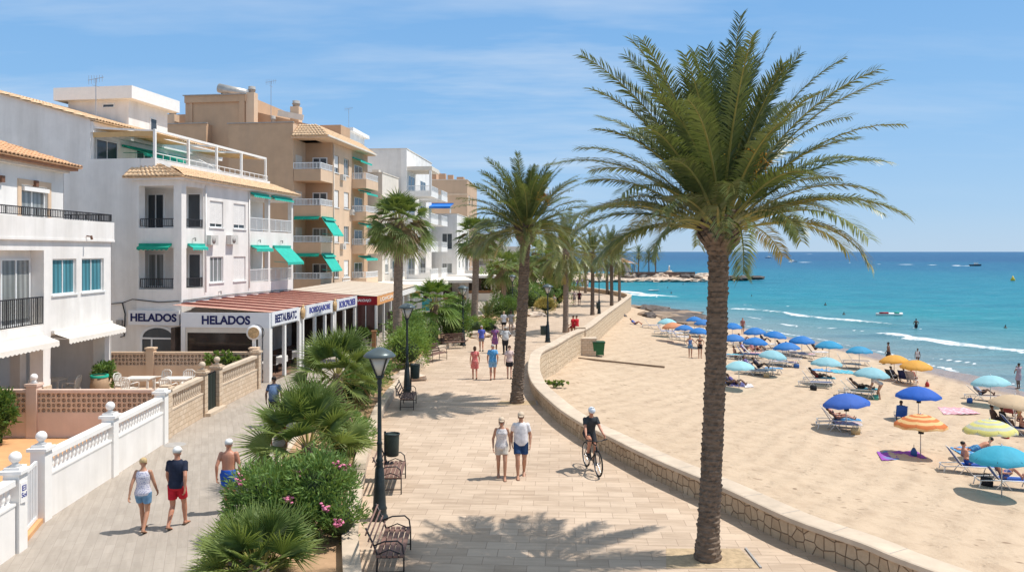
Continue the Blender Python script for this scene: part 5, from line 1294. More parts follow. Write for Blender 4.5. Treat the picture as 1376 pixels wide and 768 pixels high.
def fruit_mesh(rng, k=5, z=0.15, L=.9):
    mb = MB()
    for i in range(k):
        a = i * 2.4 + 4.6; e = V(math.cos(a) * .5 * L, math.sin(a) * .5 * L, z + .25)
        for j in range(26):
            p = e + V(rng.gauss(0, .13), rng.gauss(0, .13), rng.gauss(-.12, .16)) * L
            mb.bar(e + V(-math.cos(a) * .12, -math.sin(a) * .12, .18), p, .012)
            for _ in range(3): q = p + V(rng.gauss(0, .03), rng.gauss(0, .03), rng.gauss(0, .05)); mb.ball(q, (.014, .014, .02), 5, 3)
        mb.tube([(0, 0, z - .1), tuple(e * .55 + V(0, 0, .2)), tuple(e + V(0, 0, .15))], .018, 5)
    return mb.mesh('fruit_cluster', FRUIT)

# ---------------------------------------------------------------- the two great date palms
def date_palm(label, px, py, h, L, n, seed, lean, r0, r1, nl, ll, group, detail=True, leaf=None, e_lo=-.75, droop=.95, lw=.03, tl0=.16, ep=1.):
    rng = random.Random(seed); x, y = gp(px, py); r = thing('date_palm', label, 'palm tree', (x, y, 0), 0, group)
    link('trunk', trunk_mesh('trunk', BARK, rng, h, r0, r1, lean, .85, .1, 32 if detail else 14, 1.3, .025 if detail else .05, .13, .03), r)
    top = link('trunk_head', stubs('trunk_head', rng, 90 if detail else 30, r1 * 1.5, -.5, .12, BARK, .2), r, (lean[0], lean[1], h)); 
    cr = link('crown', crown_mesh('crown', leaf or DATEL, rng, n, L, 1.5, e_lo, nl, ll, lw * (1 if detail else 1.3), droop, ep, STALK, r1 * 1.3, zdrop=.22, tl0=tl0), r, (lean[0], lean[1], h + .02))
    link('fruit_cluster', fruit_mesh(rng, 3, .35, .8), r, (lean[0] + .5, lean[1] - .35, h + .65))
    return r
P1 = date_palm('tallest nearest date palm, rising in front of the sea wall and beach', 950, 750, 6.72, 3.72, 96, 11, (.25, 0), .215, .195, 92, .46, None, e_lo=.16, droop=1.15, ep=1.15, lw=.027, tl0=.22)
P2 = date_palm('second date palm, leaning slightly right, behind the strolling couple', 694, 541, 7.05, 3.0, 92, 12, (.38, .1), .235, .205, 58, .42, None, e_lo=-.12, droop=1.3, lw=.03, tl0=.2)
# square of bare soil round them
for (px, py, w, lb) in ((950, 750, .95, 'square of bare earth around the foot of the nearest palm'), (694, 541, .85, 'square of bare earth around the foot of the second palm')):
    x, y = gp(px, py); mb = MB(); mb.quad((-w * .95, -w * .5, 0), (w * .95, -w * .5, 0), (w * .85, w * .55, 0), (-w * .75, w * .55, 0)); struct(mb.build('tree_pit', M('pale_pit_earth', (.46, .34, .21), .95, .25, 6, .8, 30), None, (x, y, .006)))
    mb = MB(); mb.box(w * .95, w * .95 + .04, -w * .5, w * .55, 0, .03); struct(mb.build('pit_edge', GREY, None, (x, y, 0)))
# ---------------------------------------------------------------- row of date palms beside the wall (two source trees, copied)
rngA = random.Random(31)
def row_proto(seed, h, L, n, nl, label, leaf, lo):
    rng = random.Random(seed); r = thing('date_palm', label, 'palm tree', (0, 0, 0), 0, 'date palms in a row beside the sea wall')
    link('trunk', trunk_mesh('trunk', BARKL if leaf is DATEY else BARK, rng, h, .21, .19, (.05, .05), .6, .1, 12, 1.25, .06, .08), r)
    link('crown', crown_mesh('crown', leaf, rng, n, L, 1.45, lo, nl, .45, .045, 1.05, 1.0, STALK, .22, tone0=.05), r, (.05, .05, h)); return r
rowA = row_proto(41, 6.2, 3.2, 50, 34, 'date palm with yellowing fronds beside the wall, third from the camera', DATEY, -1.1)
rowB = row_proto(42, 6.6, 3.1, 48, 32, 'slender green date palm beside the wall, before the wall bends', DATEL, -1.0)
def put(o, px, py, h=None, s=1., label=None, rz=0, first=False, grp=None):
    x, y = gp(px, py)
    if first: o.location = (x, y, 0); o.rotation_euler = (0, 0, rz); o.scale = (s, s, s); return o
    return copy_tree(o, (x, y, 0), rz, label, grp, scale=s)
put(rowA, 760, 446.6, first=True, s=1.02)
put(rowB, 796, 423, first=True, s=.92); rowB['label'] = 'date palm beside the wall, fourth from the camera, next to a lamp post'
for (px, py, s, pr, rz, lb) in [(822, 410.5, .97, rowB, 1.2, 'date palm beside the wall, fifth from the camera'), (832.6, 405, .9, rowA, 2.2, 'date palm closest to the tip where the sea wall bends'),
                                (816, 395.4, .98, rowB, 3., 'thin distant date palm standing beyond the bend of the wall'), (786.7, 393.5, .95, rowA, 4., 'distant date palm on the promenade left of the wall bend'),
                                (751, 398, 1.0, rowB, 5., 'distant dark trunked date palm on the left side of the promenade'), (766, 392, .95, rowB, .4, 'distant date palm on the far promenade, between two darker trunks'),
                                (741, 402, 1., rowA, 2.9, 'date palm at the far end of the planted strip')]:
    put(pr, px, py, s=s, label=lb, rz=rz)
for (px, Y, s, rz, lb) in [(858, 250, 1.0, 0, 'leftmost of the three palms on the distant headland'), (872, 253, 0.88, 2, 'middle and shortest of the three palms on the distant headland'), (881, 252, 1.02, 4, 'rightmost and tallest of the three palms on the distant headland')]:
    copy_tree(rowB, ((px - CX) * Y / F, Y, -.9), rz, lb, 'palms on the distant headland', scale=s)

# ---------------------------------------------------------------- washingtonia fan palms
def washingtonia(label, x, y, h, seed, R=1.0, pet=1.0, n=58, lean=(0, 0), skirt=26, leaf=None, r0=.27, r1=.24, fine=True):
    rng = random.Random(seed); r = thing('fan_palm', label, 'palm tree', (x, y, 0), 0, 'tall fan palms in the planted strip')
    link('trunk', trunk_mesh('trunk', BARKL, rng, h, r0, r1, lean, 0, .09, 16, 1.25, .045, .06), r)
    link('crown', fan_mesh('crown', leaf or FANL, rng, n, pet, R, 1.45, -.85, 20 if fine else 12, 2.6, .3, .4, .15, .4, roll=.5), r, (lean[0], lean[1], h + .1))
    if skirt: link('dead_fronds', fan_mesh('dead_fronds', SKIRT, rng, skirt, pet * .62, R * .95, .5, -1.15, 14, 1.5, .8, .9, .2, .3), r, (lean[0], lean[1], h + .15))
    return r
x, y = gp(533, 487); washingtonia('tall fan palm with brown dead fronds, in front of the tan building', x, y, 7.75, 51, 1.05, 1.0, 60, (.15, 0))
x, y = gp(637, 447); washingtonia('slim tall fan palm behind the second date palm, left of it', x, y, 7.3, 52, 1.05, 1.0, 46, (.2, 0), 18)
x, y = gp(677, 420); washingtonia('shorter fan palm seen right beside the second date palm trunk', x, y, 4.6, 53, 1.15, 1.1, 46, (0, 0), 16, fine=False)
x, y = gp(737, 412); washingtonia('distant fan palm behind shrubs on the left of the promenade', x, y, 5.2, 54, 1.1, 1.1, 36, (0, 0), 10, fine=False)
x, y = gp(700, 414); washingtonia('distant fan palm over the far cafe, right of the second date palm', x, y, 4.6, 55, 1.1, 1.1, 36, (0, 0), 10, fine=False)
x, y = gp(718, 410); washingtonia('drooping distant fan palm in the middle of the far planting', x, y, 6.0, 56, 1.1, 1.1, 36, (0, 0), 12, fine=False)
# young bright palm with short trunk
def young_palm(label, px, py, h, seed, L=2.1, s=1, n=44):
    rng = random.Random(seed); x, y = gp(px, py); r = thing('young_palm', label, 'palm tree', (x, y, 0))
    link('trunk', trunk_mesh('trunk', BARK, rng, h, .3, .24, (0, 0), .1, .1, 14, 1.2, .05, .08), r)
    link('crown', fan_mesh('crown', FANB, rng, n, .95, 1.15, 1.45, -.55, 16, 2.0, .2, .5, .15, .3), r, (0, 0, h)); return r
young_palm('bushy bright green young palm with short brown trunk above the benches', 583, 466, 2.9, 61)
def cycad(label, px, py, seed, s=1., h=.5):
    rng = random.Random(seed); x, y = gp(px, py); r = thing('cycad', label, 'plant', (x, y, 0))
    link('trunk', trunk_mesh('trunk', BARK, rng, h, .22, .2, (0, 0), 0, .1, 12, 1.1, .05, .08), r)
    link('crown', crown_mesh('crown', DATEL, rng, 30, 1.9 * s, 1.45, .15, 30, .3, .03, 1.5, 1., STALK, .15, zdrop=.1), r, (0, 0, h)); return r
cycad('low feathery palm with arching fronds beside the clipped round bush', 655, 436, 71)

# ---------------------------------------------------------------- low fan palms in the near planter
def dwarf(label, X, Y, h, seed, R, pet, n, e_lo=-.35, tilt=0, nst=3, z0=.08):
    rng = random.Random(seed); r = thing('low_fan_palm', label, 'palm bush', (X, Y, z0))
    link('trunk', trunk_mesh('trunk', BARK, rng, h, .2, .17, (0, 0), 0, .08, 14, 1.1, .04, .12), r)
    link('crown', fan_mesh('crown', FANL, rng, n, pet, R, 1.45, e_lo, 28, 3.3, .0, .12, .08, .25, split=.42, roll=.9), r, (0, 0, h))
    link('dead_fronds', fan_mesh('dead_fronds', SKIRT, rng, 9, pet * .7, R * .8, -.2, -1.1, 16, 1.6, .6, .8, .1, .2), r, (0, 0, h - .1))
    return r
dwarf('large spreading fan palm bush in the planter, left of the nearest lamp post', -5.35, 20.5, 1.0, 81, .98, .9, 34, -.1)
dwarf('fan palm bush with drooping dry leaves, behind the largest fan palm bush', -6.2, 27.8, 1.7, 82, 1.0, .9, 36, -.45)
dwarf('nearest low fan palm bush at the bottom edge, spiky blue green leaves', -4.5, 13.9, .45, 83, .76, .55, 28, .15)
dwarf('small low fan palm bush at the lower left of the planter edge', -5.15, 14.7, .2, 84, .6, .5, 24, .1)

# ---------------------------------------------------------------- shrubs
def leaf_cloud(name, mat, rng, blobs, nleaf, ll, lw, up=.4, tone0=0.):
    """leaves spread through a set of ellipsoids (cx,cy,cz,rx,ry,rz): most near the skin, clumped"""
    g = np.random.default_rng(rng.randrange(1 << 30)); V_ = []; T_ = []
    vol = np.array([b[3] * b[4] * b[5] for b in blobs]); vol /= vol.sum()
    for b, f in zip(blobs, vol):
        k = max(10, int(nleaf * f)); nc = max(6, k // 22)
        cd = g.normal(size=(nc, 3)); cd /= np.linalg.norm(cd, axis=1)[:, None]; cd[:, 2] = np.abs(cd[:, 2]) * np.where(g.random(nc) < .8, 1, -1)
        rad_ = .55 + .45 * g.random(nc) ** .5 + .12 * (g.random(nc) < .15)
        cc = np.array(b[:3]) + cd * rad_[:, None] * np.array(b[3:6])
        ci = g.integers(0, nc, k); r_ = g.normal(size=(k, 3)) * min(b[3:6]) * .13
        p = cc[ci] + r_
        d = cd[ci] * .9 + g.normal(size=(k, 3)) * .55 + np.array([0, 0, up]); d /= np.linalg.norm(d, axis=1)[:, None]
        w = np.cross(d, g.normal(size=(k, 3))); w /= np.linalg.norm(w, axis=1)[:, None]
        l = ll * (.65 + .7 * g.random(k))[:, None]
        q = np.stack([p - w * lw * .15, p + d * l * .5 - w * lw * .5, p + d * l, p + d * l * .5 + w * lw * .5], 1)
        V_.append(q.reshape(-1, 3)); tn = np.clip(.1 + .55 * g.random(nc)[ci] * 1. + .35 * g.random(k) + tone0 - .15, 0, 1); T_.append(np.repeat(tn, 4))
    v = np.concatenate(V_); n = len(v) // 4
    return np_mesh(name, v, np.arange(4 * n).reshape(n, 4), mat, np.concatenate(T_))
def shrub(label, X, Y, blobs, nleaf, ll=.13, lw=.03, mat=None, seed=1, z0=.08, name='shrub', flowers=0, fcol=None, group=None, core=.62, cat='shrub'):
    rng = random.Random(seed); r = thing(name, label, cat, (X, Y, z0), 0, group)
    link('foliage', leaf_cloud('foliage', mat or OLEAL, rng, blobs, nleaf, ll, lw), r)
    st = MB()
    for b in blobs:
        for _ in range(5): st.tube([(b[0] * .3 + rng.uniform(-.05, .05), b[1] * .3, 0), (b[0] + rng.uniform(-.2, .2) * b[3], b[1] + rng.uniform(-.2, .2) * b[4], b[2] + b[5] * .5)], [.022, .008], 5)
        st.ball((b[0], b[1], b[2]), (b[3] * core, b[4] * core, b[5] * core), 10, 7)  # solid dark core: shade inside the crown put into its colour
    st.m = [0] * len(st.f); co = st.build('branches_and_shade_core', M('shrub_inner_shade', (.035, .055, .02), .95, .3, 5), r)
    if flowers:
        for _ in range(flowers):
            fl = MB(); b = rng.choice(blobs); a = rng.uniform(-2.7, .6); e = rng.uniform(.1, 1.3)
            c = V(b[0] + b[3] * 1.03 * math.cos(a) * math.cos(e), b[1] + b[4] * 1.03 * math.sin(a) * math.cos(e), b[2] + b[5] * 1.03 * math.sin(e))
            for k in range(14): fl.ball(c + V(rng.gauss(0, .05), rng.gauss(0, .05), rng.gauss(0, .045)), (.04, .04, .022), 6, 4)
            fl.build('flower_cluster', fcol, r)

    return r
PINKFL = M('pink_petals', (.75, .22, .36), .6, .3, 20); REDFL = M('red_petals', (.55, .05, .05), .6, .3, 20)
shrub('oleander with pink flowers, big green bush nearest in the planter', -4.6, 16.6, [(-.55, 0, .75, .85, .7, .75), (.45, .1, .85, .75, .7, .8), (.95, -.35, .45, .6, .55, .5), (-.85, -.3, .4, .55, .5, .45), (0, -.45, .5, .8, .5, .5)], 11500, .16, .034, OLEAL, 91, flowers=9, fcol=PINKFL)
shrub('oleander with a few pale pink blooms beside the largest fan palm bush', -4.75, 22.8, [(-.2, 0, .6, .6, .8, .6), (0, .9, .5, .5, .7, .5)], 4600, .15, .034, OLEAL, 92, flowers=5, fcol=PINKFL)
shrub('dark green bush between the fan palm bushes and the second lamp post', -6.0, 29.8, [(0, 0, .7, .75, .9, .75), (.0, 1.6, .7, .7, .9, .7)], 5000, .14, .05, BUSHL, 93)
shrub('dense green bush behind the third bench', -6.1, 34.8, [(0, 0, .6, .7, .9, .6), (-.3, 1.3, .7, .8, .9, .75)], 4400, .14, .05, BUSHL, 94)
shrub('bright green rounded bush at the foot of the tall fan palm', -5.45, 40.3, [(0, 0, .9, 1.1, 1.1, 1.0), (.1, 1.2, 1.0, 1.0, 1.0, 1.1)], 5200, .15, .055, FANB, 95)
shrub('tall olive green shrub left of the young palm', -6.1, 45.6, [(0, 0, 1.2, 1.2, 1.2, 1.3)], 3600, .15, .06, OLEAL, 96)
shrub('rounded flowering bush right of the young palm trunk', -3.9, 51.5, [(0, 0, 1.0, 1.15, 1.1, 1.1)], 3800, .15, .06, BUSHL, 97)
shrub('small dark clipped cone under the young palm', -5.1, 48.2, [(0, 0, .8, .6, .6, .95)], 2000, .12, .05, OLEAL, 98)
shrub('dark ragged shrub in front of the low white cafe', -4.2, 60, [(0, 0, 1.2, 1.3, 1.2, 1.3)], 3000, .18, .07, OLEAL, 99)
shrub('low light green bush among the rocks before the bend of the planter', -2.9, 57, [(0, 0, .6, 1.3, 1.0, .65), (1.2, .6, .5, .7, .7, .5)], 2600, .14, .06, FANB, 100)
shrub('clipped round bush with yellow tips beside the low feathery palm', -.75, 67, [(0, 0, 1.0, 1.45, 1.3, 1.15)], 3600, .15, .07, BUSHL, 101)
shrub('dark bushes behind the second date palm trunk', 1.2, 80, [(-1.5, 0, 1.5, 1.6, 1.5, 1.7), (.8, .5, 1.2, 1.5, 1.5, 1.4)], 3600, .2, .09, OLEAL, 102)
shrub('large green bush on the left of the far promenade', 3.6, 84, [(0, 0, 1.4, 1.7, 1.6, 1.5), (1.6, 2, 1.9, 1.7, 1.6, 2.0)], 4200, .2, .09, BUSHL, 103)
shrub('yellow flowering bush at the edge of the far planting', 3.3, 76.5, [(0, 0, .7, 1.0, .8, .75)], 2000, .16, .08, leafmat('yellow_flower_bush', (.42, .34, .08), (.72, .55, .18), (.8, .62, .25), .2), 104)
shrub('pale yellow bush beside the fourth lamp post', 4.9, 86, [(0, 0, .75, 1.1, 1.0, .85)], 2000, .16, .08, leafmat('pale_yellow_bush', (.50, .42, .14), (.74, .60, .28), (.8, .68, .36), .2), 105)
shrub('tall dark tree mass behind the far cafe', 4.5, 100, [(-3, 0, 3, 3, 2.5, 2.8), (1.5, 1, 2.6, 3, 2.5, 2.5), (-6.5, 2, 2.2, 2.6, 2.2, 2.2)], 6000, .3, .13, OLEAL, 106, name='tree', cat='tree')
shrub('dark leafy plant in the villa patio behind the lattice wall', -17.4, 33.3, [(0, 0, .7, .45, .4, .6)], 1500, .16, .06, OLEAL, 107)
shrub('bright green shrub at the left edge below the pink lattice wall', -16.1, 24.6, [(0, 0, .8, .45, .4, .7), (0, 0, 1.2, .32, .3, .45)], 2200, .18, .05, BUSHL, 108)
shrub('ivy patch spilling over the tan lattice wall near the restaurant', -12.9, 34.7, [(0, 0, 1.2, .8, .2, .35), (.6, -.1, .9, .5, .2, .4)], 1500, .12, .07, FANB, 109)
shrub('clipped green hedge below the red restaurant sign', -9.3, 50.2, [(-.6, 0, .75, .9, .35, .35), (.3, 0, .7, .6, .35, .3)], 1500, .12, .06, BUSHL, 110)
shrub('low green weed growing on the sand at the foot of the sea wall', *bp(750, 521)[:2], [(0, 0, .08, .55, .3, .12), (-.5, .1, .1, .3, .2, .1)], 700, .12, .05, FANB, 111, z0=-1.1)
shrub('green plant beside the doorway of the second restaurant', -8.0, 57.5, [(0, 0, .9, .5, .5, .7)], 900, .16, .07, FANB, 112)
for i, (X, Y, s, lb) in enumerate([(-3.6, 53.6, .55, 'pale boulder at the planter edge beside the third lamp post'), (-2.4, 56, .8, 'wide pale boulder edging the planter bend'), (-1.4, 58.6, .7, 'boulder with upright pointed top edging the planter bend'), (-.3, 62, .8, 'flat boulder edging the planter below the clipped round bush'), (2.3, 74, .8, 'reddish boulder beside the yellow flowering bush'), (-5.0, 37.2, .75, 'flat pale boulder in the planter between the third bench and the green bush'), (-4.8, 52.0, .5, 'small pale boulder beside the fifth bench')]):
    rock([2, 8, 5][i % 3], (X, Y, .15), (s * 1.2, s, s * (.55 if i != 2 else 1.2)), lb, None, i * 1.3)
# ================================================================ lamps, benches, bins
LGL = M('frosted_lamp_glass', (.62, .58, .50), .35, .05, 4)
def lamp_proto():
    r = thing('street_lamp', '', 'street lamp', (0, 0, 0), 0, 'lamp posts along the promenade')
    mb = MB(); mb.lathe([(.20, 0), (.20, .06), (.165, .1), (.16, .22), (.175, .25), (.15, .3), (.14, .55), (.10, 1.15), (.075, 1.22), (.09, 1.26), (.07, 1.3), (.09, 1.34), (.06, 1.4), (.055, 1.7), (.07, 1.73), (.05, 1.78), (.042, 3.05), (.06, 3.1), (.05, 3.18), (.055, 3.22)], 16); mb.build('pole', LAMPM, r)
    hd = MB(); hd.lathe([(.07, 3.2), (.10, 3.26), (.06, 3.3)], 12)
    for k in range(4):
        a = k * PI / 2 + PI / 4; hd.bar((.06 * math.cos(a), .06 * math.sin(a), 3.22), (.29 * math.cos(a), .29 * math.sin(a), 3.72), .028)
    h = hd.build('lantern_frame', LAMPM, r)
    g = MB(); g.lathe([(.07, 3.28), (.255, 3.70)], 16); g.build('lantern_glass', LGL, h)
    c = MB(); c.lathe([(.36, 3.70), (.37, 3.73), (.30, 3.80), (.16, 3.88), (.05, 3.92), (.0, 3.925)], 20); c.build('lantern_cap', M('lamp_cap_metal', (.10, .125, .13), .35, .15, 5, metallic=.3), h)
    return r
lp = lamp_proto()
LAMPS = [(510, 697, 'nearest lamp post, dark green, beside the two near benches'), (547, 531, 'second lamp post, with a litter bin hung on its right side'), (622, 464, 'third lamp post, thin, beside the fifth bench'),
         (736, 459.4, 'fourth lamp post, on the wall side with a litter bin on its left'), (805, 421.4, 'fifth lamp post, beside the wall between two palm trunks'), (688.5, 424, 'far lamp post at the left side of the promenade, among bushes'), (711, 402, 'distant small lamp post on the far promenade')]
for i, (px, py, lb) in enumerate(LAMPS):
    x, y = gp(px, py)
    if i == 0: lp.location = (x, y, 0); lp['label'] = lb
    else: copy_tree(lp, (x, y, 0), i * .4, lb)
def bin_proto():
    r = thing('litter_bin', '', 'litter bin', (0, 0, 0), 0, 'litter bins on the promenade')
    mb = MB(); n = 14
    mb.lathe([(.15, .5), (.17, .52), (.185, 1.0), (.19, 1.08)], n, cap=False); mb.lathe([(.0, .5), (.15, .5)], n, cap=False); mb.lathe([(.17, 1.06), (.02, 1.0)], n, cap=False)
    mb.build('drum', M('bin_metal', (.04, .06, .055), .5, .2, 9, .2, 60, metallic=.2), r)
    t = MB(); t.lathe([(.195, 1.06), (.205, 1.07), (.205, 1.1), (.18, 1.1), (.18, 1.06)], n, cap=False); t.build('rim', LAMPM, r)
    p = MB(); p.box(-.22, -.17, -.03, .03, .0, 1.15); p.bar((-.2, 0, .6), (-.1, 0, .6), .05); p.bar((-.2, 0, 1.0), (-.1, 0, 1.0), .05); p.build('bracket', LAMPM, r)
    return r
bn = bin_proto()
BINS = [(-3.2, 20.9, 'dark litter bin between the nearest lamp post and the second bench'), (-4.12, 33.35, 'litter bin on the right of the second lamp post'), (2.1, 52.7, 'litter bin on the left of the fourth lamp post'), (8.45, 76.7, 'small distant litter bin on the fifth lamp post')]
for i, (X, Y, lb) in enumerate(BINS):
    rz = 0 if i < 2 else PI
    if i == 0: bn.location = (X, Y, .15); bn['label'] = lb; bn.rotation_euler = (0, 0, 0)
    else: copy_tree(bn, (X, Y, .2 if i < 2 else 0), rz, lb)
def bench_proto():
    """faces +x, long axis y"""
    r = thing('bench', '', 'bench', (0, 0, 0), 0, 'slatted benches facing the promenade'); Lh = .78
    s = MB()
    for i in range(5): x = -.2 + i * .108; s.box(x - .042, x + .042, -Lh, Lh, .42, .455)
    s.build('seat', WOODB, r)
    b = MB()
    for i in range(4):
        z = .53 + i * .115; x = -.27 - .05 * i; b.bar((x, -Lh, z), (x, Lh, z), .03, .09, (.35, 0, 1))
    b.build('backrest', WOODB, r)
    for sg in (-1, 1):
        y = sg * (Lh - .08); f = MB()
        f.tube([(.27, y, 0), (.27, y, .42), (.24, y, .62), (.15, y, .70), (-.1, y, .69), (-.28, y, .62)], .016, 7)
        f.tube([(-.24, y, 0), (-.22, y, .42), (-.28, y, .6), (-.44, y, .95)], .018, 7); f.bar((-.23, y, .40), (.27, y, .40), .035, .03); f.bar((-.24, y, .12), (.27, y, .12), .02)
        f.tube([(.2, y + .001, .46), (.0, y, .54), (-.2, y, .46)], .012, 6)
        f.build('side_frame', DKMETAL, r)
    st = MB(); st.bar((0, -Lh + .1, .38), (0, Lh - .1, .38), .03); st.build('stretcher', DKMETAL, r)
    return r
bp0 = bench_proto()
BENCH = [(-2.32, 15.3, 0.04, 'nearest slatted bench, at the bottom edge right of the planter'), (-3.1, 20.35, .06, 'second slatted bench, behind the nearest lamp post'), (-4.1, 30.8, .05, 'third bench, at the foot of the second lamp post'), (-4.25, 43.6, -.5, 'fourth bench, reddish, showing its back slats beside the green bush'), (-3.7, 49.2, -1.25, 'fifth bench, wide and low, turned across the promenade')]
for i, (X, Y, rz, lb) in enumerate(BENCH):
    if i == 0: bp0.location = (X, Y, 0); bp0['label'] = lb; bp0.rotation_euler = (0, 0, rz)
    else: copy_tree(bp0, (X, Y, 0), rz, lb)
# stone box and green bin by the wall
x, y, z = bp(788, 478); bx = thing('stone_box', 'low stone block bin store against the foot of the sea wall', 'stone box', (x - .1, y, z))
mb = MB(); mb.prism_y([(-.95, -.6), (.75, -.6), (.8, 1.15), (-1.0, 1.15)], 0, .9); mb.build('body', BLOCKS, bx); mb = MB(); mb.box(-1.05, .85, -.04, .95, 1.15, 1.24); mb.build('lid', COPE, bx)
x, y, z = bp(804, 478); gb = thing('wheeled_bin', 'green wheeled bin standing on the sand beside the stone bin store', 'bin', (x, y, z))
mb = MB(); k = .42; mb.add([(-k * .8, -.3, .1), (k * .8, -.3, .1), (k * .8, .3, .1), (-k * .8, .3, .1), (-k, -.36, .95), (k, -.36, .95), (k, .36, .95), (-k, .36, .95)], [(0, 3, 2, 1), (4, 5, 6, 7), (0, 1, 5, 4), (1, 2, 6, 5), (2, 3, 7, 6), (3, 0, 4, 7)], False); mb.build('body', M('green_plastic', (.025, .12, .045), .5, .15, 4), gb)
mb = MB(); mb.box(-k - .03, k + .03, -.42, .42, .95, 1.03); mb.build('lid', M('dark_green_plastic', (.02, .08, .035), .5), gb)
for s in (-1, 1): mb = MB(); mb.tube([(s * .36, .3, .12), (s * .42, .3, .12)], .12, 12); mb.build('wheel', DKMETAL, gb)
mb = MB(); mb.box(0, 5.8, 0, .08, -.08, .03); x, y, z = bp(777, 481); o = mb.build('plank', M('weathered_board', (.22, .15, .10), .9, .3, 3), None, (x, y, z + .03)); o.rotation_euler = (0, rad(5.0), -.12); tag(o, 'long dark board lying on the sand in front of the green wheeled bin', 'board')
# manhole covers
for (px, py, lb) in ((235, 597, 'round manhole cover on the path behind the two strolling walkers'),):
    x, y = gp(px, py); mb = MB(); mb.lathe([(.0, .006), (.32, .006), (.33, 0)], 24, cap=False); tag(mb.build('manhole_cover', GREY, None, (x, y, .002)), lb, 'manhole cover')

# ---------------------------------------------------------------- plastic patio furniture
PLAST = M('white_plastic', (.74, .70, .64), .45, .06, 5)
def patio_chair():
    r = thing('patio_chair', '', 'chair', (0, 0, 0), 0, 'white plastic patio chairs')
    m = MB(); m.grid(lambda u, v: (lerp(-.23, .23, u), lerp(-.22, .24, v), .42 - .02 * math.sin(PI * u)), 4, 3); m.box(-.24, .24, -.23, .25, .38, .41); m.build('seat', PLAST, r)
    b = MB()
    for i in range(6): x = -.2 + i * .08; b.bar((x, .24, .42), (x * 1.1, .33, .84), .045, .015)
    b.tube([(-.25, .27, .6), (-.24, .32, .82), (-.12, .345, .9), (.12, .345, .9), (.24, .32, .82), (.25, .27, .6)], .022, 6); b.build('backrest', PLAST, r)
    for sx in (-1, 1):
        a = MB(); a.tube([(sx * .25, .26, .62), (sx * .28, -.1, .64), (sx * .27, -.22, .6), (sx * .25, -.24, .4)], .022, 6); a.build('armrest', PLAST, r)
        for sy in (-.22, .25): l = MB(); l.bar((sx * .22, sy, .4), (sx * .27, sy * 1.12, 0), .045, .035); l.build('leg', PLAST, r)
    return r
def patio_table(c=None):
    r = thing('patio_table', '', 'table', (0, 0, 0), 0, 'patio tables')
    m = MB(); m.box(-.55, .55, -.4, .4, .70, .735); m.box(-.5, .5, -.36, .36, .64, .699); m.build('tabletop', PLAST, r)
    for sx in (-.46, .46):
        for sy in (-.32, .32): l = MB(); l.box(sx - .035, sx + .035, sy - .035, sy + .035, 0, .64); l.build('leg', PLAST, r)
    return r
pc = patio_chair(); pt = patio_table()
CH_ = [(-16.5, 33.2, 1.4, 'white plastic chair at the left end of the patio table by the villa corner'), (-15.9, 32.5, 2.9, 'white plastic chair in front of the patio table beside the villa'), (-15.2, 33.9, -.3, 'rounded white chair behind the patio table by the villa'), (-14.2, 32.3, 3.1, 'white plastic chair in front of the cream stone table'), (-14.1, 33.9, .1, 'white plastic chair behind the cream stone table'), (-19.3, 31.9, 1.2, 'grey shaded chair under the villa awning'), (-20.3, 31.3, 2.4, 'white chair at the far left under the villa awning'), (-18.4, 32.6, -1.5, 'white chair below the villa pillar, draped with a cloth')]
for i, (X, Y, rz, lb) in enumerate(CH_):
    if i == 0: pc.location = (X, Y, .035); pc.rotation_euler = (0, 0, rz); pc['label'] = lb
    else: copy_tree(pc, (X, Y, .035), rz, lb)
for i, (X, Y, rz, lb) in enumerate([(-15.8, 33.2, 0, 'white plastic patio table between chairs, beside the villa corner'), (-14.2, 33.1, 0, 'cream patio table nearest the stone block wall'), (-19.4, 32.9, 0, 'patio table in the shade under the villa awning')]):
    if i == 0: pt.location = (X, Y, .035); pt['label'] = lb
    else: copy_tree(pt, (X, Y, .035), rz, lb)
wb = thing('waste_barrel', 'brown barrel with green liner beside the villa corner pillar', 'barrel', (-17.0, 32.2, .035)); mb = MB(); mb.lathe([(.3, 0), (.36, .45), (.32, .95)], 14); mb.build('body', M('brown_barrel', (.35, .23, .14), .8, .2), wb); mb = MB(); mb.lathe([(.345, .9), (.35, 1.0), (.28, 1.0)], 14, cap=False); mb.build('liner', GREENF, wb)
# tables and chairs inside the restaurant
dc = thing('dining_chair', '', 'chair', (0, 0, 0), 0, 'dining chairs in the restaurant')
mb = MB(); mb.box(-.2, .2, -.2, .2, .42, .46); mb.build('seat', M('grey_cushion', (.42, .40, .38), .8), dc); mb = MB(); mb.box(-.2, .2, .17, .2, .46, .9); mb.build('backrest', M('dark_chair', (.08, .06, .05), .6), dc)
for sx in (-.18, .18):
    for sy in (-.18, .18): l = MB(); l.box(sx - .015, sx + .015, sy - .015, sy + .015, 0, .42); l.build('leg', DKMETAL, dc)
dt = thing('dining_table', '', 'table', (0, 0, 0), 0, 'dining tables in the restaurant')
mb = MB(); mb.box(-.42, .42, -.42, .42, .72, .76); mb.build('tabletop', WHITE2, dt); mb = MB(); mb.box(-.43, .43, -.43, .43, .45, .719); mb.build('tablecloth', WHITE2, dt); mb = MB(); mb.lathe([(.04, .0), (.04, .45)], 8); mb.build('pedestal', DKMETAL, dt)
k = 0
ORD = ['first', 'second', 'third', 'fourth', 'fifth', 'sixth']
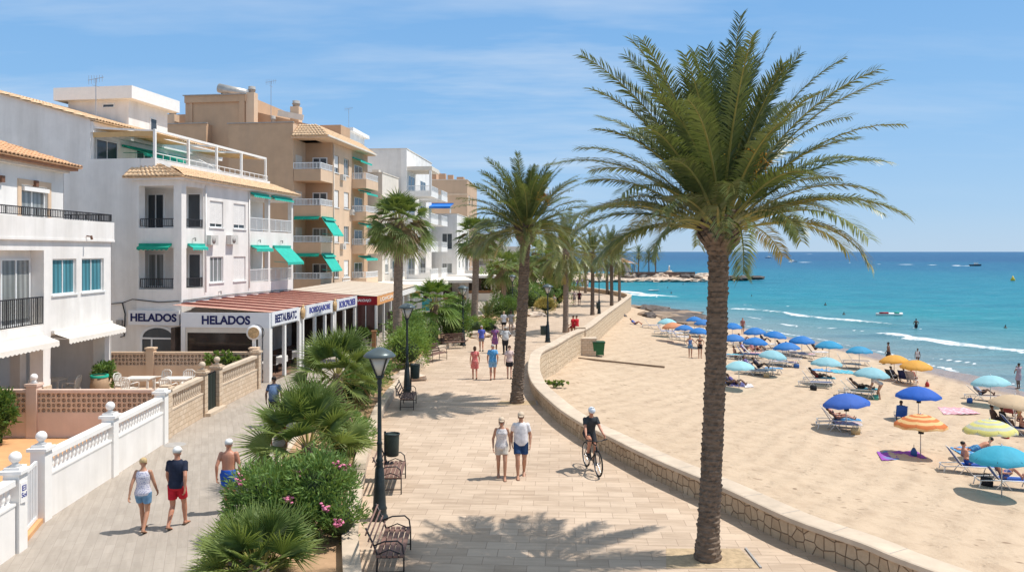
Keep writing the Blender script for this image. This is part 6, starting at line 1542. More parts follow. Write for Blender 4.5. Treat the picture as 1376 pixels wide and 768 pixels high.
for i in range(6):
    Y = 37.6 + i * 2.15; X = -12.25 + (Y - 36.4) * .087
    lb = 'white clothed dining table behind the glass front, %s from the restaurant corner' % ORD[i]
    if i == 0: dt.location = (X, Y, .03); dt['label'] = lb
    else: copy_tree(dt, (X, Y, .03), 0, lb)
    for s, w in ((-1, 'near'), (1, 'far')):
        lc = 'dining chair on the %s side of the %s table from the restaurant corner' % (w, ORD[i])
        if k == 0: dc.location = (X, Y + s * .62, .03); dc.rotation_euler = (0, 0, PI if s < 0 else 0); dc['label'] = lc
        else: copy_tree(dc, (X, Y + s * .62, .03), PI if s < 0 else 0, lc)
        k += 1
# menu boards outside the second restaurant
mbd = thing('menu_board', 'dark menu board standing at the second restaurant entrance', 'menu board', (-8.1, 53.5, 0)); mb = MB(); mb.box(-.4, .4, -.03, .03, .5, 2.0); mb.build('panel', M('dark_board', (.10, .07, .06), .6, .6, 7), mbd); mb = MB(); mb.box(-.4, -.36, -.03, .03, 0, .5); mb.box(.36, .4, -.03, .03, 0, .5); mb.pieces('leg', DKMETAL, mbd)
sw = thing('wooden_stand', 'short brown wooden menu stand near the red sign', 'stand', (-8.55, 48.4, 0)); mb = MB(); mb.box(-.12, .12, -.1, .1, 0, 1.15); mb.build('post', M('brown_panel', (.35, .17, .08), .7), sw); mb = MB(); mb.box(-.17, .17, -.15, .15, 1.15, 1.22); mb.build('top', M('brown_panel', (.35, .17, .08), .7), sw)
# ================================================================ people
def skinmat(name, col):
    if name in _M: return _M[name]
    m, nt, b, out = nodes_of(name); n = noise(nt, coord(nt), 6, 3)
    c = mixc(nt, n, tuple(x * .88 for x in col), tuple(min(1, x * 1.1) for x in col)); nt.links.new(c, b.inputs['Base Color'])
    b.inputs['Roughness'].default_value = .5; b.inputs['Subsurface Weight'].default_value = .06; b.inputs['Subsurface Scale'].default_value = .02
    _M[name] = m; return m
SK = {'tan': skinmat('tanned_skin', (.46, .23, .14)), 'fair': skinmat('fair_skin', (.60, .36, .26)), 'red': skinmat('sunburnt_skin', (.52, .235, .145)), 'dark': skinmat('dark_skin', (.17, .085, .05))}
def cloth(name, col, pat=None, sc=25.):
    if name in _M: return _M[name]
    if not pat: return M(name, col, .85, .22, 9, .8, 9)
    m, nt, b, out = nodes_of(name); co = coord(nt)
    v = nt.nodes.new('ShaderNodeTexVoronoi'); v.inputs['Scale'].default_value = sc; nt.links.new(co, v.inputs['Vector'])
    r = mixfac(nt, v.outputs['Distance'], .25, .45, 1.); c = mixc(nt, r, pat, col); nt.links.new(c, b.inputs['Base Color']); b.inputs['Roughness'].default_value = .85; _M[name] = m; return m
def remeshed(mb, vox, name, mat, sm=2):
    me = bpy.data.meshes.new(name); me.from_pydata(mb.v, [], mb.f); ob = bpy.data.objects.new(name, me); COL.objects.link(ob)
    md = ob.modifiers.new('r', 'REMESH'); md.mode = 'VOXEL'; md.voxel_size = vox; md.use_smooth_shade = True
    if sm: s = ob.modifiers.new('s', 'SMOOTH'); s.iterations = sm; s.factor = .5
    dg = bpy.context.evaluated_depsgraph_get(); out = bpy.data.meshes.new_from_object(ob.evaluated_get(dg))
    bpy.data.objects.remove(ob); bpy.data.meshes.remove(me)
    out.name = name; out.materials.clear(); out.materials.append(mat); return out
def ik(a, b, l1, l2, hint):
    a = Vector(a); b = Vector(b); d = b - a; D = min(d.length, l1 + l2 - .004); n = d.normalized(); b = a + n * D
    x = (l1 * l1 - l2 * l2 + D * D) / (2 * D); h = math.sqrt(max(0, l1 * l1 - x * x)); p = Vector(hint); p = (p - n * p.dot(n)).normalized()
    return a + n * x + p * h, b
# joint sets in metres for a 1.75 m figure facing +y; origin on the ground
TH, SHK, UA, FA = .43, .425, .285, .255
def finish(J, legs, arms, khint=(0, 1, 0), ehint=(0, -1, 0)):
    for s, (f, t) in zip('LR', legs):
        kh = khint if not isinstance(khint, dict) else khint[s]
        J['k' + s], J['a' + s] = ik(J['h' + s], f, TH, SHK, kh); J['t' + s] = Vector(t)
    for s, w in zip('LR', arms):
        eh = ehint if not isinstance(ehint, dict) else ehint[s]
        J['e' + s], J['w' + s] = ik(J['s' + s], w, UA, FA, eh)
    return J
def base(pz=.93, lean=0., px=0., py=0., side=0., slim=1.):
    up = V(math.sin(side), math.sin(lean), math.cos(lean)).normalized(); P = V(px, py, pz); J = {'pel': P, 'nek': P + up * .56, 'hed': P + up * .56 + (up * .6 + V(0, .25 * math.sin(max(lean, 0)), .4)).normalized() * .132, 'up': up}
    for s, x in (('L', -1), ('R', 1)): J['h' + s] = P + V(x * .098, 0, 0); J['s' + s] = P + up * .482 + V(x * .172 * slim, 0, 0)
    J['face'] = V(0, 1, 0); return J
def pose_walk(st=.3, sw=.22, ph=1, slim=1.):
    J = base(.915 - st * .06, .03, slim=slim); a = st * ph
    return finish(J, [((-.085, a, .08 if a > 0 else .11), (0, 1, -.12 if a > 0 else -.45)), ((.085, -a, .08 if a < 0 else .11), (0, 1, -.12 if a < 0 else -.45))],
                  [(-.245, -sw * ph, .885), (.24, sw * ph + .04, .895)], ehint={'L': (-.5, -1, 0), 'R': (.5, -1, 0)})
def pose_stand(slim=1., w=.09, arm='down'):
    J = base(.93, slim=slim); hands = [(-.26, .03, .88), (.26, .03, .88)]
    if arm == 'hip': hands = [(-.21, .12, 1.02), (.21, .12, 1.02)]
    if arm == 'carry': hands = [(-.16, .24, 1.12), (.24, .16, 1.06)]
    if arm == 'up': hands = [(-.26, .1, 1.1), (.2, .25, 1.45)]
    J = finish(J, [((-w, .0, .08), (-.2, 1, -.1)), ((w, .03, .08), (.25, 1, -.1))], hands, ehint={'L': (-1, -.6, 0), 'R': (1, -.6, 0)}); return J
def pose_sit(h=.45, lean=-.15, knee=.42, feet=.08):
    J = base(h + .09, lean); return finish(J, [((-.12, knee, feet), (0, 1, -.1)), ((.12, knee, feet), (0, 1, -.1))], [(-.17, .28, h + .17), (.17, .28, h + .17)], khint=(0, .6, 1), ehint=(0, -.4, -1))
def pose_lounge(h=.34, lean=-.85, legz=None, bend=.0):
    J = base(h + .10, lean); return finish(J, [((-.11, .80 - bend, h + .08), (0, .3, 1)), ((.11, .83 - bend * 1.6, h + .08), (0, .3, 1))], [(-.16, .08, h + .27), (.2, .10, h + .25)], khint=(0, .1, 1), ehint=(0, -.5, -1))
def pose_prone():
    J = base(.12, 1.15); J['hed'] = J['nek'] + V(0, .09, .13)
    return finish(J, [((-.12, -.83, .07), (0, -1, -.2)), ((.12, -.83, .07), (0, -1, -.2))], [(-.14, .78, .05), (.14, .8, .05)], khint=(0, 0, -1), ehint=(0, -.3, -1))
def pose_bend():
    J = base(.90, 1.0, py=-.08); return finish(J, [((-.12, -.02, .08), (0, 1, -.1)), ((.12, .14, .08), (0, 1, -.1))], [(-.12, .50, .62), (.14, .55, .66)])
def pose_cycle():
    J = base(1.0, .42, py=-.30); J['hed'] = J['nek'] + V(0, .055, .135)
    return finish(J, [((-.13, -.02, .20), (0, 1, -.15)), ((.13, .10, .50), (0, 1, -.2))], [(-.27, .32, 1.08), (.27, .32, 1.08)], khint=(0, 1, .3), ehint=(0, -.5, -1))

TORSO = [(-.16, .09, .085), (-.08, .150, .108), (.04, .168, .118), (.22, .148, .098), (.42, .146, .098), (.62, .165, .108), (.76, .168, .108), (.86, .152, .10), (.93, .115, .084), (1.0, .066, .062), (1.06, .052, .054)]
TORSOF = [(-.16, .09, .09), (-.08, .155, .112), (.04, .172, .120), (.22, .138, .090), (.38, .122, .084), (.56, .140, .100), (.70, .148, .114), (.83, .138, .092), (.91, .105, .076), (1.0, .056, .054), (1.06, .046, .048)]
def torso_pts(J, tab, t0=None, t1=None, grow=0., belly=0.):
    pts = []; rr = []; lat = []
    P = J['pel']; Nn = J['nek']; hl = (J['hR'] - J['hL']).normalized(); sl = (J['sR'] - J['sL']).normalized()
    bow = J['face'] * 0
    for t, a, b in tab:
        if t0 is not None and t < t0 - 1e-6 or t1 is not None and t > t1 + 1e-6: continue
        q = P.lerp(Nn, t) if t >= 0 else P + (Nn - P) * t
        k = 1 + belly * math.exp(-((t - .3) / .22) ** 2)
        pts.append(q); rr.append((a * (1 + (k - 1) * .5) + grow, b * k + grow)); lat.append(hl.lerp(sl, min(1, max(0, t))).normalized())
    return pts, rr, lat
def person(label, loc, rz, J, H=1.75, skin='tan', top=None, tmat=None, bottom=None, bmat=None, hair='short', hmat=None, hat=None, hatmat=None, fem=False, vox=.014, group=None, shoes=None, belly=0., glasses=False, z=None, fat=1., bag=None, cat='person', sock=None):
    k = H / 1.75; r = thing('person', label, cat, loc, rz, group); r.scale = (k, k, k); sk = SK[skin]; tab = TORSOF if fem else TORSO
    f = fat
    def limbs(mb, rad, names, lat=None, n=10): mb.tube([J[x] if isinstance(x, str) else x for x in names], rad, n)
    mb = MB()
    pts, rr, lat = torso_pts(J, tab, belly=belly); mb.tube(pts, rr, 16, lat=lat)
    up = (J['hed'] - J['nek']).normalized(); fc = J['face']; hd = J['hed']; hl = (J['sR'] - J['sL']).normalized()
    mb.tube([J['nek'] - up * .05, hd - up * .02], [.062 if not fem else .050, .056 if not fem else .046], 10)
    for s, sg in (('L', -1), ('R', 1)):
        h_, kn, an = J['h' + s], J['k' + s], J['a' + s]; c = .93 if fem else 1.
        mb.tube([h_ + (h_ - kn).normalized() * .03, h_.lerp(kn, .2), h_.lerp(kn, .55), kn, kn.lerp(an, .3), kn.lerp(an, .65), an], [.088 * f, .092 * f, .074 * f, .054 * f, .058 * f * c, .044 * f, .036], 10)
        sh, el, wr = J['s' + s], J['e' + s], J['w' + s]
        mb.tube([sh + (pts[-4] - sh) * .25, sh, sh.lerp(el, .25), sh.lerp(el, .6), el, el.lerp(wr, .25), el.lerp(wr, .6), wr], [(.05), .056 * f * c, .053 * f * c, .045 * f * c, .038 * f, .040 * f * c, .032 * c, .025], 10)
        mb.ball(sh, .056 * f * c, 10, 7)
        # foot
        t = J['t' + s].normalized(); heel = an - t * .05 - V(0, 0, .035) ; 
        mb.tube([an + V(0, 0, .02), an - V(0, 0, .03)], [.036, .042], 8)
        if s in J.get('nofoot', ''): continue
        sd = t.cross(V(0, 0, 1)).normalized() if abs(t.z) < .9 else V(1, 0, 0)
        mb.tube([heel, an + t * .04 - V(0, 0, .035), an + t * .12 - V(0, 0, .045), an + t * .19 - V(0, 0, .05)], [(.034, .036), (.038, .036), (.044, .026), (.036, .016)], 10, lat=sd)
        # palm
        d = (wr - el).normalized(); inn = V(-sg, 0, 0); 
        if abs(d.x) > .9: inn = V(0, 1, 0)
        nn = (inn - d * inn.dot(d)).normalized(); wdt = d.cross(nn).normalized()
        mb.tube([wr - d * .01, wr + d * .045, wr + d * .085], [(.026, .018), (.038, .017), (.038, .014)], 10, lat=wdt)
    mb.tube([hd - up * .085 + fc * .035, hd - up * .05 + fc * .02, hd, hd + up * .05, hd + up * .095, hd + up * .115], [(.032, .035), (.056, .066), (.072, .088), (.075, .094), (.055, .070), (.02, .03)], 14, lat=hl)
    if fem:
        for sg in (-1, 1): mb.ball(J['pel'].lerp(J['nek'], .68) + hl * sg * .07 + fc * .075, (.058, .055, .058), 10, 7)
    body = remeshed(mb, vox, 'body', sk)
    # fine pieces joined into the same body mesh: nose, ears, five fingers a hand
    fm = MB(); fm.smooth = True
    fm.tube([hd + up * .015 + fc * .082, hd - up * .02 + fc * .105, hd - up * .028 + fc * .085], [.009, .015, .012], 6)
    for sg in (-1, 1): fm.ball(hd + hl * sg * .075 - up * .005, (.012, .018, .03), 8, 6)
    for s, sg in (('L', -1), ('R', 1)):
        el, wr = J['e' + s], J['w' + s]; d = (wr - el).normalized(); inn = V(-sg, 0, 0)
        if abs(d.x) > .9: inn = V(0, 1, 0)
        nn = (inn - d * inn.dot(d)).normalized(); wdt = d.cross(nn).normalized()
        fw = wdt if wdt.dot(fc) > 0 else -wdt
        for q, ln in ((-1.4, .062), (-.5, .075), (.45, .08), (1.35, .072)):
            b0 = wr + d * .078 + fw * q * .0195; m = b0 + d * ln * .5 + nn * .008; fm.tube([b0 - d * .012, m, m + d * ln * .32 + nn * .022, m + d * ln * .38 + nn * .042], [.0095, .009, .008, .006], 6)
        b0 = wr + d * .03 + fw * .032; fm.tube([b0, b0 + d * .03 + fw * .02 + nn * .006, b0 + d * .062 + fw * .022 + nn * .02], [.012, .0105, .008], 6)
    nv = len(body.vertices); vs = [tuple(v.co) for v in body.vertices]; fs = [tuple(p.vertices) for p in body.polygons]
    vs += fm.v; fs += [tuple(i + nv for i in q) for q in fm.f]
    me = bpy.data.meshes.new('body'); me.from_pydata(vs, [], fs); me.materials.append(sk); me.polygons.foreach_set('use_smooth', [True] * len(fs)); me.update(); bpy.data.meshes.remove(body)
    link('body', me, r)
    # eyes and mouth
    if vox < .016:
        for sg in (-1, 1): e = MB(); e.ball(hd + hl * sg * .03 + up * .018 + fc * .082, (.012, .010, .007), 8, 6); e.build('eye', M('eye_dark', (.05, .035, .03), .3), r)
        e = MB(); e.ball(hd - up * .05 + fc * .083, (.02, .008, .006), 8, 5); e.build('mouth', M('lips', (.42, .13, .10), .5), r)
    if glasses:
        e = MB()
        for sg in (-1, 1): e.ball(hd + hl * sg * .033 + up * .016 + fc * .094, (.028, .010, .019), 10, 6); e.bar(hd + hl * sg * .06 + up * .02 + fc * .088, hd + hl * sg * .078 + up * .015, .006)
        e.bar(hd + hl * -.02 + up * .02 + fc * .098, hd + hl * .02 + up * .02 + fc * .098, .006); e.build('sunglasses', M('black_lens', (.01, .01, .012), .2), r)
    # clothes
    def torso_cloth(t0, t1, grow, mb):
        p, q, l = torso_pts(J, tab, t0, t1, grow, belly); mb.tube(p, q, 18, lat=l)
    if top in ('tshirt', 'tank', 'dress', 'shirt'):
        c = MB(); g = .024 if top != 'dress' else .016
        torso_cloth(-.08, 1.0 if top != 'tank' else .93, g, c)
        if fem:
            for sg in (-1, 1): c.ball(J['pel'].lerp(J['nek'], .68) + hl * sg * .07 + fc * .08, (.066, .06, .066), 10, 7)
        if top in ('tshirt', 'shirt', 'dress'):
            fr = .62 if top == 'tshirt' else (.7 if top == 'shirt' else .4)
            for s in 'LR':
                sh, el = J['s' + s], J['e' + s]; c.ball(sh, .066 * f, 10, 7); c.tube([sh + (pts[-4] - sh) * .3, sh, sh.lerp(el, fr * .5), sh.lerp(el, fr)], [.056 * f, .066 * f, .062 * f, .062 * f], 12)
        else:
            for s in 'LR': sh = J['s' + s]; c.tube([J['nek'].lerp(sh, .35) - up * .11 + fc * .06, J['nek'].lerp(sh, .55) + up * .0, J['nek'].lerp(sh, .35) - up * .11 - fc * .06], [.03, .026, .03], 8)
        if top == 'dress':
            kn = (J['kL'] + J['kR']) / 2; hp = (J['hL'] + J['hR']) / 2
            c.tube([J['pel'].lerp(J['nek'], .2), hp, hp.lerp(kn, .45), hp.lerp(kn, .8)], [(.15, .11), (.19, .135), (.205, .15), (.225, .17)], 18, lat=hl)
        link('dress' if top == 'dress' else top, remeshed(c, max(vox, .013), top, tmat, 1), r)
    if top in ('bikini', 'swimsuit'):
        c = MB()
        if top == 'swimsuit': torso_cloth(-.08, .78, .008, c)
        else: torso_cloth(.56, .78, .012, c)
        for sg in (-1, 1): c.ball(J['pel'].lerp(J['nek'], .68) + hl * sg * .07 + fc * .08, (.062, .055, .06), 10, 7)
        link(top, remeshed(c, max(vox, .013), top, tmat, 1), r)
    if bottom in ('shorts', 'trunks', 'brief', 'skirt', 'trousers', 'capri'):
        c = MB(); torso_cloth(-.16, .22 if bottom != 'brief' else .04, .015 if bottom != 'brief' else .01, c)
        if bottom in ('shorts', 'trunks', 'trousers', 'capri'):
            fr = {'shorts': .55, 'trunks': .68, 'trousers': 1., 'capri': 1.}[bottom]
            for s in 'LR':
                h_, kn = J['h' + s], J['k' + s]; pp = [h_ + V(0, 0, .03), h_.lerp(kn, fr * .5), h_.lerp(kn, fr)]; q = [.102 * f, .098 * f, .094 * f if fr < .9 else .07]
                if bottom == 'trousers': pp.append(J['a' + s] + V(0, 0, .02)); q.append(.06)
                c.tube(pp, q, 12)
        if bottom == 'skirt':
            kn = (J['kL'] + J['kR']) / 2; hp = (J['hL'] + J['hR']) / 2; c.tube([J['pel'].lerp(J['nek'], .2), hp, hp.lerp(kn, .6)], [(.15, .11), (.19, .135), (.2, .15)], 16, lat=hl)
        link(bottom, remeshed(c, max(vox, .013), bottom, bmat, 1), r)
    hm = hmat or M('brown_hair', (.09, .05, .03), .7, .3, 20)
    if hair != 'bald':
        c = MB(); back = -fc
        c.tube([hd + up * .0 + back * .03, hd + up * .05 + back * .012, hd + up * .1 + back * .008, hd + up * .13], [(.078, .074), (.086, .096), (.07, .084), (.02, .03)], 14, lat=hl)
        if hair == 'long': c.tube([hd + up * .06 + back * .04, hd - up * .03 + back * .065, hd - up * .15 + back * .075, hd - up * .22 + back * .07], [(.07, .05), (.085, .045), (.08, .04), (.05, .03)], 12, lat=hl)
        if hair == 'bob': c.tube([hd + up * .06 + back * .03, hd - up * .04 + back * .035, hd - up * .10 + back * .03], [(.086, .075), (.09, .065), (.07, .05)], 12, lat=hl)
        if hair == 'bun': c.ball(hd + up * .1 + back * .08, .045, 8, 6)
        link('hair', remeshed(c, max(vox, .012), 'hair', hm, 1), r)
    if hat:
        c = MB(); o = hd + up * .045 - fc * .004
        if hat == 'cap':
            c.tube([o - up * .012, o + up * .05, o + up * .088, o + up * .105], [(.092, .11), (.088, .104), (.06, .075), (.015, .02)], 16, lat=hl); c.tube([o + fc * .07 + up * .008, o + fc * .17 - up * .006], [(.07, .012), (.05, .008)], 12, lat=hl)
        if hat == 'sunhat': c.tube([o, o + up * .006, o + up * .012, o + up * .06, o + up * .10], [(.15, .17), (.15, .17), (.09, .108), (.086, .10), (.05, .06)], 18, lat=hl)
        if hat == 'helmet':
            c.tube([o - up * .01, o + up * .04, o + up * .085, o + up * .115], [(.098, .125), (.1, .13), (.075, .1), (.03, .045)], 16, lat=hl)
        h_o = c.build({'cap': 'cap', 'sunhat': 'sun_hat', 'helmet': 'helmet'}[hat], hatmat, r)
        if hat == 'helmet':
            v = MB(); [v.bar(o + up * .06 + hl * x - fc * .09, o + up * .108 + hl * x * .6 + fc * .04, .018, .008) for x in (-.06, -.03, 0, .03, .06)]; v.build('vent', DKMETAL, h_o)
    if shoes:
        for s in 'LR':
            c = MB(); an = J['a' + s]; t = J['t' + s].normalized(); sd = t.cross(V(0, 0, 1)); sd = sd.normalized() if sd.length > .1 else V(1, 0, 0)
            o = V(0, 0, -.062) if abs(t.z) < .9 else V(0, 0, 0)
            c.tube([an - t * .085 + o, an + t * .05 + o, an + t * .14 + o, an + t * .215 + o], [(.036, .014), (.044, .014), (.05, .014), (.036, .012)], 12, lat=sd)
            if shoes[1] == 'sandal': c.tube([an + t * .06 + sd * .044 + o, an + t * .08 - V(0, 0, .012), an + t * .06 - sd * .044 + o], [.012, .012, .012], 6)
            if shoes[1] == 'shoe': c.tube([an - t * .07 - V(0, 0, .035), an + t * .05 - V(0, 0, .03), an + t * .2 - V(0, 0, .045)], [(.044, .045), (.05, .04), (.044, .022)], 12, lat=sd)
            c.build(shoes[1], shoes[0], r)
    if bag == 'backpack':
        c = MB(); b0 = J['pel'].lerp(J['nek'], .12) - fc * .17; c.tube([b0, J['pel'].lerp(J['nek'], .5) - fc * .20, J['pel'].lerp(J['nek'], .95) - fc * .17], [(.13, .07), (.15, .10), (.11, .06)], 14, lat=hl)
        bo = c.build('backpack_body', bmat_bag, None); 
        bo.location = (0, 0, 0); root = bo; tag(bo, 'blue grey backpack on the back of the walker near the restaurant corner', 'backpack'); bo.name = 'backpack'; bo.matrix_world = Matrix.LocRotScale(Vector(loc), Euler((0, 0, rz)), Vector((k, k, k)))
    return r
bmat_bag = M('blue_grey_bag', (.10, .16, .28), .8, .3, 6)
BL = M('black_cloth', (.02, .02, .025), .8, .2, 6)
SAND_ = (M('brown_sandal', (.09, .05, .03), .7), 'sandal'); SHOE = (M('dark_shoe', (.03, .03, .035), .6), 'shoe'); WSHOE = (M('white_shoe', (.7, .7, .68), .6), 'shoe')
GREYH = M('grey_hair', (.42, .40, .37), .7, .2, 20); BLOND = M('blonde_hair', (.50, .36, .18), .7, .25, 20); BRH = M('brown_hair', (.09, .05, .03), .7, .3, 20); BLKH = M('black_hair', (.02, .016, .014), .6, .3, 20)
WCAP = M('white_cap', (.72, .71, .68), .8, .08, 9); BEIGE = M('beige_hat', (.58, .46, .34), .85, .1, 9)
def G(px, py): x, y = gp(px, py); return (x, y, 0)
# left path, seen from behind
person('woman with short blonde hair walking away in a floral sleeveless top and denim shorts', (-8.05, 17.05, 0), .05, pose_walk(.2, .16, 1, .9), 1.64, 'tan', 'tank', cloth('floral_lilac', (.62, .60, .66), (.25, .25, .42), 30), 'shorts', cloth('denim', (.14, .27, .42)), 'short', BLOND, fem=True, vox=.011, shoes=SAND_)
person('man walking away in navy t-shirt, red shorts and white cap', (-7.42, 17.3, 0), -.03, pose_walk(.22, .18, -1), 1.80, 'red', 'tshirt', cloth('navy_cotton', (.016, .022, .045)), 'trunks', cloth('red_cotton', (.52, .015, .03)), 'short', GREYH, 'cap', WCAP, vox=.011, shoes=SAND_)
person('shirtless suntanned man walking away in blue swim shorts and white cap', (-6.62, 18.25, 0), .1, pose_walk(.15, .1, 1), 1.74, 'red', None, None, 'trunks', cloth('blue_swim', (.02, .10, .50)), 'short', GREYH, 'cap', WCAP, vox=.011, belly=.12, shoes=SAND_, fat=1.05)
person('walker in a pale top half hidden behind the fan palm bush, only an arm showing', (-6.35, 21.3, 0), 0, pose_walk(.15, .1, -1, .9), 1.66, 'red', 'tank', cloth('pale_top', (.70, .64, .62)), 'shorts', cloth('khaki_cotton', (.40, .33, .24)), 'bob', BLOND, fem=True, vox=.012, shoes=SAND_)
person('walker with blue grey backpack on the path near the restaurant corner', (-8.35, 27.4, 0), .1, pose_walk(.15, .08, 1), 1.76, 'dark', 'tshirt', cloth('dark_blue_shirt', (.05, .08, .15)), 'trunks', BL, 'short', BLKH, vox=.015, bag='backpack', shoes=SHOE)
# promenade couple facing us
person('older woman with beige cap and sunglasses in white tank top and pale shorts, strolling', G(674, 642), PI + .05, pose_walk(.16, .08, 1, .9), 1.66, 'tan', 'tank', cloth('white_print', (.66, .62, .60), (.50, .45, .48), 24), 'shorts', cloth('pale_linen', (.60, .53, .45)), 'bob', GREYH, 'cap', BEIGE, fem=True, vox=.011, glasses=True, shoes=SAND_)
person('older man with beige cap and sunglasses in white t-shirt and navy shorts, strolling', G(700, 640), PI + .02, pose_walk(.17, .08, -1), 1.77, 'tan', 'tshirt', cloth('white_cotton', (.74, .71, .71)), 'trunks', cloth('navy_shorts', (.02, .055, .14)), 'short', GREYH, 'cap', BEIGE, vox=.011, belly=.35, glasses=True, shoes=SAND_, fat=1.08)
# middle group
person('dark haired woman walking away in a coral red dress', G(638, 509), .1, pose_walk(.12, .1, 1, .9), 1.60, 'red', 'dress', cloth('coral_dress', (.62, .14, .13), (.70, .35, .28), 16), None, None, 'bob', BRH, fem=True, vox=.016, shoes=SAND_)
person('grey haired man walking away in a bright blue shirt and pale blue shorts', G(662, 510), 0, pose_walk(.14, .12, -1), 1.72, 'red', 'tshirt', cloth('bright_blue_shirt', (.07, .28, .55), (.2, .45, .7), 14), 'trunks', cloth('pale_blue_shorts', (.20, .38, .58)), 'short', GREYH, vox=.016, shoes=SAND_, fat=1.1)
person('woman walking in a pale pink top and short black skirt', G(684.5, 508.5), 0, pose_walk(.1, .1, 1, .9), 1.62, 'fair', 'tshirt', cloth('pale_pink_top', (.66, .50, .46)), 'skirt', BL, 'bun', BRH, fem=True, vox=.016, shoes=SAND_)
person('man in a royal blue shirt with bent arms, farther up the promenade', G(647, 472), .1, pose_walk(.1, .12, 1), 1.62, 'red', 'tshirt', cloth('royal_blue', (.10, .13, .48)), 'shorts', cloth('grey_shorts', (.25, .24, .26)), 'short', GREYH, vox=.02, shoes=SHOE)
person('curly dark haired woman in a purple and red patterned dress', G(665, 474), 0, pose_walk(.1, .1, -1), 1.68, 'dark', 'dress', cloth('purple_dress', (.20, .09, .26), (.45, .08, .12), 14), None, None, 'bob', BLKH, fem=True, vox=.02, shoes=SHOE)
person('stocky person in a pale grey top standing by the second palm trunk', G(679, 476), .2, pose_stand(1.1, arm='hip'), 1.66, 'dark', 'shirt', cloth('grey_white_top', (.50, .50, .50)), 'trousers', BL, 'short', GREYH, vox=.02, shoes=SHOE, belly=.7, fat=1.15)
person('walker in white top and black shorts beyond the planter boulders', G(677, 448), 0, pose_walk(.1, .1, 1), 1.7, 'fair', 'tshirt', cloth('white_cotton', (.74, .71, .71)), 'shorts', BL, 'short', BLOND, vox=.022)
person('walker in grey top and pale shorts just right of the one in white', G(686.5, 447), 0, pose_walk(.1, .1, -1), 1.68, 'tan', 'tshirt', cloth('grey_top', (.35, .33, .32)), 'shorts', cloth('pale_linen', (.60, .53, .45)), 'bob', BRH, fem=True, vox=.022)
# sitting on the wall
for (px, py, lb, col) in ((772.5, 441, 'person in red sitting on the sea wall, left of the pair', 'red_top_a'), (777, 441, 'person in red sitting on the sea wall, right of the pair', 'red_top_b')):
    x, y = gp(px, py, .5); person(lb, (x - .1, y, .12 + .07), rad(40), pose_sit(.40, .05, .35, -.1), 1.68, 'tan', 'tshirt', cloth(col, (.55, .02, .03)), 'shorts', cloth('dark_red_shorts', (.25, .02, .03)), 'short', BRH, vox=.022, group=None)
for (px, py, lb, tcol, bcol, hair, fem) in [(771.5, 410, 'distant walker in pink and grey on the far promenade', (.60, .42, .40), (.35, .33, .33), 'bob', True), (778.5, 410, 'distant walker in dark maroon on the far promenade', (.10, .02, .03), (.03, .02, .03), 'short', False),
        (744.5, 417, 'distant thin walker near the pale yellow bush', (.40, .33, .28), (.5, .45, .4), 'short', False), (751, 408, 'distant walker in blue beside the dark palm trunks', (.08, .12, .3), (.05, .07, .15), 'short', False),
        (749, 411, 'distant walker in grey near the dark palm trunks', (.35, .35, .38), (.06, .07, .1), 'short', False), (776, 388, 'far walker in purple where the promenade bends', (.25, .12, .4), (.1, .1, .2), 'long', True),
        (783, 387, 'far walker in lilac at the bend of the wall', (.5, .42, .65), (.6, .55, .6), 'bob', True), (789, 389, 'far walker in white at the bend of the wall', (.7, .7, .72), (.3, .3, .4), 'short', False), (771, 389, 'far walker in dark blue by the far palm trunks', (.05, .07, .2), (.05, .05, .08), 'short', False)]:
    nm = lb.replace(' ', '_')[:40]; person(lb, G(px, py), random.uniform(-.4, .4), pose_walk(.12, .1, random.choice((-1, 1))), 1.7, 'tan', 'tshirt', cloth(nm + 't', tcol), 'shorts', cloth(nm + 'b', bcol), hair, BRH, fem=fem, vox=.026)

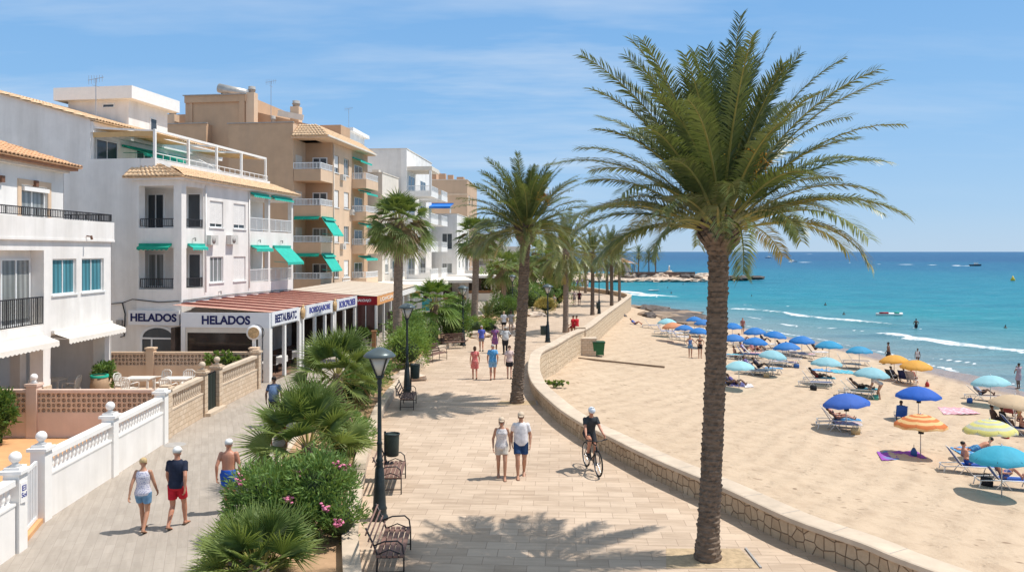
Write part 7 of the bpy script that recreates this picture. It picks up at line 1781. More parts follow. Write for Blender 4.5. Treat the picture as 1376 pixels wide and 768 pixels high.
# ---------------------------------------------------------------- bicycle and rider
def bicycle(loc, rz):
    r = thing('bicycle', 'black mountain bike ridden along the sea wall', 'bicycle', loc, rz); FR = M('bike_frame_black', (.02, .02, .022), .3, .1, 5); R_ = .35
    tyre = M('bike_tyre', (.015, .015, .015), .8); chrome = M('bike_steel', (.45, .45, .46), .3, .1, 5, metallic=.8)
    for y, nm in ((-.52, 'wheel'), (.53, 'wheel')):
        w = thing(nm, None, None, (0, y, R_)); w.parent = r
        m = MB()
        K = 36; pts = [(0, R_ * math.cos(2 * PI * i / K), R_ * math.sin(2 * PI * i / K)) for i in range(K)]
        def torus(m, Rr, rr, n=8):
            o = len(m.v)
            for i in range(K):
                a = 2 * PI * i / K
                for j in range(n): b = 2 * PI * j / n; q = Rr + rr * math.cos(b); m.v.append((rr * math.sin(b), q * math.cos(a), q * math.sin(a)))
            for i in range(K):
                for j in range(n): m.f.append((o + i * n + j, o + i * n + (j + 1) % n, o + ((i + 1) % K) * n + (j + 1) % n, o + ((i + 1) % K) * n + j)); m.m.append(0); m.sm.append(True)
        torus(m, R_ - .022, .023); wo = m.build('wheel', tyre, r, (0, y, R_)); bpy.data.objects.remove(w)
        m = MB(); torus(m, R_ - .052, .012, 6); m.build('rim', chrome, wo)
        m = MB()
        for i in range(28): a = 2 * PI * i / 28; m.bar((.03 if i % 2 else -.03, .02 * math.cos(a + 1.4), .02 * math.sin(a + 1.4)), (0, (R_ - .05) * math.cos(a), (R_ - .05) * math.sin(a)), .0025)
        m.tube([(-.05, 0, 0), (.05, 0, 0)], .02, 8); m.build('spokes', chrome, wo)
    f = MB(); bb = (0, -.09, .29); st = (0, -.24, .78); ht = (0, .36, .80); hb = (0, .39, .68)
    for a, b, rr in ((bb, st, .018), (bb, hb, .022), (st, ht, .018), (ht, (0, .395, .64), .022)): f.tube([a, b], rr, 8)
    for s in (-1, 1): f.tube([(s * .02, -.09, .29), (s * .06, -.52, .35)], .01, 6); f.tube([(s * .02, -.23, .74), (s * .06, -.52, .35)], .009, 6)
    f.build('frame', FR, r)
    k = MB(); [k.tube([(s * .055, .41, .66), (s * .055, .53, .35)], .017, 8) for s in (-1, 1)]; k.bar((-.07, .405, .66), (.07, .405, .66), .035); k.build('fork', FR, r)
    h = MB(); h.tube([(0, .36, .80), (0, .345, .90), (0, .42, .93)], .015, 7); h.tube([(-.31, .36, .96), (-.12, .42, .94), (.12, .42, .94), (.31, .36, .96)], .013, 7); h.tube([(-.31, .36, .96), (-.19, .39, .95)], .018, 7); h.tube([(.31, .36, .96), (.19, .39, .95)], .018, 7); h.build('handlebar', FR, r)
    s = MB(); s.tube([(0, -.24, .78), (0, -.27, .90)], .013, 7); s.tube([(0, -.42, .93), (0, -.33, .935), (0, -.15, .93)], [(.07, .02), (.06, .02), (.018, .012)], 10, lat=V(1, 0, 0)); s.build('saddle', BL, r)
    c = MB(); c.tube([(.05, -.09, .29), (.058, -.09, .29)], .09, 18); c.bar((.07, -.09, .29), (.08, .0, .43), .018); c.bar((-.07, -.09, .29), (-.08, -.17, .15), .018); c.bar((.06, 0, .43), (.16, 0, .43), .03, .015); c.bar((-.06, -.17, .15), (-.16, -.17, .15), .03, .015); c.build('crankset', chrome, r)
    return r
x, y = gp(804, 640); yaw = PI + .22
fw = V(-math.sin(yaw), math.cos(yaw), 0); cpos = V(x, y, 0) - fw * .53
bicycle(cpos, yaw)
def cyc():
    J = base(1.0, .36, py=-.30); J['hed'] = J['nek'] + V(0, .055, .135)
    return finish(J, [((-.12, -.17, .27), (0, 1, -.15)), ((.12, .0, .53), (0, 1, -.2))], [(-.27, .30, 1.03), (.27, .30, 1.03)], khint=(0, 1, .3), ehint=(0, -.5, -1))
person('cyclist in black and grey jersey, black shorts and white helmet riding towards us', cpos, yaw, cyc(), 1.72, 'red', 'tshirt', cloth('dark_jersey', (.04, .045, .05)), 'trunks', BL, 'short', BRH, 'helmet', M('white_helmet', (.62, .66, .72), .35), vox=.011, glasses=True, shoes=SHOE)
# ================================================================ umbrellas
def umb_mat(name, col, col2=None):
    if name in _M: return _M[name]
    m, nt, b, out = nodes_of(name); co = coord(nt)
    n1 = noise(nt, co, 2.5, 3); c = mixc(nt, n1, tuple(x * .88 for x in col), tuple(min(1, x * 1.1) for x in col))
    if col2:
        s = nt.nodes.new('ShaderNodeSeparateXYZ'); nt.links.new(co, s.inputs[0])
        l = nt.nodes.new('ShaderNodeVectorMath'); l.operation = 'LENGTH'; cb = nt.nodes.new('ShaderNodeCombineXYZ'); nt.links.new(s.outputs[0], cb.inputs[0]); nt.links.new(s.outputs[1], cb.inputs[1]); nt.links.new(cb.outputs[0], l.inputs[0])
        mu = nt.nodes.new('ShaderNodeMath'); mu.operation = 'MULTIPLY'; mu.inputs[1].default_value = 3.6; nt.links.new(l.outputs['Value'], mu.inputs[0])
        fr = nt.nodes.new('ShaderNodeMath'); fr.operation = 'FRACT'; nt.links.new(mu.outputs[0], fr.inputs[0])
        c = mixc(nt, mixfac(nt, fr.outputs[0], .48, .54, 1.), c, col2)
    oi = nt.nodes.new('ShaderNodeNewGeometry'); nz = noise(nt, coord(nt, 'World'), .35, 2); c = mixc(nt, mixfac(nt, nz, .35, .65, .28), c, tuple(min(1, x * .7 + .16) for x in col)); addbump(nt, b, noise(nt, co, 5, 3), .5, .03)
    nt.links.new(c, b.inputs['Base Color']); b.inputs['Roughness'].default_value = .75
    tr = nt.nodes.new('ShaderNodeBsdfTranslucent'); nt.links.new(c, tr.inputs[0]); mx = nt.nodes.new('ShaderNodeMixShader'); mx.inputs[0].default_value = .28
    nt.links.new(b.outputs[0], mx.inputs[1]); nt.links.new(tr.outputs[0], mx.inputs[2]); nt.links.new(mx.outputs[0], out.inputs[0]); _M[name] = m; return m
UM = {'royal': umb_mat('royal_blue_canopy', (.012, .12, .56)), 'blue': umb_mat('blue_canopy', (.015, .20, .58)), 'sky': umb_mat('sky_blue_canopy', (.02, .32, .58)), 'turq': umb_mat('turquoise_canopy', (.04, .42, .60)), 'pale': umb_mat('pale_turquoise_canopy', (.30, .58, .66)), 'palest': umb_mat('faded_aqua_canopy', (.34, .66, .74)),
      'orange': umb_mat('orange_yellow_canopy', (.80, .40, .05)), 'ostr': umb_mat('orange_striped_canopy', (.72, .20, .04), (.85, .60, .26)), 'ystr': umb_mat('yellow_striped_canopy', (.76, .72, .24), (.55, .58, .50)), 'beige': umb_mat('beige_canopy', (.66, .50, .32)), 'red': umb_mat('faded_orange_canopy', (.72, .30, .14))}
POLE = M('pale_pole', (.55, .53, .50), .4, .1, 5)
def umbrella(label, px, py, w, col, tilt=0., tdir=0., pocket=False, grp='beach umbrellas', far=False):
    X, Y, z = bp(px, py, 1.32); D = min(2.5, max(1.75, w * Y / F)); Rr = D / 2
    r = thing('beach_umbrella', label, 'beach umbrella', (X, Y, z), random.uniform(0, 1), grp)
    n = 8; K = 6; m = MB(); h = 1.32; rise = Rr * .42
    for i in range(K + 1):
        t = i / K; 
        for j in range(n * 3):
            a = 2 * PI * j / (n * 3); gore = 1 - .055 * t * (1 - abs(math.cos(a * n / 2)) ** .6); 
            m.v.append((Rr * t * gore * math.cos(a), Rr * t * gore * math.sin(a), rise * (1 - t ** 2.0) - (.02 * t * (1 - abs(math.cos(a * n / 2)))) * 2))
    nn = n * 3
    for i in range(K):
        for j in range(nn): m.f.append((i * nn + j, i * nn + (j + 1) % nn, (i + 1) * nn + (j + 1) % nn, (i + 1) * nn + j)); m.m.append(0); m.sm.append(True)
    o = len(m.v)
    for j in range(nn): q = m.v[K * nn + j]; m.v.append((q[0] * 1.01, q[1] * 1.01, q[2] - .075 - .03 * (j % 3 == 1)))
    for j in range(nn): m.f.append((K * nn + j, K * nn + (j + 1) % nn, o + (j + 1) % nn, o + j)); m.m.append(0); m.sm.append(True)
    c = m.build('canopy', UM[col], r, (0, 0, h)); c.rotation_euler = (tilt * math.cos(tdir), tilt * math.sin(tdir), 0)
    p = MB(); p.tube([(0, 0, -.05), (0, 0, h + rise)], .02, 7); p.build('pole', POLE, r)
    t = MB(); t.lathe([(.03, h + rise - .01), (.02, h + rise + .07), (.0, h + rise + .09)], 7); t.build('finial', WHMETAL, r)
    if not far:
        rb = MB(); 
        for k in range(n): a = 2 * PI * k / n; rb.tube([(0, 0, rise - .02), (Rr * .5 * math.cos(a), Rr * .5 * math.sin(a), rise * .75 - .02), (Rr * .97 * math.cos(a), Rr * .97 * math.sin(a), .03)], .006, 4)
        rb.build('ribs', DKMETAL, c)
    if pocket: b = MB(); b.tube([(.02, 0, 1.25), (.02, 0, .95)], [(.10, .07), (.12, .09)], 8); tag(b.build('bag', BL, None, (X, Y, z - (.0))), 'dark bag hanging on the pole of the ' + ' '.join(label.split()[:8]), 'bag')
    return r
UL = [(1137, 541, 60, 'royal', 'royal blue umbrella above the pair of loungers with a red and white towel', True), (1234, 531, 57, 'royal', 'royal blue umbrella behind the orange striped one', True), (1237, 570, 66, 'ostr', 'orange and cream striped umbrella', True),
      (1330, 577, 66, 'ystr', 'pale yellow striped umbrella', False), (1346, 615, 77, 'turq', 'large turquoise umbrella nearest the camera, above two seated people', False), (1364, 543, 62, 'beige', 'plain beige umbrella at the right edge', False),
      (1331, 514, 48, 'palest', 'light aqua umbrella nearest the water at the right', False), (1201.5, 484.5, 38, 'orange', 'orange yellow umbrella, left one of two', False), (1231, 492, 40, 'orange', 'orange yellow umbrella, right one of two', False),
      (1171, 503, 46, 'pale', 'faded pale umbrella above the bending person', False), (1110.5, 488, 40, 'pale', 'faded pale umbrella above loungers with rusty cushions', False), (1154.5, 472, 34, 'sky', 'bright blue umbrella close to the wet sand, last of the blue row on the right', False),
      (1114, 465, 36, 'sky', 'bright blue umbrella second from the right in the blue row', False), (1077.5, 458, 33, 'blue', 'flat blue umbrella third from the right in the blue row', False), (1041.5, 451, 30, 'blue', 'blue umbrella fourth from the right in the seaward row', False),
      (1014, 446, 29, 'blue', 'blue umbrella left of the fourth one in the seaward row', False), (1057, 467, 36, 'blue', 'wide blue umbrella in the second row, over crowded loungers', False), (1015, 460, 33, 'blue', 'wide blue umbrella in the second row, left of the widest', False),
      (1038, 478, 37, 'pale', 'grey green faded umbrella in the middle of the loungers', False), (993, 493, 33, 'palest', 'very pale aqua umbrella right of the big palm trunk', False), (985.5, 455, 27, 'blue', 'blue umbrella touching the right side of the big palm trunk', False),
      (984, 439, 26, 'blue', 'seaward blue umbrella just right of the big palm trunk', False), (933, 430, 22, 'blue', 'blue umbrella nearest the rocks, left of the big palm', False), (945, 434, 22, 'blue', 'blue umbrella left of the big palm, overlapping its neighbour by the rocks', False),
      (919.5, 442, 25, 'blue', 'blue umbrella beside the small orange umbrella', False), (940, 446, 25, 'blue', 'blue umbrella left of the big palm, over low loungers', False), (896, 433, 18, 'palest', 'small pale blue umbrella at the far left end of the beach', False), (903, 438.5, 15, 'red', 'small orange umbrella at the far left end of the beach', False)]
for i, (px, py, w, c, lb, pk) in enumerate(UL): umbrella(lb, px, py, w, c, random.uniform(.02, .12), random.uniform(0, 6), pk, far=i > 12)

# ================================================================ loungers
SLB = M('lounger_blue', (.025, .09, .36), .8, .15, 6); SLW = M('lounger_white_frame', (.72, .70, .68), .5, .08, 6)
def lounger_proto(label, fab, back=.85, towel=None):
    """head at -x, foot at +x"""
    r = thing('sun_lounger', label, 'sun lounger', (0, 0, 0), 0, 'sun loungers on the sand')
    f = MB()
    for s in (-1, 1): f.tube([(-.95, s * .30, .30), (-.3, s * .30, .34), (.95, s * .30, .34)], .022, 6)
    f.tube([(.95, -.30, .34), (.98, 0, .345), (.95, .30, .34)], .022, 6); f.tube([(-.95, -.3, .30), (-.98, 0, .3), (-.95, .3, .3)], .022, 6); f.build('frame', SLW, r)
    for s in (-1, 1):
        l = MB(); l.tube([(-.45, s * .31, 0), (-.2, s * .31, .33), (.06, s * .31, 0)], .02, 6); l.build('leg', SLW, r)
        l = MB(); l.tube([(.6, s * .31, 0), (.72, s * .31, .34), (.92, s * .31, 0)], .02, 6); l.build('leg', SLW, r)
        l = MB(); l.tube([(-.98, s * .28, .0), (-.9, s * .29, .31)], .02, 6); l.build('leg', SLW, r)
    m = MB(); m.grid(lambda u, v: (lerp(-.28, .93, u), lerp(-.28, .28, v), .35 - .03 * math.sin(PI * v)), 8, 5); m.grid(lambda u, v: (lerp(-.28, .93, u), lerp(-.28, .28, v), .33 - .03 * math.sin(PI * v)), 8, 5); m.build('seat', fab, r)
    b = MB(); ca, sa = math.cos(back), math.sin(back)
    def bk(u, v, o): s = lerp(0, .78, u); wd = .27 * (1 - .35 * max(0, u - .6) ** 1.0 * 1.6); return (-.28 - s * ca - o * sa, lerp(-wd, wd, v), .35 + s * sa - o * ca * .5)
    b.grid(lambda u, v: bk(u, v, 0), 8, 5); b.grid(lambda u, v: bk(u, v, .03), 8, 5); bo = b.build('backrest', fab, r)
    e = MB(); e.tube([bk(u, 0, .015) for u in (0, .3, .6, .85, 1)] + [bk(1, .5, .015)] + [bk(u, 1, .015) for u in (1, .85, .6, .3, 0)], .018, 6); e.build('backrest_frame', SLW, bo)
    if towel:
        t = MB(); t.grid(lambda u, v: (lerp(-.25, .9, u), lerp(-.26, .30, v), .37 + .008 * math.sin(u * 19 + v * 5)), 16, 8)
        tg = t.build('towel', towel, None); tg.parent = r
    return r
TOW = {'redwhite': cloth('red_white_towel', (.60, .45, .42), (.55, .06, .06), 6), 'blue': cloth('blue_towel', (.04, .22, .45), (.3, .45, .6), 7), 'purple': cloth('purple_towel', (.28, .06, .36), (.02, .28, .40), 1.2), 'pink': cloth('pink_towel', (.62, .30, .34), (.65, .6, .62), 5), 'white': cloth('white_towel', (.66, .62, .62), (.45, .35, .42), 6), 'teal': cloth('teal_towel', (.05, .33, .42), (.3, .5, .55), 6)}
FAB = {'blue': SLB, 'brown': M('lounger_brown', (.17, .10, .07), .8, .2, 6), 'navy': M('lounger_navy', (.03, .04, .12), .8, .2, 6), 'olive': M('lounger_olive', (.26, .20, .11), .8, .2, 6), 'maroon': M('lounger_maroon', (.22, .05, .05), .8, .2, 6), 'white': M('lounger_white', (.6, .56, .55), .8, .2, 6)}
PRO = {}
def lounger(label, px, py, rz, fab, dx=0., dy=0., back=.85, towel=None, s=1.):
    X, Y, z = bp(px, py); X += dx; Y += dy; z = beach_z(X, Y); key = (fab, back)
    if key not in PRO: o = lounger_proto(label, FAB[fab], back); PRO[key] = o; o.location = (X, Y, z); o.rotation_euler = (0, 0, rz); o.scale = (s, s, s)
    else: o = copy_tree(PRO[key], (X, Y, z), rz, label, scale=s)
    if towel:
        t = MB(); t.grid(lambda u, v: (lerp(-.2, .95, u), lerp(-.27, .29, v), .375 + .01 * math.sin(u * 17 + v * 7)), 14, 8)
        q = t.build('towel', TOW[towel], None, (X, Y, z), rz); tag(q, 'towel on the ' + ' '.join(label.split()[:11]), 'towel', None)
    return (X, Y, z, rz)
A_ = -.22
LG = {}
LG['e1'] = lounger('blue and white lounger nearest the camera, its seat holding a bare backed sitter', 1335, 645, A_, 'blue', -.45, .75, .95)
LG['e2'] = lounger('blue and white lounger nearest the camera at the right edge, front one of the pair', 1345, 655, A_, 'blue', .2, .0, .95)
LG['a1'] = lounger('front lounger of the pair under the royal blue umbrella, tan back raised', 1127, 578, A_, 'olive', 0, 0, 1.0, 'redwhite')
LG['a2'] = lounger('rear lounger of the pair under the royal blue umbrella', 1127, 578, A_, 'olive', .35, .8, .85, 'blue')
LG['b1'] = lounger('navy lounger under the pale umbrella, left of the bending person', 1100, 521, A_, 'navy', -.1, .3, .95)
LG['b2'] = lounger('maroon cushioned lounger beside the navy one', 1103, 519, A_, 'maroon', .3, 1.0, .9, 'teal')
LG['c1'] = lounger('olive lounger behind the royal blue umbrella', 1153, 533, A_ - .15, 'olive', -.1, 0, .8)
LG['c2'] = lounger('dark lounger with blue towel beside the bending person', 1160, 533, A_ - .15, 'brown', .3, .9, .8, 'teal')
LG['d1'] = lounger('dark brown lounger with upright back near the wet sand', 1143, 494, A_ - .1, 'brown', -.3, 0, 1.1)
LG['d2'] = lounger('dark brown lounger with upright back, seaward of its twin', 1150, 491, A_ - .1, 'brown', .3, .6, 1.0)
LG['f'] = lounger('white framed lounger near the water, under the light aqua umbrella', 1321, 538, A_ - .1, 'brown', 0, 0, .75)
LG['g'] = lounger('blue lounger at the right edge beside the yellow striped umbrella', 1370, 584, A_, 'blue', 0, 0, .9)
mids = [(1012, 504, 'navy', .95, None, 'navy lounger in the cluster right of the pale aqua umbrella'), (1022, 503, 'navy', .8, 'white', 'second lounger of the dark cluster with a pale towel'), (1032, 501, 'brown', .8, 'blue', 'dark lounger on the seaward side of the cluster'),
        (1040, 491, 'brown', .95, 'white', 'lounger with white towel below the grey green umbrella'), (1052, 492, 'white', .8, 'pink', 'lounger with pinkish towel right of the grey green umbrella'), (1059, 487, 'brown', .8, None, 'dark lounger behind the pink towel lounger'),
        (1003, 481, 'navy', .95, 'blue', 'lounger with blue back below the second row umbrellas'), (1012, 480, 'white', .8, 'pink', 'pale lounger crowded among sunbathers'), (1020, 477, 'maroon', .8, None, 'reddish lounger beside the grey green umbrella'),
        (981, 482, 'blue', .8, 'teal', 'teal lounger peeping out right of the big palm trunk'), (984, 463, 'white', .8, 'white', 'white lounger below the umbrella by the palm trunk'), (1000, 466, 'brown', .8, 'white', 'lounger in the shade of the second row umbrella, left side'),
        (1014, 467, 'navy', .8, None, 'lounger in the shade of the second row umbrella, middle'), (1027, 467, 'brown', .95, 'white', 'lounger in the shade of the second row umbrella, right side'), (1042, 473, 'brown', .8, None, 'lounger under the widest blue umbrella, left side'),
        (1054, 476, 'maroon', .95, 'white', 'lounger under the widest blue umbrella, middle'), (1066, 479, 'brown', .95, 'redwhite', 'lounger under the widest blue umbrella, right side'), (1078, 481, 'white', .8, 'pink', 'pale lounger at the right end of the crowded row'),
        (1096, 478, 'brown', .95, 'white', 'dark backed lounger standing apart near the wet sand'), (876, 441, 'navy', .95, None, 'lone lounger with raised back near the end of the sea wall'), (893, 449, 'blue', .95, None, 'blue and white striped lounger at the far left group'),
        (903, 452, 'white', .8, 'white', 'white lounger right of the blue one in the far left group'), (914, 457, 'navy', .95, 'white', 'dark backed lounger left of the two standing women'), (926, 450, 'brown', .8, None, 'low dark lounger under the left blue umbrellas'), (938, 452, 'brown', .8, 'white', 'low lounger nearest the left side of the palm trunk')]
for (px, py, fb, bk, tw, lb) in mids: lounger(lb, px, py, A_ + random.uniform(-.12, .1), fb, back=bk, towel=tw)

# towels and mats lying on the sand
def towel(label, corners, mat, name='towel', th=.012):
    P = [Vector(bp(*c)) for c in corners]; o = sum(P, V(0, 0, 0)) / 4; m = MB()
    m.grid(lambda u, v: tuple(((P[0].lerp(P[1], u)).lerp(P[3].lerp(P[2], u), v) - o) + V(0, 0, .03 + .018 * math.sin(u * 21 + v * 9) * math.sin(v * 14) + .01 * math.sin(37 * u))), 24, 10)
    return tag(m.build(name, mat, None, o), label, 'towel')
towel('purple and teal beach towel on the sand below the orange striped umbrella', [(1185, 619), (1246, 616), (1232, 606), (1178, 607)], TOW['purple'])
towel('white and pink striped beach mat lying behind the orange striped umbrella', [(1268, 557), (1318, 556), (1300, 548), (1260, 547)], TOW['pink'])
towel('blue towel under the prone sunbather near the turquoise umbrella', [(1290, 610), (1338, 614), (1336, 600), (1276, 601)], TOW['blue'])
towel('long blue towel beyond the pale umbrella', [(1094, 498), (1120, 500), (1116, 495), (1090, 496)], TOW['blue']); towel('blue and white towel right of the long blue towel', [(1120, 501), (1150, 503), (1144, 498), (1116, 496)], TOW['teal'])
towel('dark blue towel by the palm trunk under two reclining people', [(972, 519), (1002, 520), (1000, 514), (974, 513)], cloth('navy_towel', (.05, .05, .16), (.2, .18, .35), 6)); towel('white towel end beside the dark blue one', [(1001, 521), (1013, 520), (1010, 516), (1000, 516)], TOW['white'])
towel('dark mat lying in the shade of the beige umbrella', [(1340, 546), (1376, 551), (1376, 545), (1345, 541)], cloth('dark_mat', (.10, .07, .06)))

# ================================================================ people on the beach
SWB = cloth('blue_swimwear', (.05, .14, .45), (.3, .45, .6), 14); BKS = BL; PKD = cloth('mauve_wrap', (.45, .34, .38)); 
def bper(label, px, py, rz, J, dx=0, dy=0, dz=0, **k):
    X, Y, z = bp(px, py); X += dx; Y += dy; z = beach_z(X, Y)
    return person(label, (X, Y, max(z, SEA - .1) + dz), rz, J, vox=k.pop('vox', .02), **k)
bper('girl in blue swimsuit standing on open sand, left of the woman in black', 927.5, 480, PI, pose_stand(.9, arm='carry'), H=1.72, skin='tan', top='swimsuit', tmat=SWB, bottom='shorts', bmat=cloth('denim', (.14, .27, .42)), hair='long', hmat=BLOND, fem=True)
bper('woman in black bikini standing on open sand next to the palm trunk', 940.5, 480.5, PI, pose_stand(.9, arm='hip'), H=1.72, skin='tan', top='bikini', tmat=BKS, bottom='shorts', bmat=BL, hair='bun', hmat=BRH, fem=True)
bper('person standing among the blue umbrellas in patterned clothes', 998, 448.5, PI, pose_stand(), H=1.7, skin='red', top='tshirt', tmat=cloth('red_pattern', (.35, .12, .10), (.1, .1, .12), 12), bottom='trunks', bmat=cloth('dark_pattern', (.12, .12, .10), (.4, .4, .3), 12), vox=.022)
bper('dark figure in dark swimwear walking along the water edge behind the orange umbrellas', 1194, 489.5, .9, pose_walk(.25, .2, 1), H=1.85, skin='dark', bottom='trunks', bmat=BL, hair='short', hmat=BLKH, vox=.022)
bper('child wading behind the right orange umbrella', 1233, 489, 2.2, pose_stand(), H=1.45, skin='dark', top='tank', tmat=cloth('pale_top', (.70, .64, .62)), bottom='brief', bmat=BL, hmat=BLKH, vox=.022, dz=-.1)
bper('person in pale mauve wrap raising an arm at the right water edge', 1369, 521, .3, pose_stand(arm='up'), H=1.75, skin='dark', top='dress', tmat=PKD, hair='short', hmat=BLKH, vox=.02)
bper('person in pale top bending over beside the lounger with blue towel', 1182, 536, 1.2, pose_bend(), H=1.70, skin='tan', top='tshirt', tmat=cloth('pale_grey_tee', (.60, .52, .50)), bottom='brief', bmat=BL, hair='long', hmat=BRH, vox=.018, fem=True)
bper('small dark person standing beside the lounger in the far left group', 897.5, 448, 0, pose_stand(), H=1.5, skin='dark', top='swimsuit', tmat=BL, hair='short', hmat=BLKH, vox=.026)
def wper(label, px, py, J, dz, rz=0, **k):
    x, y = wp(px, py); return person(label, (x, y, SEA + dz), rz, J, vox=.028, **k)
wper('man standing thigh deep in the surf in dark shorts', 1231, 441, pose_stand(arm='hip'), -.55, 0, H=1.75, skin='dark', bottom='trunks', bmat=BL, hair='short', hmat=BLKH)
for (px, py, lb) in [(1351, 440, 'swimmer farthest right in the calm turquoise water'), (1134, 422, 'lone dark swimmer beyond the breaking wave'), (1109, 409, 'small dot like swimmer in open water'), (897, 387, 'swimmer left of the headland rocks'), (902, 394, 'swimmer just above the foam in the left bay'), (1010, 398, 'swimmer close to the right of the palm trunk'), (918, 382, 'swimmer near the sandy foot of the spit')]:
    wper(lb, px, py, pose_stand(), -1.35, 0, H=1.7, skin='dark', hair='short', hmat=BLKH)
# on loungers
def onl(key, label, off=0., rzoff=-PI / 2, J=None, **k):
    X, Y, z, rz = LG[key]; c, s = math.cos(rz), math.sin(rz); return person(label, (X + off * c, Y + off * s, z), rz - PI / 2, J, vox=k.pop('vox', .018), **k)
onl('e1', 'bare backed person sitting upright on the rear blue lounger, head bowed', -.05, J=pose_lounge(.36, -.25, bend=.1), H=1.7, skin='red', bottom='trunks', bmat=SLB, hair='short', hmat=BLKH)
onl('e2', 'dark haired person reclining on the front blue lounger with arm raised', -.1, J=pose_lounge(.36, -.55, bend=.15), H=1.68, skin='red', bottom='trunks', bmat=cloth('striped_trunks', (.04, .08, .3), (.4, .4, .5), 8), hair='short', hmat=BLKH)
onl('a2', 'sunbather reclining on the rear lounger under the royal blue umbrella', -.1, J=pose_lounge(.36, -.8), H=1.66, skin='red', top='bikini', tmat=BL, bottom='brief', bmat=BL, fem=True, hair='long', hmat=BRH)
onl('b2', 'sunbather with dark red top on the maroon lounger', -.1, J=pose_lounge(.36, -.85), H=1.66, skin='dark', top='tank', tmat=cloth('dark_red_top', (.30, .03, .03)), bottom='trunks', bmat=BL, hair='short', hmat=BLKH, vox=.02)
onl('f', 'dark haired person lying back on the lounger near the water', -.1, J=pose_lounge(.36, -.75, bend=.1), H=1.72, skin='dark', top='tshirt', tmat=cloth('white_blue_tee', (.30, .35, .45)), bottom='trunks', bmat=BL, hair='short', hmat=BLKH, vox=.02)
onl('c2', 'dark sunbather on the lounger with blue towel', -.1, J=pose_lounge(.36, -.9), H=1.65, skin='dark', bottom='trunks', bmat=BL, hair='short', hmat=BLKH, vox=.02)
onl('g', 'long haired woman sitting on the blue lounger at the right edge', .1, J=pose_lounge(.36, -.15, bend=.2), H=1.68, skin='red', top='bikini', tmat=BL, bottom='brief', bmat=BL, fem=True, hair='long', hmat=BLOND, vox=.02)
bper('dark haired sitter left of the woman at the right edge', 1360, 582, -1.6, pose_sit(.3, -.1, .5), dy=.7, H=1.68, skin='dark', top='tshirt', tmat=BL, bottom='trunks', bmat=BL, hair='short', hmat=BLKH, vox=.02)
bper('person sitting low behind the yellow striped umbrella, only the head showing', 1336, 574, -1.6, pose_sit(.3, -.2, .5), H=1.65, skin='dark', top='tshirt', tmat=cloth('dark_brown_tee', (.08, .05, .04)), bottom='trunks', bmat=BL, hair='short', hmat=BLKH, vox=.02)
bper('prone sunbather in blue shorts propped on elbows beside the turquoise umbrella', 1312, 606, -PI / 2 - .1, pose_prone(), dz=.03, H=1.72, skin='red', bottom='trunks', bmat=cloth('blue_pattern_trunks', (.04, .16, .38), (.1, .3, .4), 14), hair='short', hmat=BLKH, vox=.018)
# folding chairs
def fchair(label, px, py, rz, col, dx=0, dy=0):
    X, Y, z = bp(px, py); X += dx; Y += dy; r = thing('beach_chair', label, 'beach chair', (X, Y, z), rz)
    m = MB(); m.grid(lambda u, v: (lerp(-.24, .24, u), lerp(-.2, .25, v), .28 - .04 * math.sin(PI * v)), 5, 5); m.build('seat', col, r)
    m = MB(); m.grid(lambda u, v: (lerp(-.24, .24, u), -.2 - .28 * v, .28 + .6 * v), 5, 6); m.grid(lambda u, v: (lerp(-.24, .24, u), -.22 - .28 * v, .28 + .6 * v), 5, 6); m.build('backrest', col, r)
    m = MB()
    for s in (-1, 1): m.tube([(s * .26, .28, 0), (s * .26, -.2, .3), (s * .26, -.5, .9)], .013, 6); m.tube([(s * .26, -.35, 0), (s * .26, .26, .3)], .013, 6); m.tube([(s * .26, -.3, .5), (s * .26, .2, .48), (s * .26, .22, .28)], .013, 6)
    m.build('frame', WHMETAL, r); return X, Y, z
for (px, py, rz, fab, lb, pl, sk_, tc) in [(1210, 566, -.3, SLB, 'light blue folding chair facing the sea behind the orange striped umbrella', 'dark haired person in the light blue folding chair', 'dark', (.12, .25, .42)), (1200, 513, -1.3, BL, 'dark folding chair in the group below the orange umbrellas', 'dark haired sitter in the folding chair group, left', 'dark', (.05, .05, .07)),
        (1216, 514, -1.0, FAB['navy'], 'navy folding chair in the middle of the seaside group', 'sitter in a blue top in the seaside group', 'dark', (.10, .13, .26)), (1226, 515, -.9, FAB['white'], 'pale folding chair on the right of the seaside group', 'sitter in a pink top at the right of the seaside group', 'red', (.6, .3, .28)), (1358, 561, -1., FAB['maroon'], 'red folding chair in the shade at the right edge', 'sitter in red in the shade at the right edge', 'dark', (.4, .03, .05))]:
    X, Y, z = fchair(lb, px, py, rz, fab); nm = 'tee_' + str(int(px)); person(pl, (X, Y, z), rz, pose_sit(.27, -.3, .5), 1.68, sk_, 'tshirt', cloth(nm, tc), 'trunks', BL, 'short', BLKH, vox=.02)
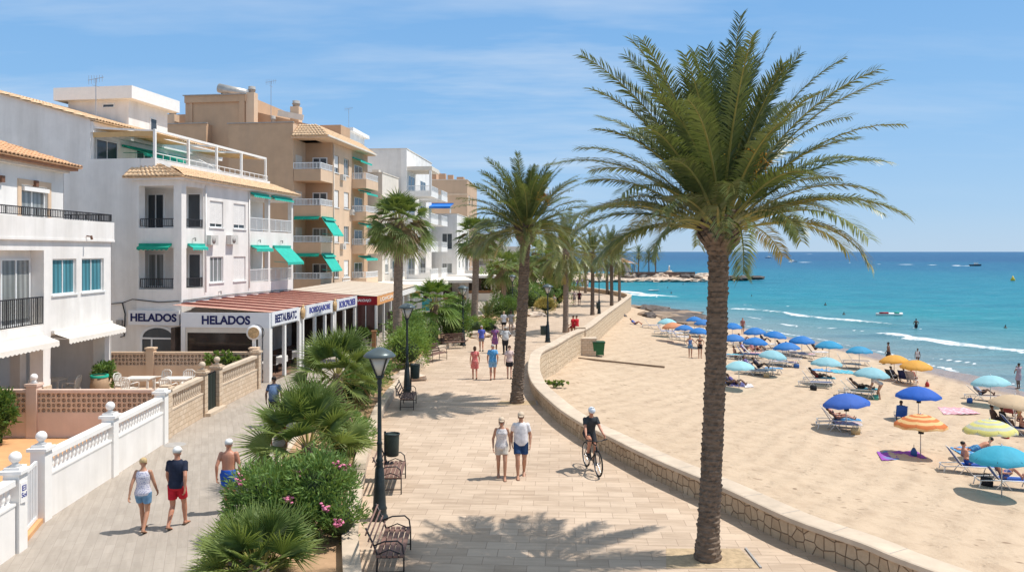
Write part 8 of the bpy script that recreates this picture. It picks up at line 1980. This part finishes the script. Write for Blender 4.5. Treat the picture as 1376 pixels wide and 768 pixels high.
# people in the crowded middle
crowd = [(1006, 500, -.6, 'dark', (.16, .12, .3), 'purple clad sunbather in the dark lounger cluster'), (1020, 501, -.7, 'dark', (.03, .03, .05), 'sunbather in black in the dark lounger cluster'), (1040, 489, -.7, 'dark', (.06, .1, .05), 'sunbather on the lounger below the grey green umbrella'),
         (1001, 478, -.6, 'red', (.25, .2, .5), 'sunbather in violet below the second row umbrellas'), (1012, 477, -.4, 'red', (.6, .25, .28), 'sunbather in pink among the crowd'), (1018, 476, -.5, 'dark', (.3, .05, .05), 'sunbather in dark red among the crowd'), (1052, 473, -.8, 'dark', (.3, .08, .06), 'sunbather under the widest blue umbrella, middle'),
         (1064, 475, -.8, 'dark', (.1, .05, .05), 'sunbather under the widest blue umbrella, right'), (1026, 464, -.5, 'dark', (.03, .03, .04), 'sunbather in black at the right of the second row shade'), (1000, 463, -.8, 'red', (.6, .5, .45), 'sunbather in a pale top left in the second row shade'), (1096, 475, -.6, 'dark', (.05, .04, .04), 'sunbather on the lone dark lounger near the wet sand'),
         (979, 517, -.5, 'dark', (.04, .04, .06), 'dark haired person reclining by the palm trunk'), (988, 517, -.8, 'dark', (.1, .08, .25), 'second person lying on the dark blue towel'), (805 + 49, 436, -.9, 'red', (.05, .12, .4), 'person in blue lying near the end of the sea wall'), (989, 479, -.3, 'red', (.6, .3, .2), 'small person sitting upright on the sand left of the violet sunbather')]
for (px, py, ln, sk_, tc, lb) in crowd:
    ground = lb.startswith(('dark haired person rec', 'second', 'person in blue', 'small')); X, Y, z = bp(px, py)
    person(lb, (X, Y, z), A_ - PI / 2, pose_lounge(.0 if ground else .36, ln, bend=.1 + .1 * random.random()), 1.68, sk_, 'tshirt', cloth('sunb_' + str(int(px * 7 + py)), tc), 'trunks', BL, 'short', BLKH, vox=.026)

# ================================================================ boats
def boat(label, px, py, L, col, rz=0., cabin=True, name='motor_boat', cat='boat'):
    x, y = wp(px, py); r = thing(name, label, cat, (x, y, SEA), rz); m = MB(); K = 10
    def hull(u, v):
        w = L * .17 * (1 - max(0, (u - .45) / .55) ** 2.2) * (.55 + .45 * abs(v * 2 - 1)); a = (v - .5) * 2
        return (lerp(-L / 2, L / 2, u), a * w, -.2 + abs(a) ** 1.5 * L * .15 + .04 * L * u * u)
    m.grid(hull, K, 8); m.add([hull(i / K, 0) for i in range(K + 1)] + [hull(i / K, 1) for i in range(K + 1)], [(i, i + 1, K + 2 + i, K + 1 + i) for i in range(K)], False); m.build('hull', M(label[:18].replace(' ', '_') + '_hull', col, .4), r)
    if cabin: c = MB(); c.box(-L * .1, L * .18, -L * .09, L * .09, L * .1, L * .27); c.box(-L * .12, L * .2, -L * .1, L * .1, L * .27, L * .29); c.build('cabin', WHITE2, r); c = MB(); c.box(L * .18, L * .19, -L * .08, L * .08, L * .15, L * .26); c.build('windscreen', GLASS, r)
    return r
boat('dark motor boat trailing a long white wake on the right horizon', 1311, 357.2, 7.5, (.08, .09, .12), 0)
boat('tiny white speedboat nearly on the horizon', 1033, 346.6, 10, (.75, .75, .75), 0)
boat('white boat with spray left of the long wake', 1066, 351.6, 6.5, (.78, .78, .78), 3.1)
boat('small white pedal boat moored in the left bay', 871, 378.6, 3.4, (.78, .78, .78), .3, False, 'pedal_boat')
boat('small white float lying in the left bay foam line', 879, 390.5, 2.6, (.78, .78, .78), .1, False, 'raft', 'raft')
rd = thing('inflatable_raft', 'red and white inflatable raft floating beyond the breakers', 'raft', (*wp(1195, 423.5), SEA + .05)); mb = MB(); mb.tube([(-1.9, 0, .12), (1.9, 0, .14)], .22, 8); mb.build('tube', WHITE2, rd); mb = MB(); mb.tube([(-1.5, -.1, .3), (-.2, -.1, .3)], .14, 8); mb.build('red_cushion', RED, rd); mb = MB(); mb.tube([(.7, -.05, .3), (1.4, -.05, .3)], .15, 8); mb.build('green_cushion', GREENF, rd)
by = thing('buoy', 'tiny yellow buoy on the right in open water', 'buoy', (*wp(1361, 377), SEA)); mb = MB(); mb.lathe([(.5, -.2), (.7, .3), (.3, 1.0), (.1, 1.6)], 10); mb.build('float', M('yellow_float', (.7, .5, .05), .5), by)

# bags and small belongings beside the umbrellas
BAGC = [M('straw_bag', (.45, .32, .17), .8, .2, 12), M('blue_bag', (.04, .12, .34), .7), M('red_bag', (.42, .05, .05), .7), BL, M('green_cool_box', (.05, .25, .20), .5)]
for i, (px, py, lb) in enumerate([(1150, 583, 'straw beach bag beside the royal blue umbrella'), (1228, 612, 'small blue bag on the sand by the orange umbrella pole'), (1326, 652, 'dark bag under the large turquoise umbrella'), (1176, 537, 'green cool box near the bending person'), (1246, 519, 'red bag beside the seaside chair group'),
        (1093, 524, 'dark bag left of the navy lounger'), (1030, 507, 'straw bag beside the dark lounger cluster'), (1352, 588, 'red bag beside the right edge sitters'), (1070, 494, 'blue bag right of the pink towel lounger'), (1303, 541, 'blue bag beside the lounger near the water')]):
    X, Y, z = bp(px, py); r = thing('beach_bag', lb, 'bag', (X, Y, z), i * 1.1); m = MB(); m.tube([(0, 0, 0), (0, 0, .16), (0, 0, .3)], [(.2, .12), (.22, .13), (.2, .06)], 10, lat=V(1, 0, 0)); m.build('body', BAGC[(0, 1, 3, 4, 2, 3, 0, 2, 1, 1)[i]], r)
    m = MB(); m.tube([(-.12, 0, .28), (-.08, 0, .44), (.08, 0, .44), (.12, 0, .28)], .012, 5); m.build('handle', BL, r)
# ================================================================ light, sky, camera
EL, AZ = rad(62), rad(6)          # sun from the sea side, azimuth from +x towards +y
sd = V(math.cos(EL) * math.cos(AZ), math.cos(EL) * math.sin(AZ), math.sin(EL))
L_ = bpy.data.lights.new('sun', 'SUN'); L_.energy = 4.9; L_.angle = rad(.5); L_.color = (1., .955, .89)
so = bpy.data.objects.new('sun', L_); COL.objects.link(so); so.rotation_euler = sd.to_track_quat('Z', 'Y').to_euler(); so.location = (20, 0, 40)
W = bpy.data.worlds.new('World'); SC.world = W; W.use_nodes = True; nt = W.node_tree; nt.nodes.clear()
out = nt.nodes.new('ShaderNodeOutputWorld'); bg = nt.nodes.new('ShaderNodeBackground'); sky = nt.nodes.new('ShaderNodeTexSky')
sky.sky_type = 'NISHITA'; sky.sun_disc = False; sky.sun_elevation = EL; sky.sun_rotation = rad(90) - AZ; sky.altitude = 0; sky.air_density = 1.0; sky.dust_density = .25; sky.ozone_density = 2.2
tc = nt.nodes.new('ShaderNodeTexCoord'); sp_ = nt.nodes.new('ShaderNodeSeparateXYZ'); nt.links.new(tc.outputs['Generated'], sp_.inputs[0])
def mth(op, a, b=None, c=None):
    n = nt.nodes.new('ShaderNodeMath'); n.operation = op
    for i, v in enumerate((a, b, c)):
        if v is None: continue
        if isinstance(v, (int, float)): n.inputs[i].default_value = v
        else: nt.links.new(v, n.inputs[i])
    return n.outputs[0]
# project the view direction on a high flat layer so the cirrus streaks foreshorten
zz = mth('MAXIMUM', sp_.outputs[2], .03); zz = mth('ADD', zz, .10)
cx = mth('DIVIDE', sp_.outputs[0], zz); cy = mth('DIVIDE', sp_.outputs[1], zz); cb = nt.nodes.new('ShaderNodeCombineXYZ'); nt.links.new(cx, cb.inputs[0]); nt.links.new(cy, cb.inputs[1])
n1 = noise(nt, cb.outputs[0], .55, 6, .62, (.55, 1.5, 1)); n2 = noise(nt, cb.outputs[0], .22, 3, .5, (1, 1.3, 1))
m1 = mixfac(nt, n1, .44, .70, 1.); m2 = mixfac(nt, n2, .38, .56, 1.)
side = mixfac(nt, sp_.outputs[0], .45, -.35, 1.)       # cirrus thickest over the land side
mm = mth('MULTIPLY', mth('MULTIPLY', m1, m2), mth('MULTIPLY_ADD', side, 1.1, .3))
el_f = mixfac(nt, sp_.outputs[2], .02, .16, 1.); mm = mth('MULTIPLY', mm, el_f)
hz = mixfac(nt, sp_.outputs[2], .16, -.01, .35)
grad = ramp(nt, sp_.outputs[2], [(0., (.39, .56, .76)), (.05, (.32, .52, .77)), (.17, (.235, .465, .77)), (.32, (.175, .40, .74)), (.55, (.22, .37, .57)), (.95, (.47, .51, .55))])  # zenith stops brightened as added fill for the shaded walls
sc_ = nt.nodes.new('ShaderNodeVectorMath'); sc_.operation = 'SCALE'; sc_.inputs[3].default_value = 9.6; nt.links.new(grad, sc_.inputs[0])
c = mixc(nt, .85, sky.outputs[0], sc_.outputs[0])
c = mixc(nt, mm, c, (6.6, 7.2, 7.9))
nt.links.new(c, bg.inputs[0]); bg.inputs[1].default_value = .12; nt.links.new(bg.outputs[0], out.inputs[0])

cam = bpy.data.cameras.new('camera'); co_ = bpy.data.objects.new('camera', cam); COL.objects.link(co_)
co_.location = (0, 0, CH); co_.rotation_euler = (PI / 2, 0, 0); cam.sensor_width = 36; cam.sensor_fit = 'HORIZONTAL'; cam.lens = F / 1376 * 36; cam.shift_y = (HY - 384) / 1376
cam.clip_start = .1; cam.clip_end = 60000; SC.camera = co_
SC.render.engine = 'CYCLES'; SC.view_settings.view_transform = 'Standard'; SC.view_settings.look = 'None'; SC.view_settings.exposure = .0; SC.view_settings.gamma = 1.
SC.render.resolution_x = 1024; SC.render.resolution_y = 571
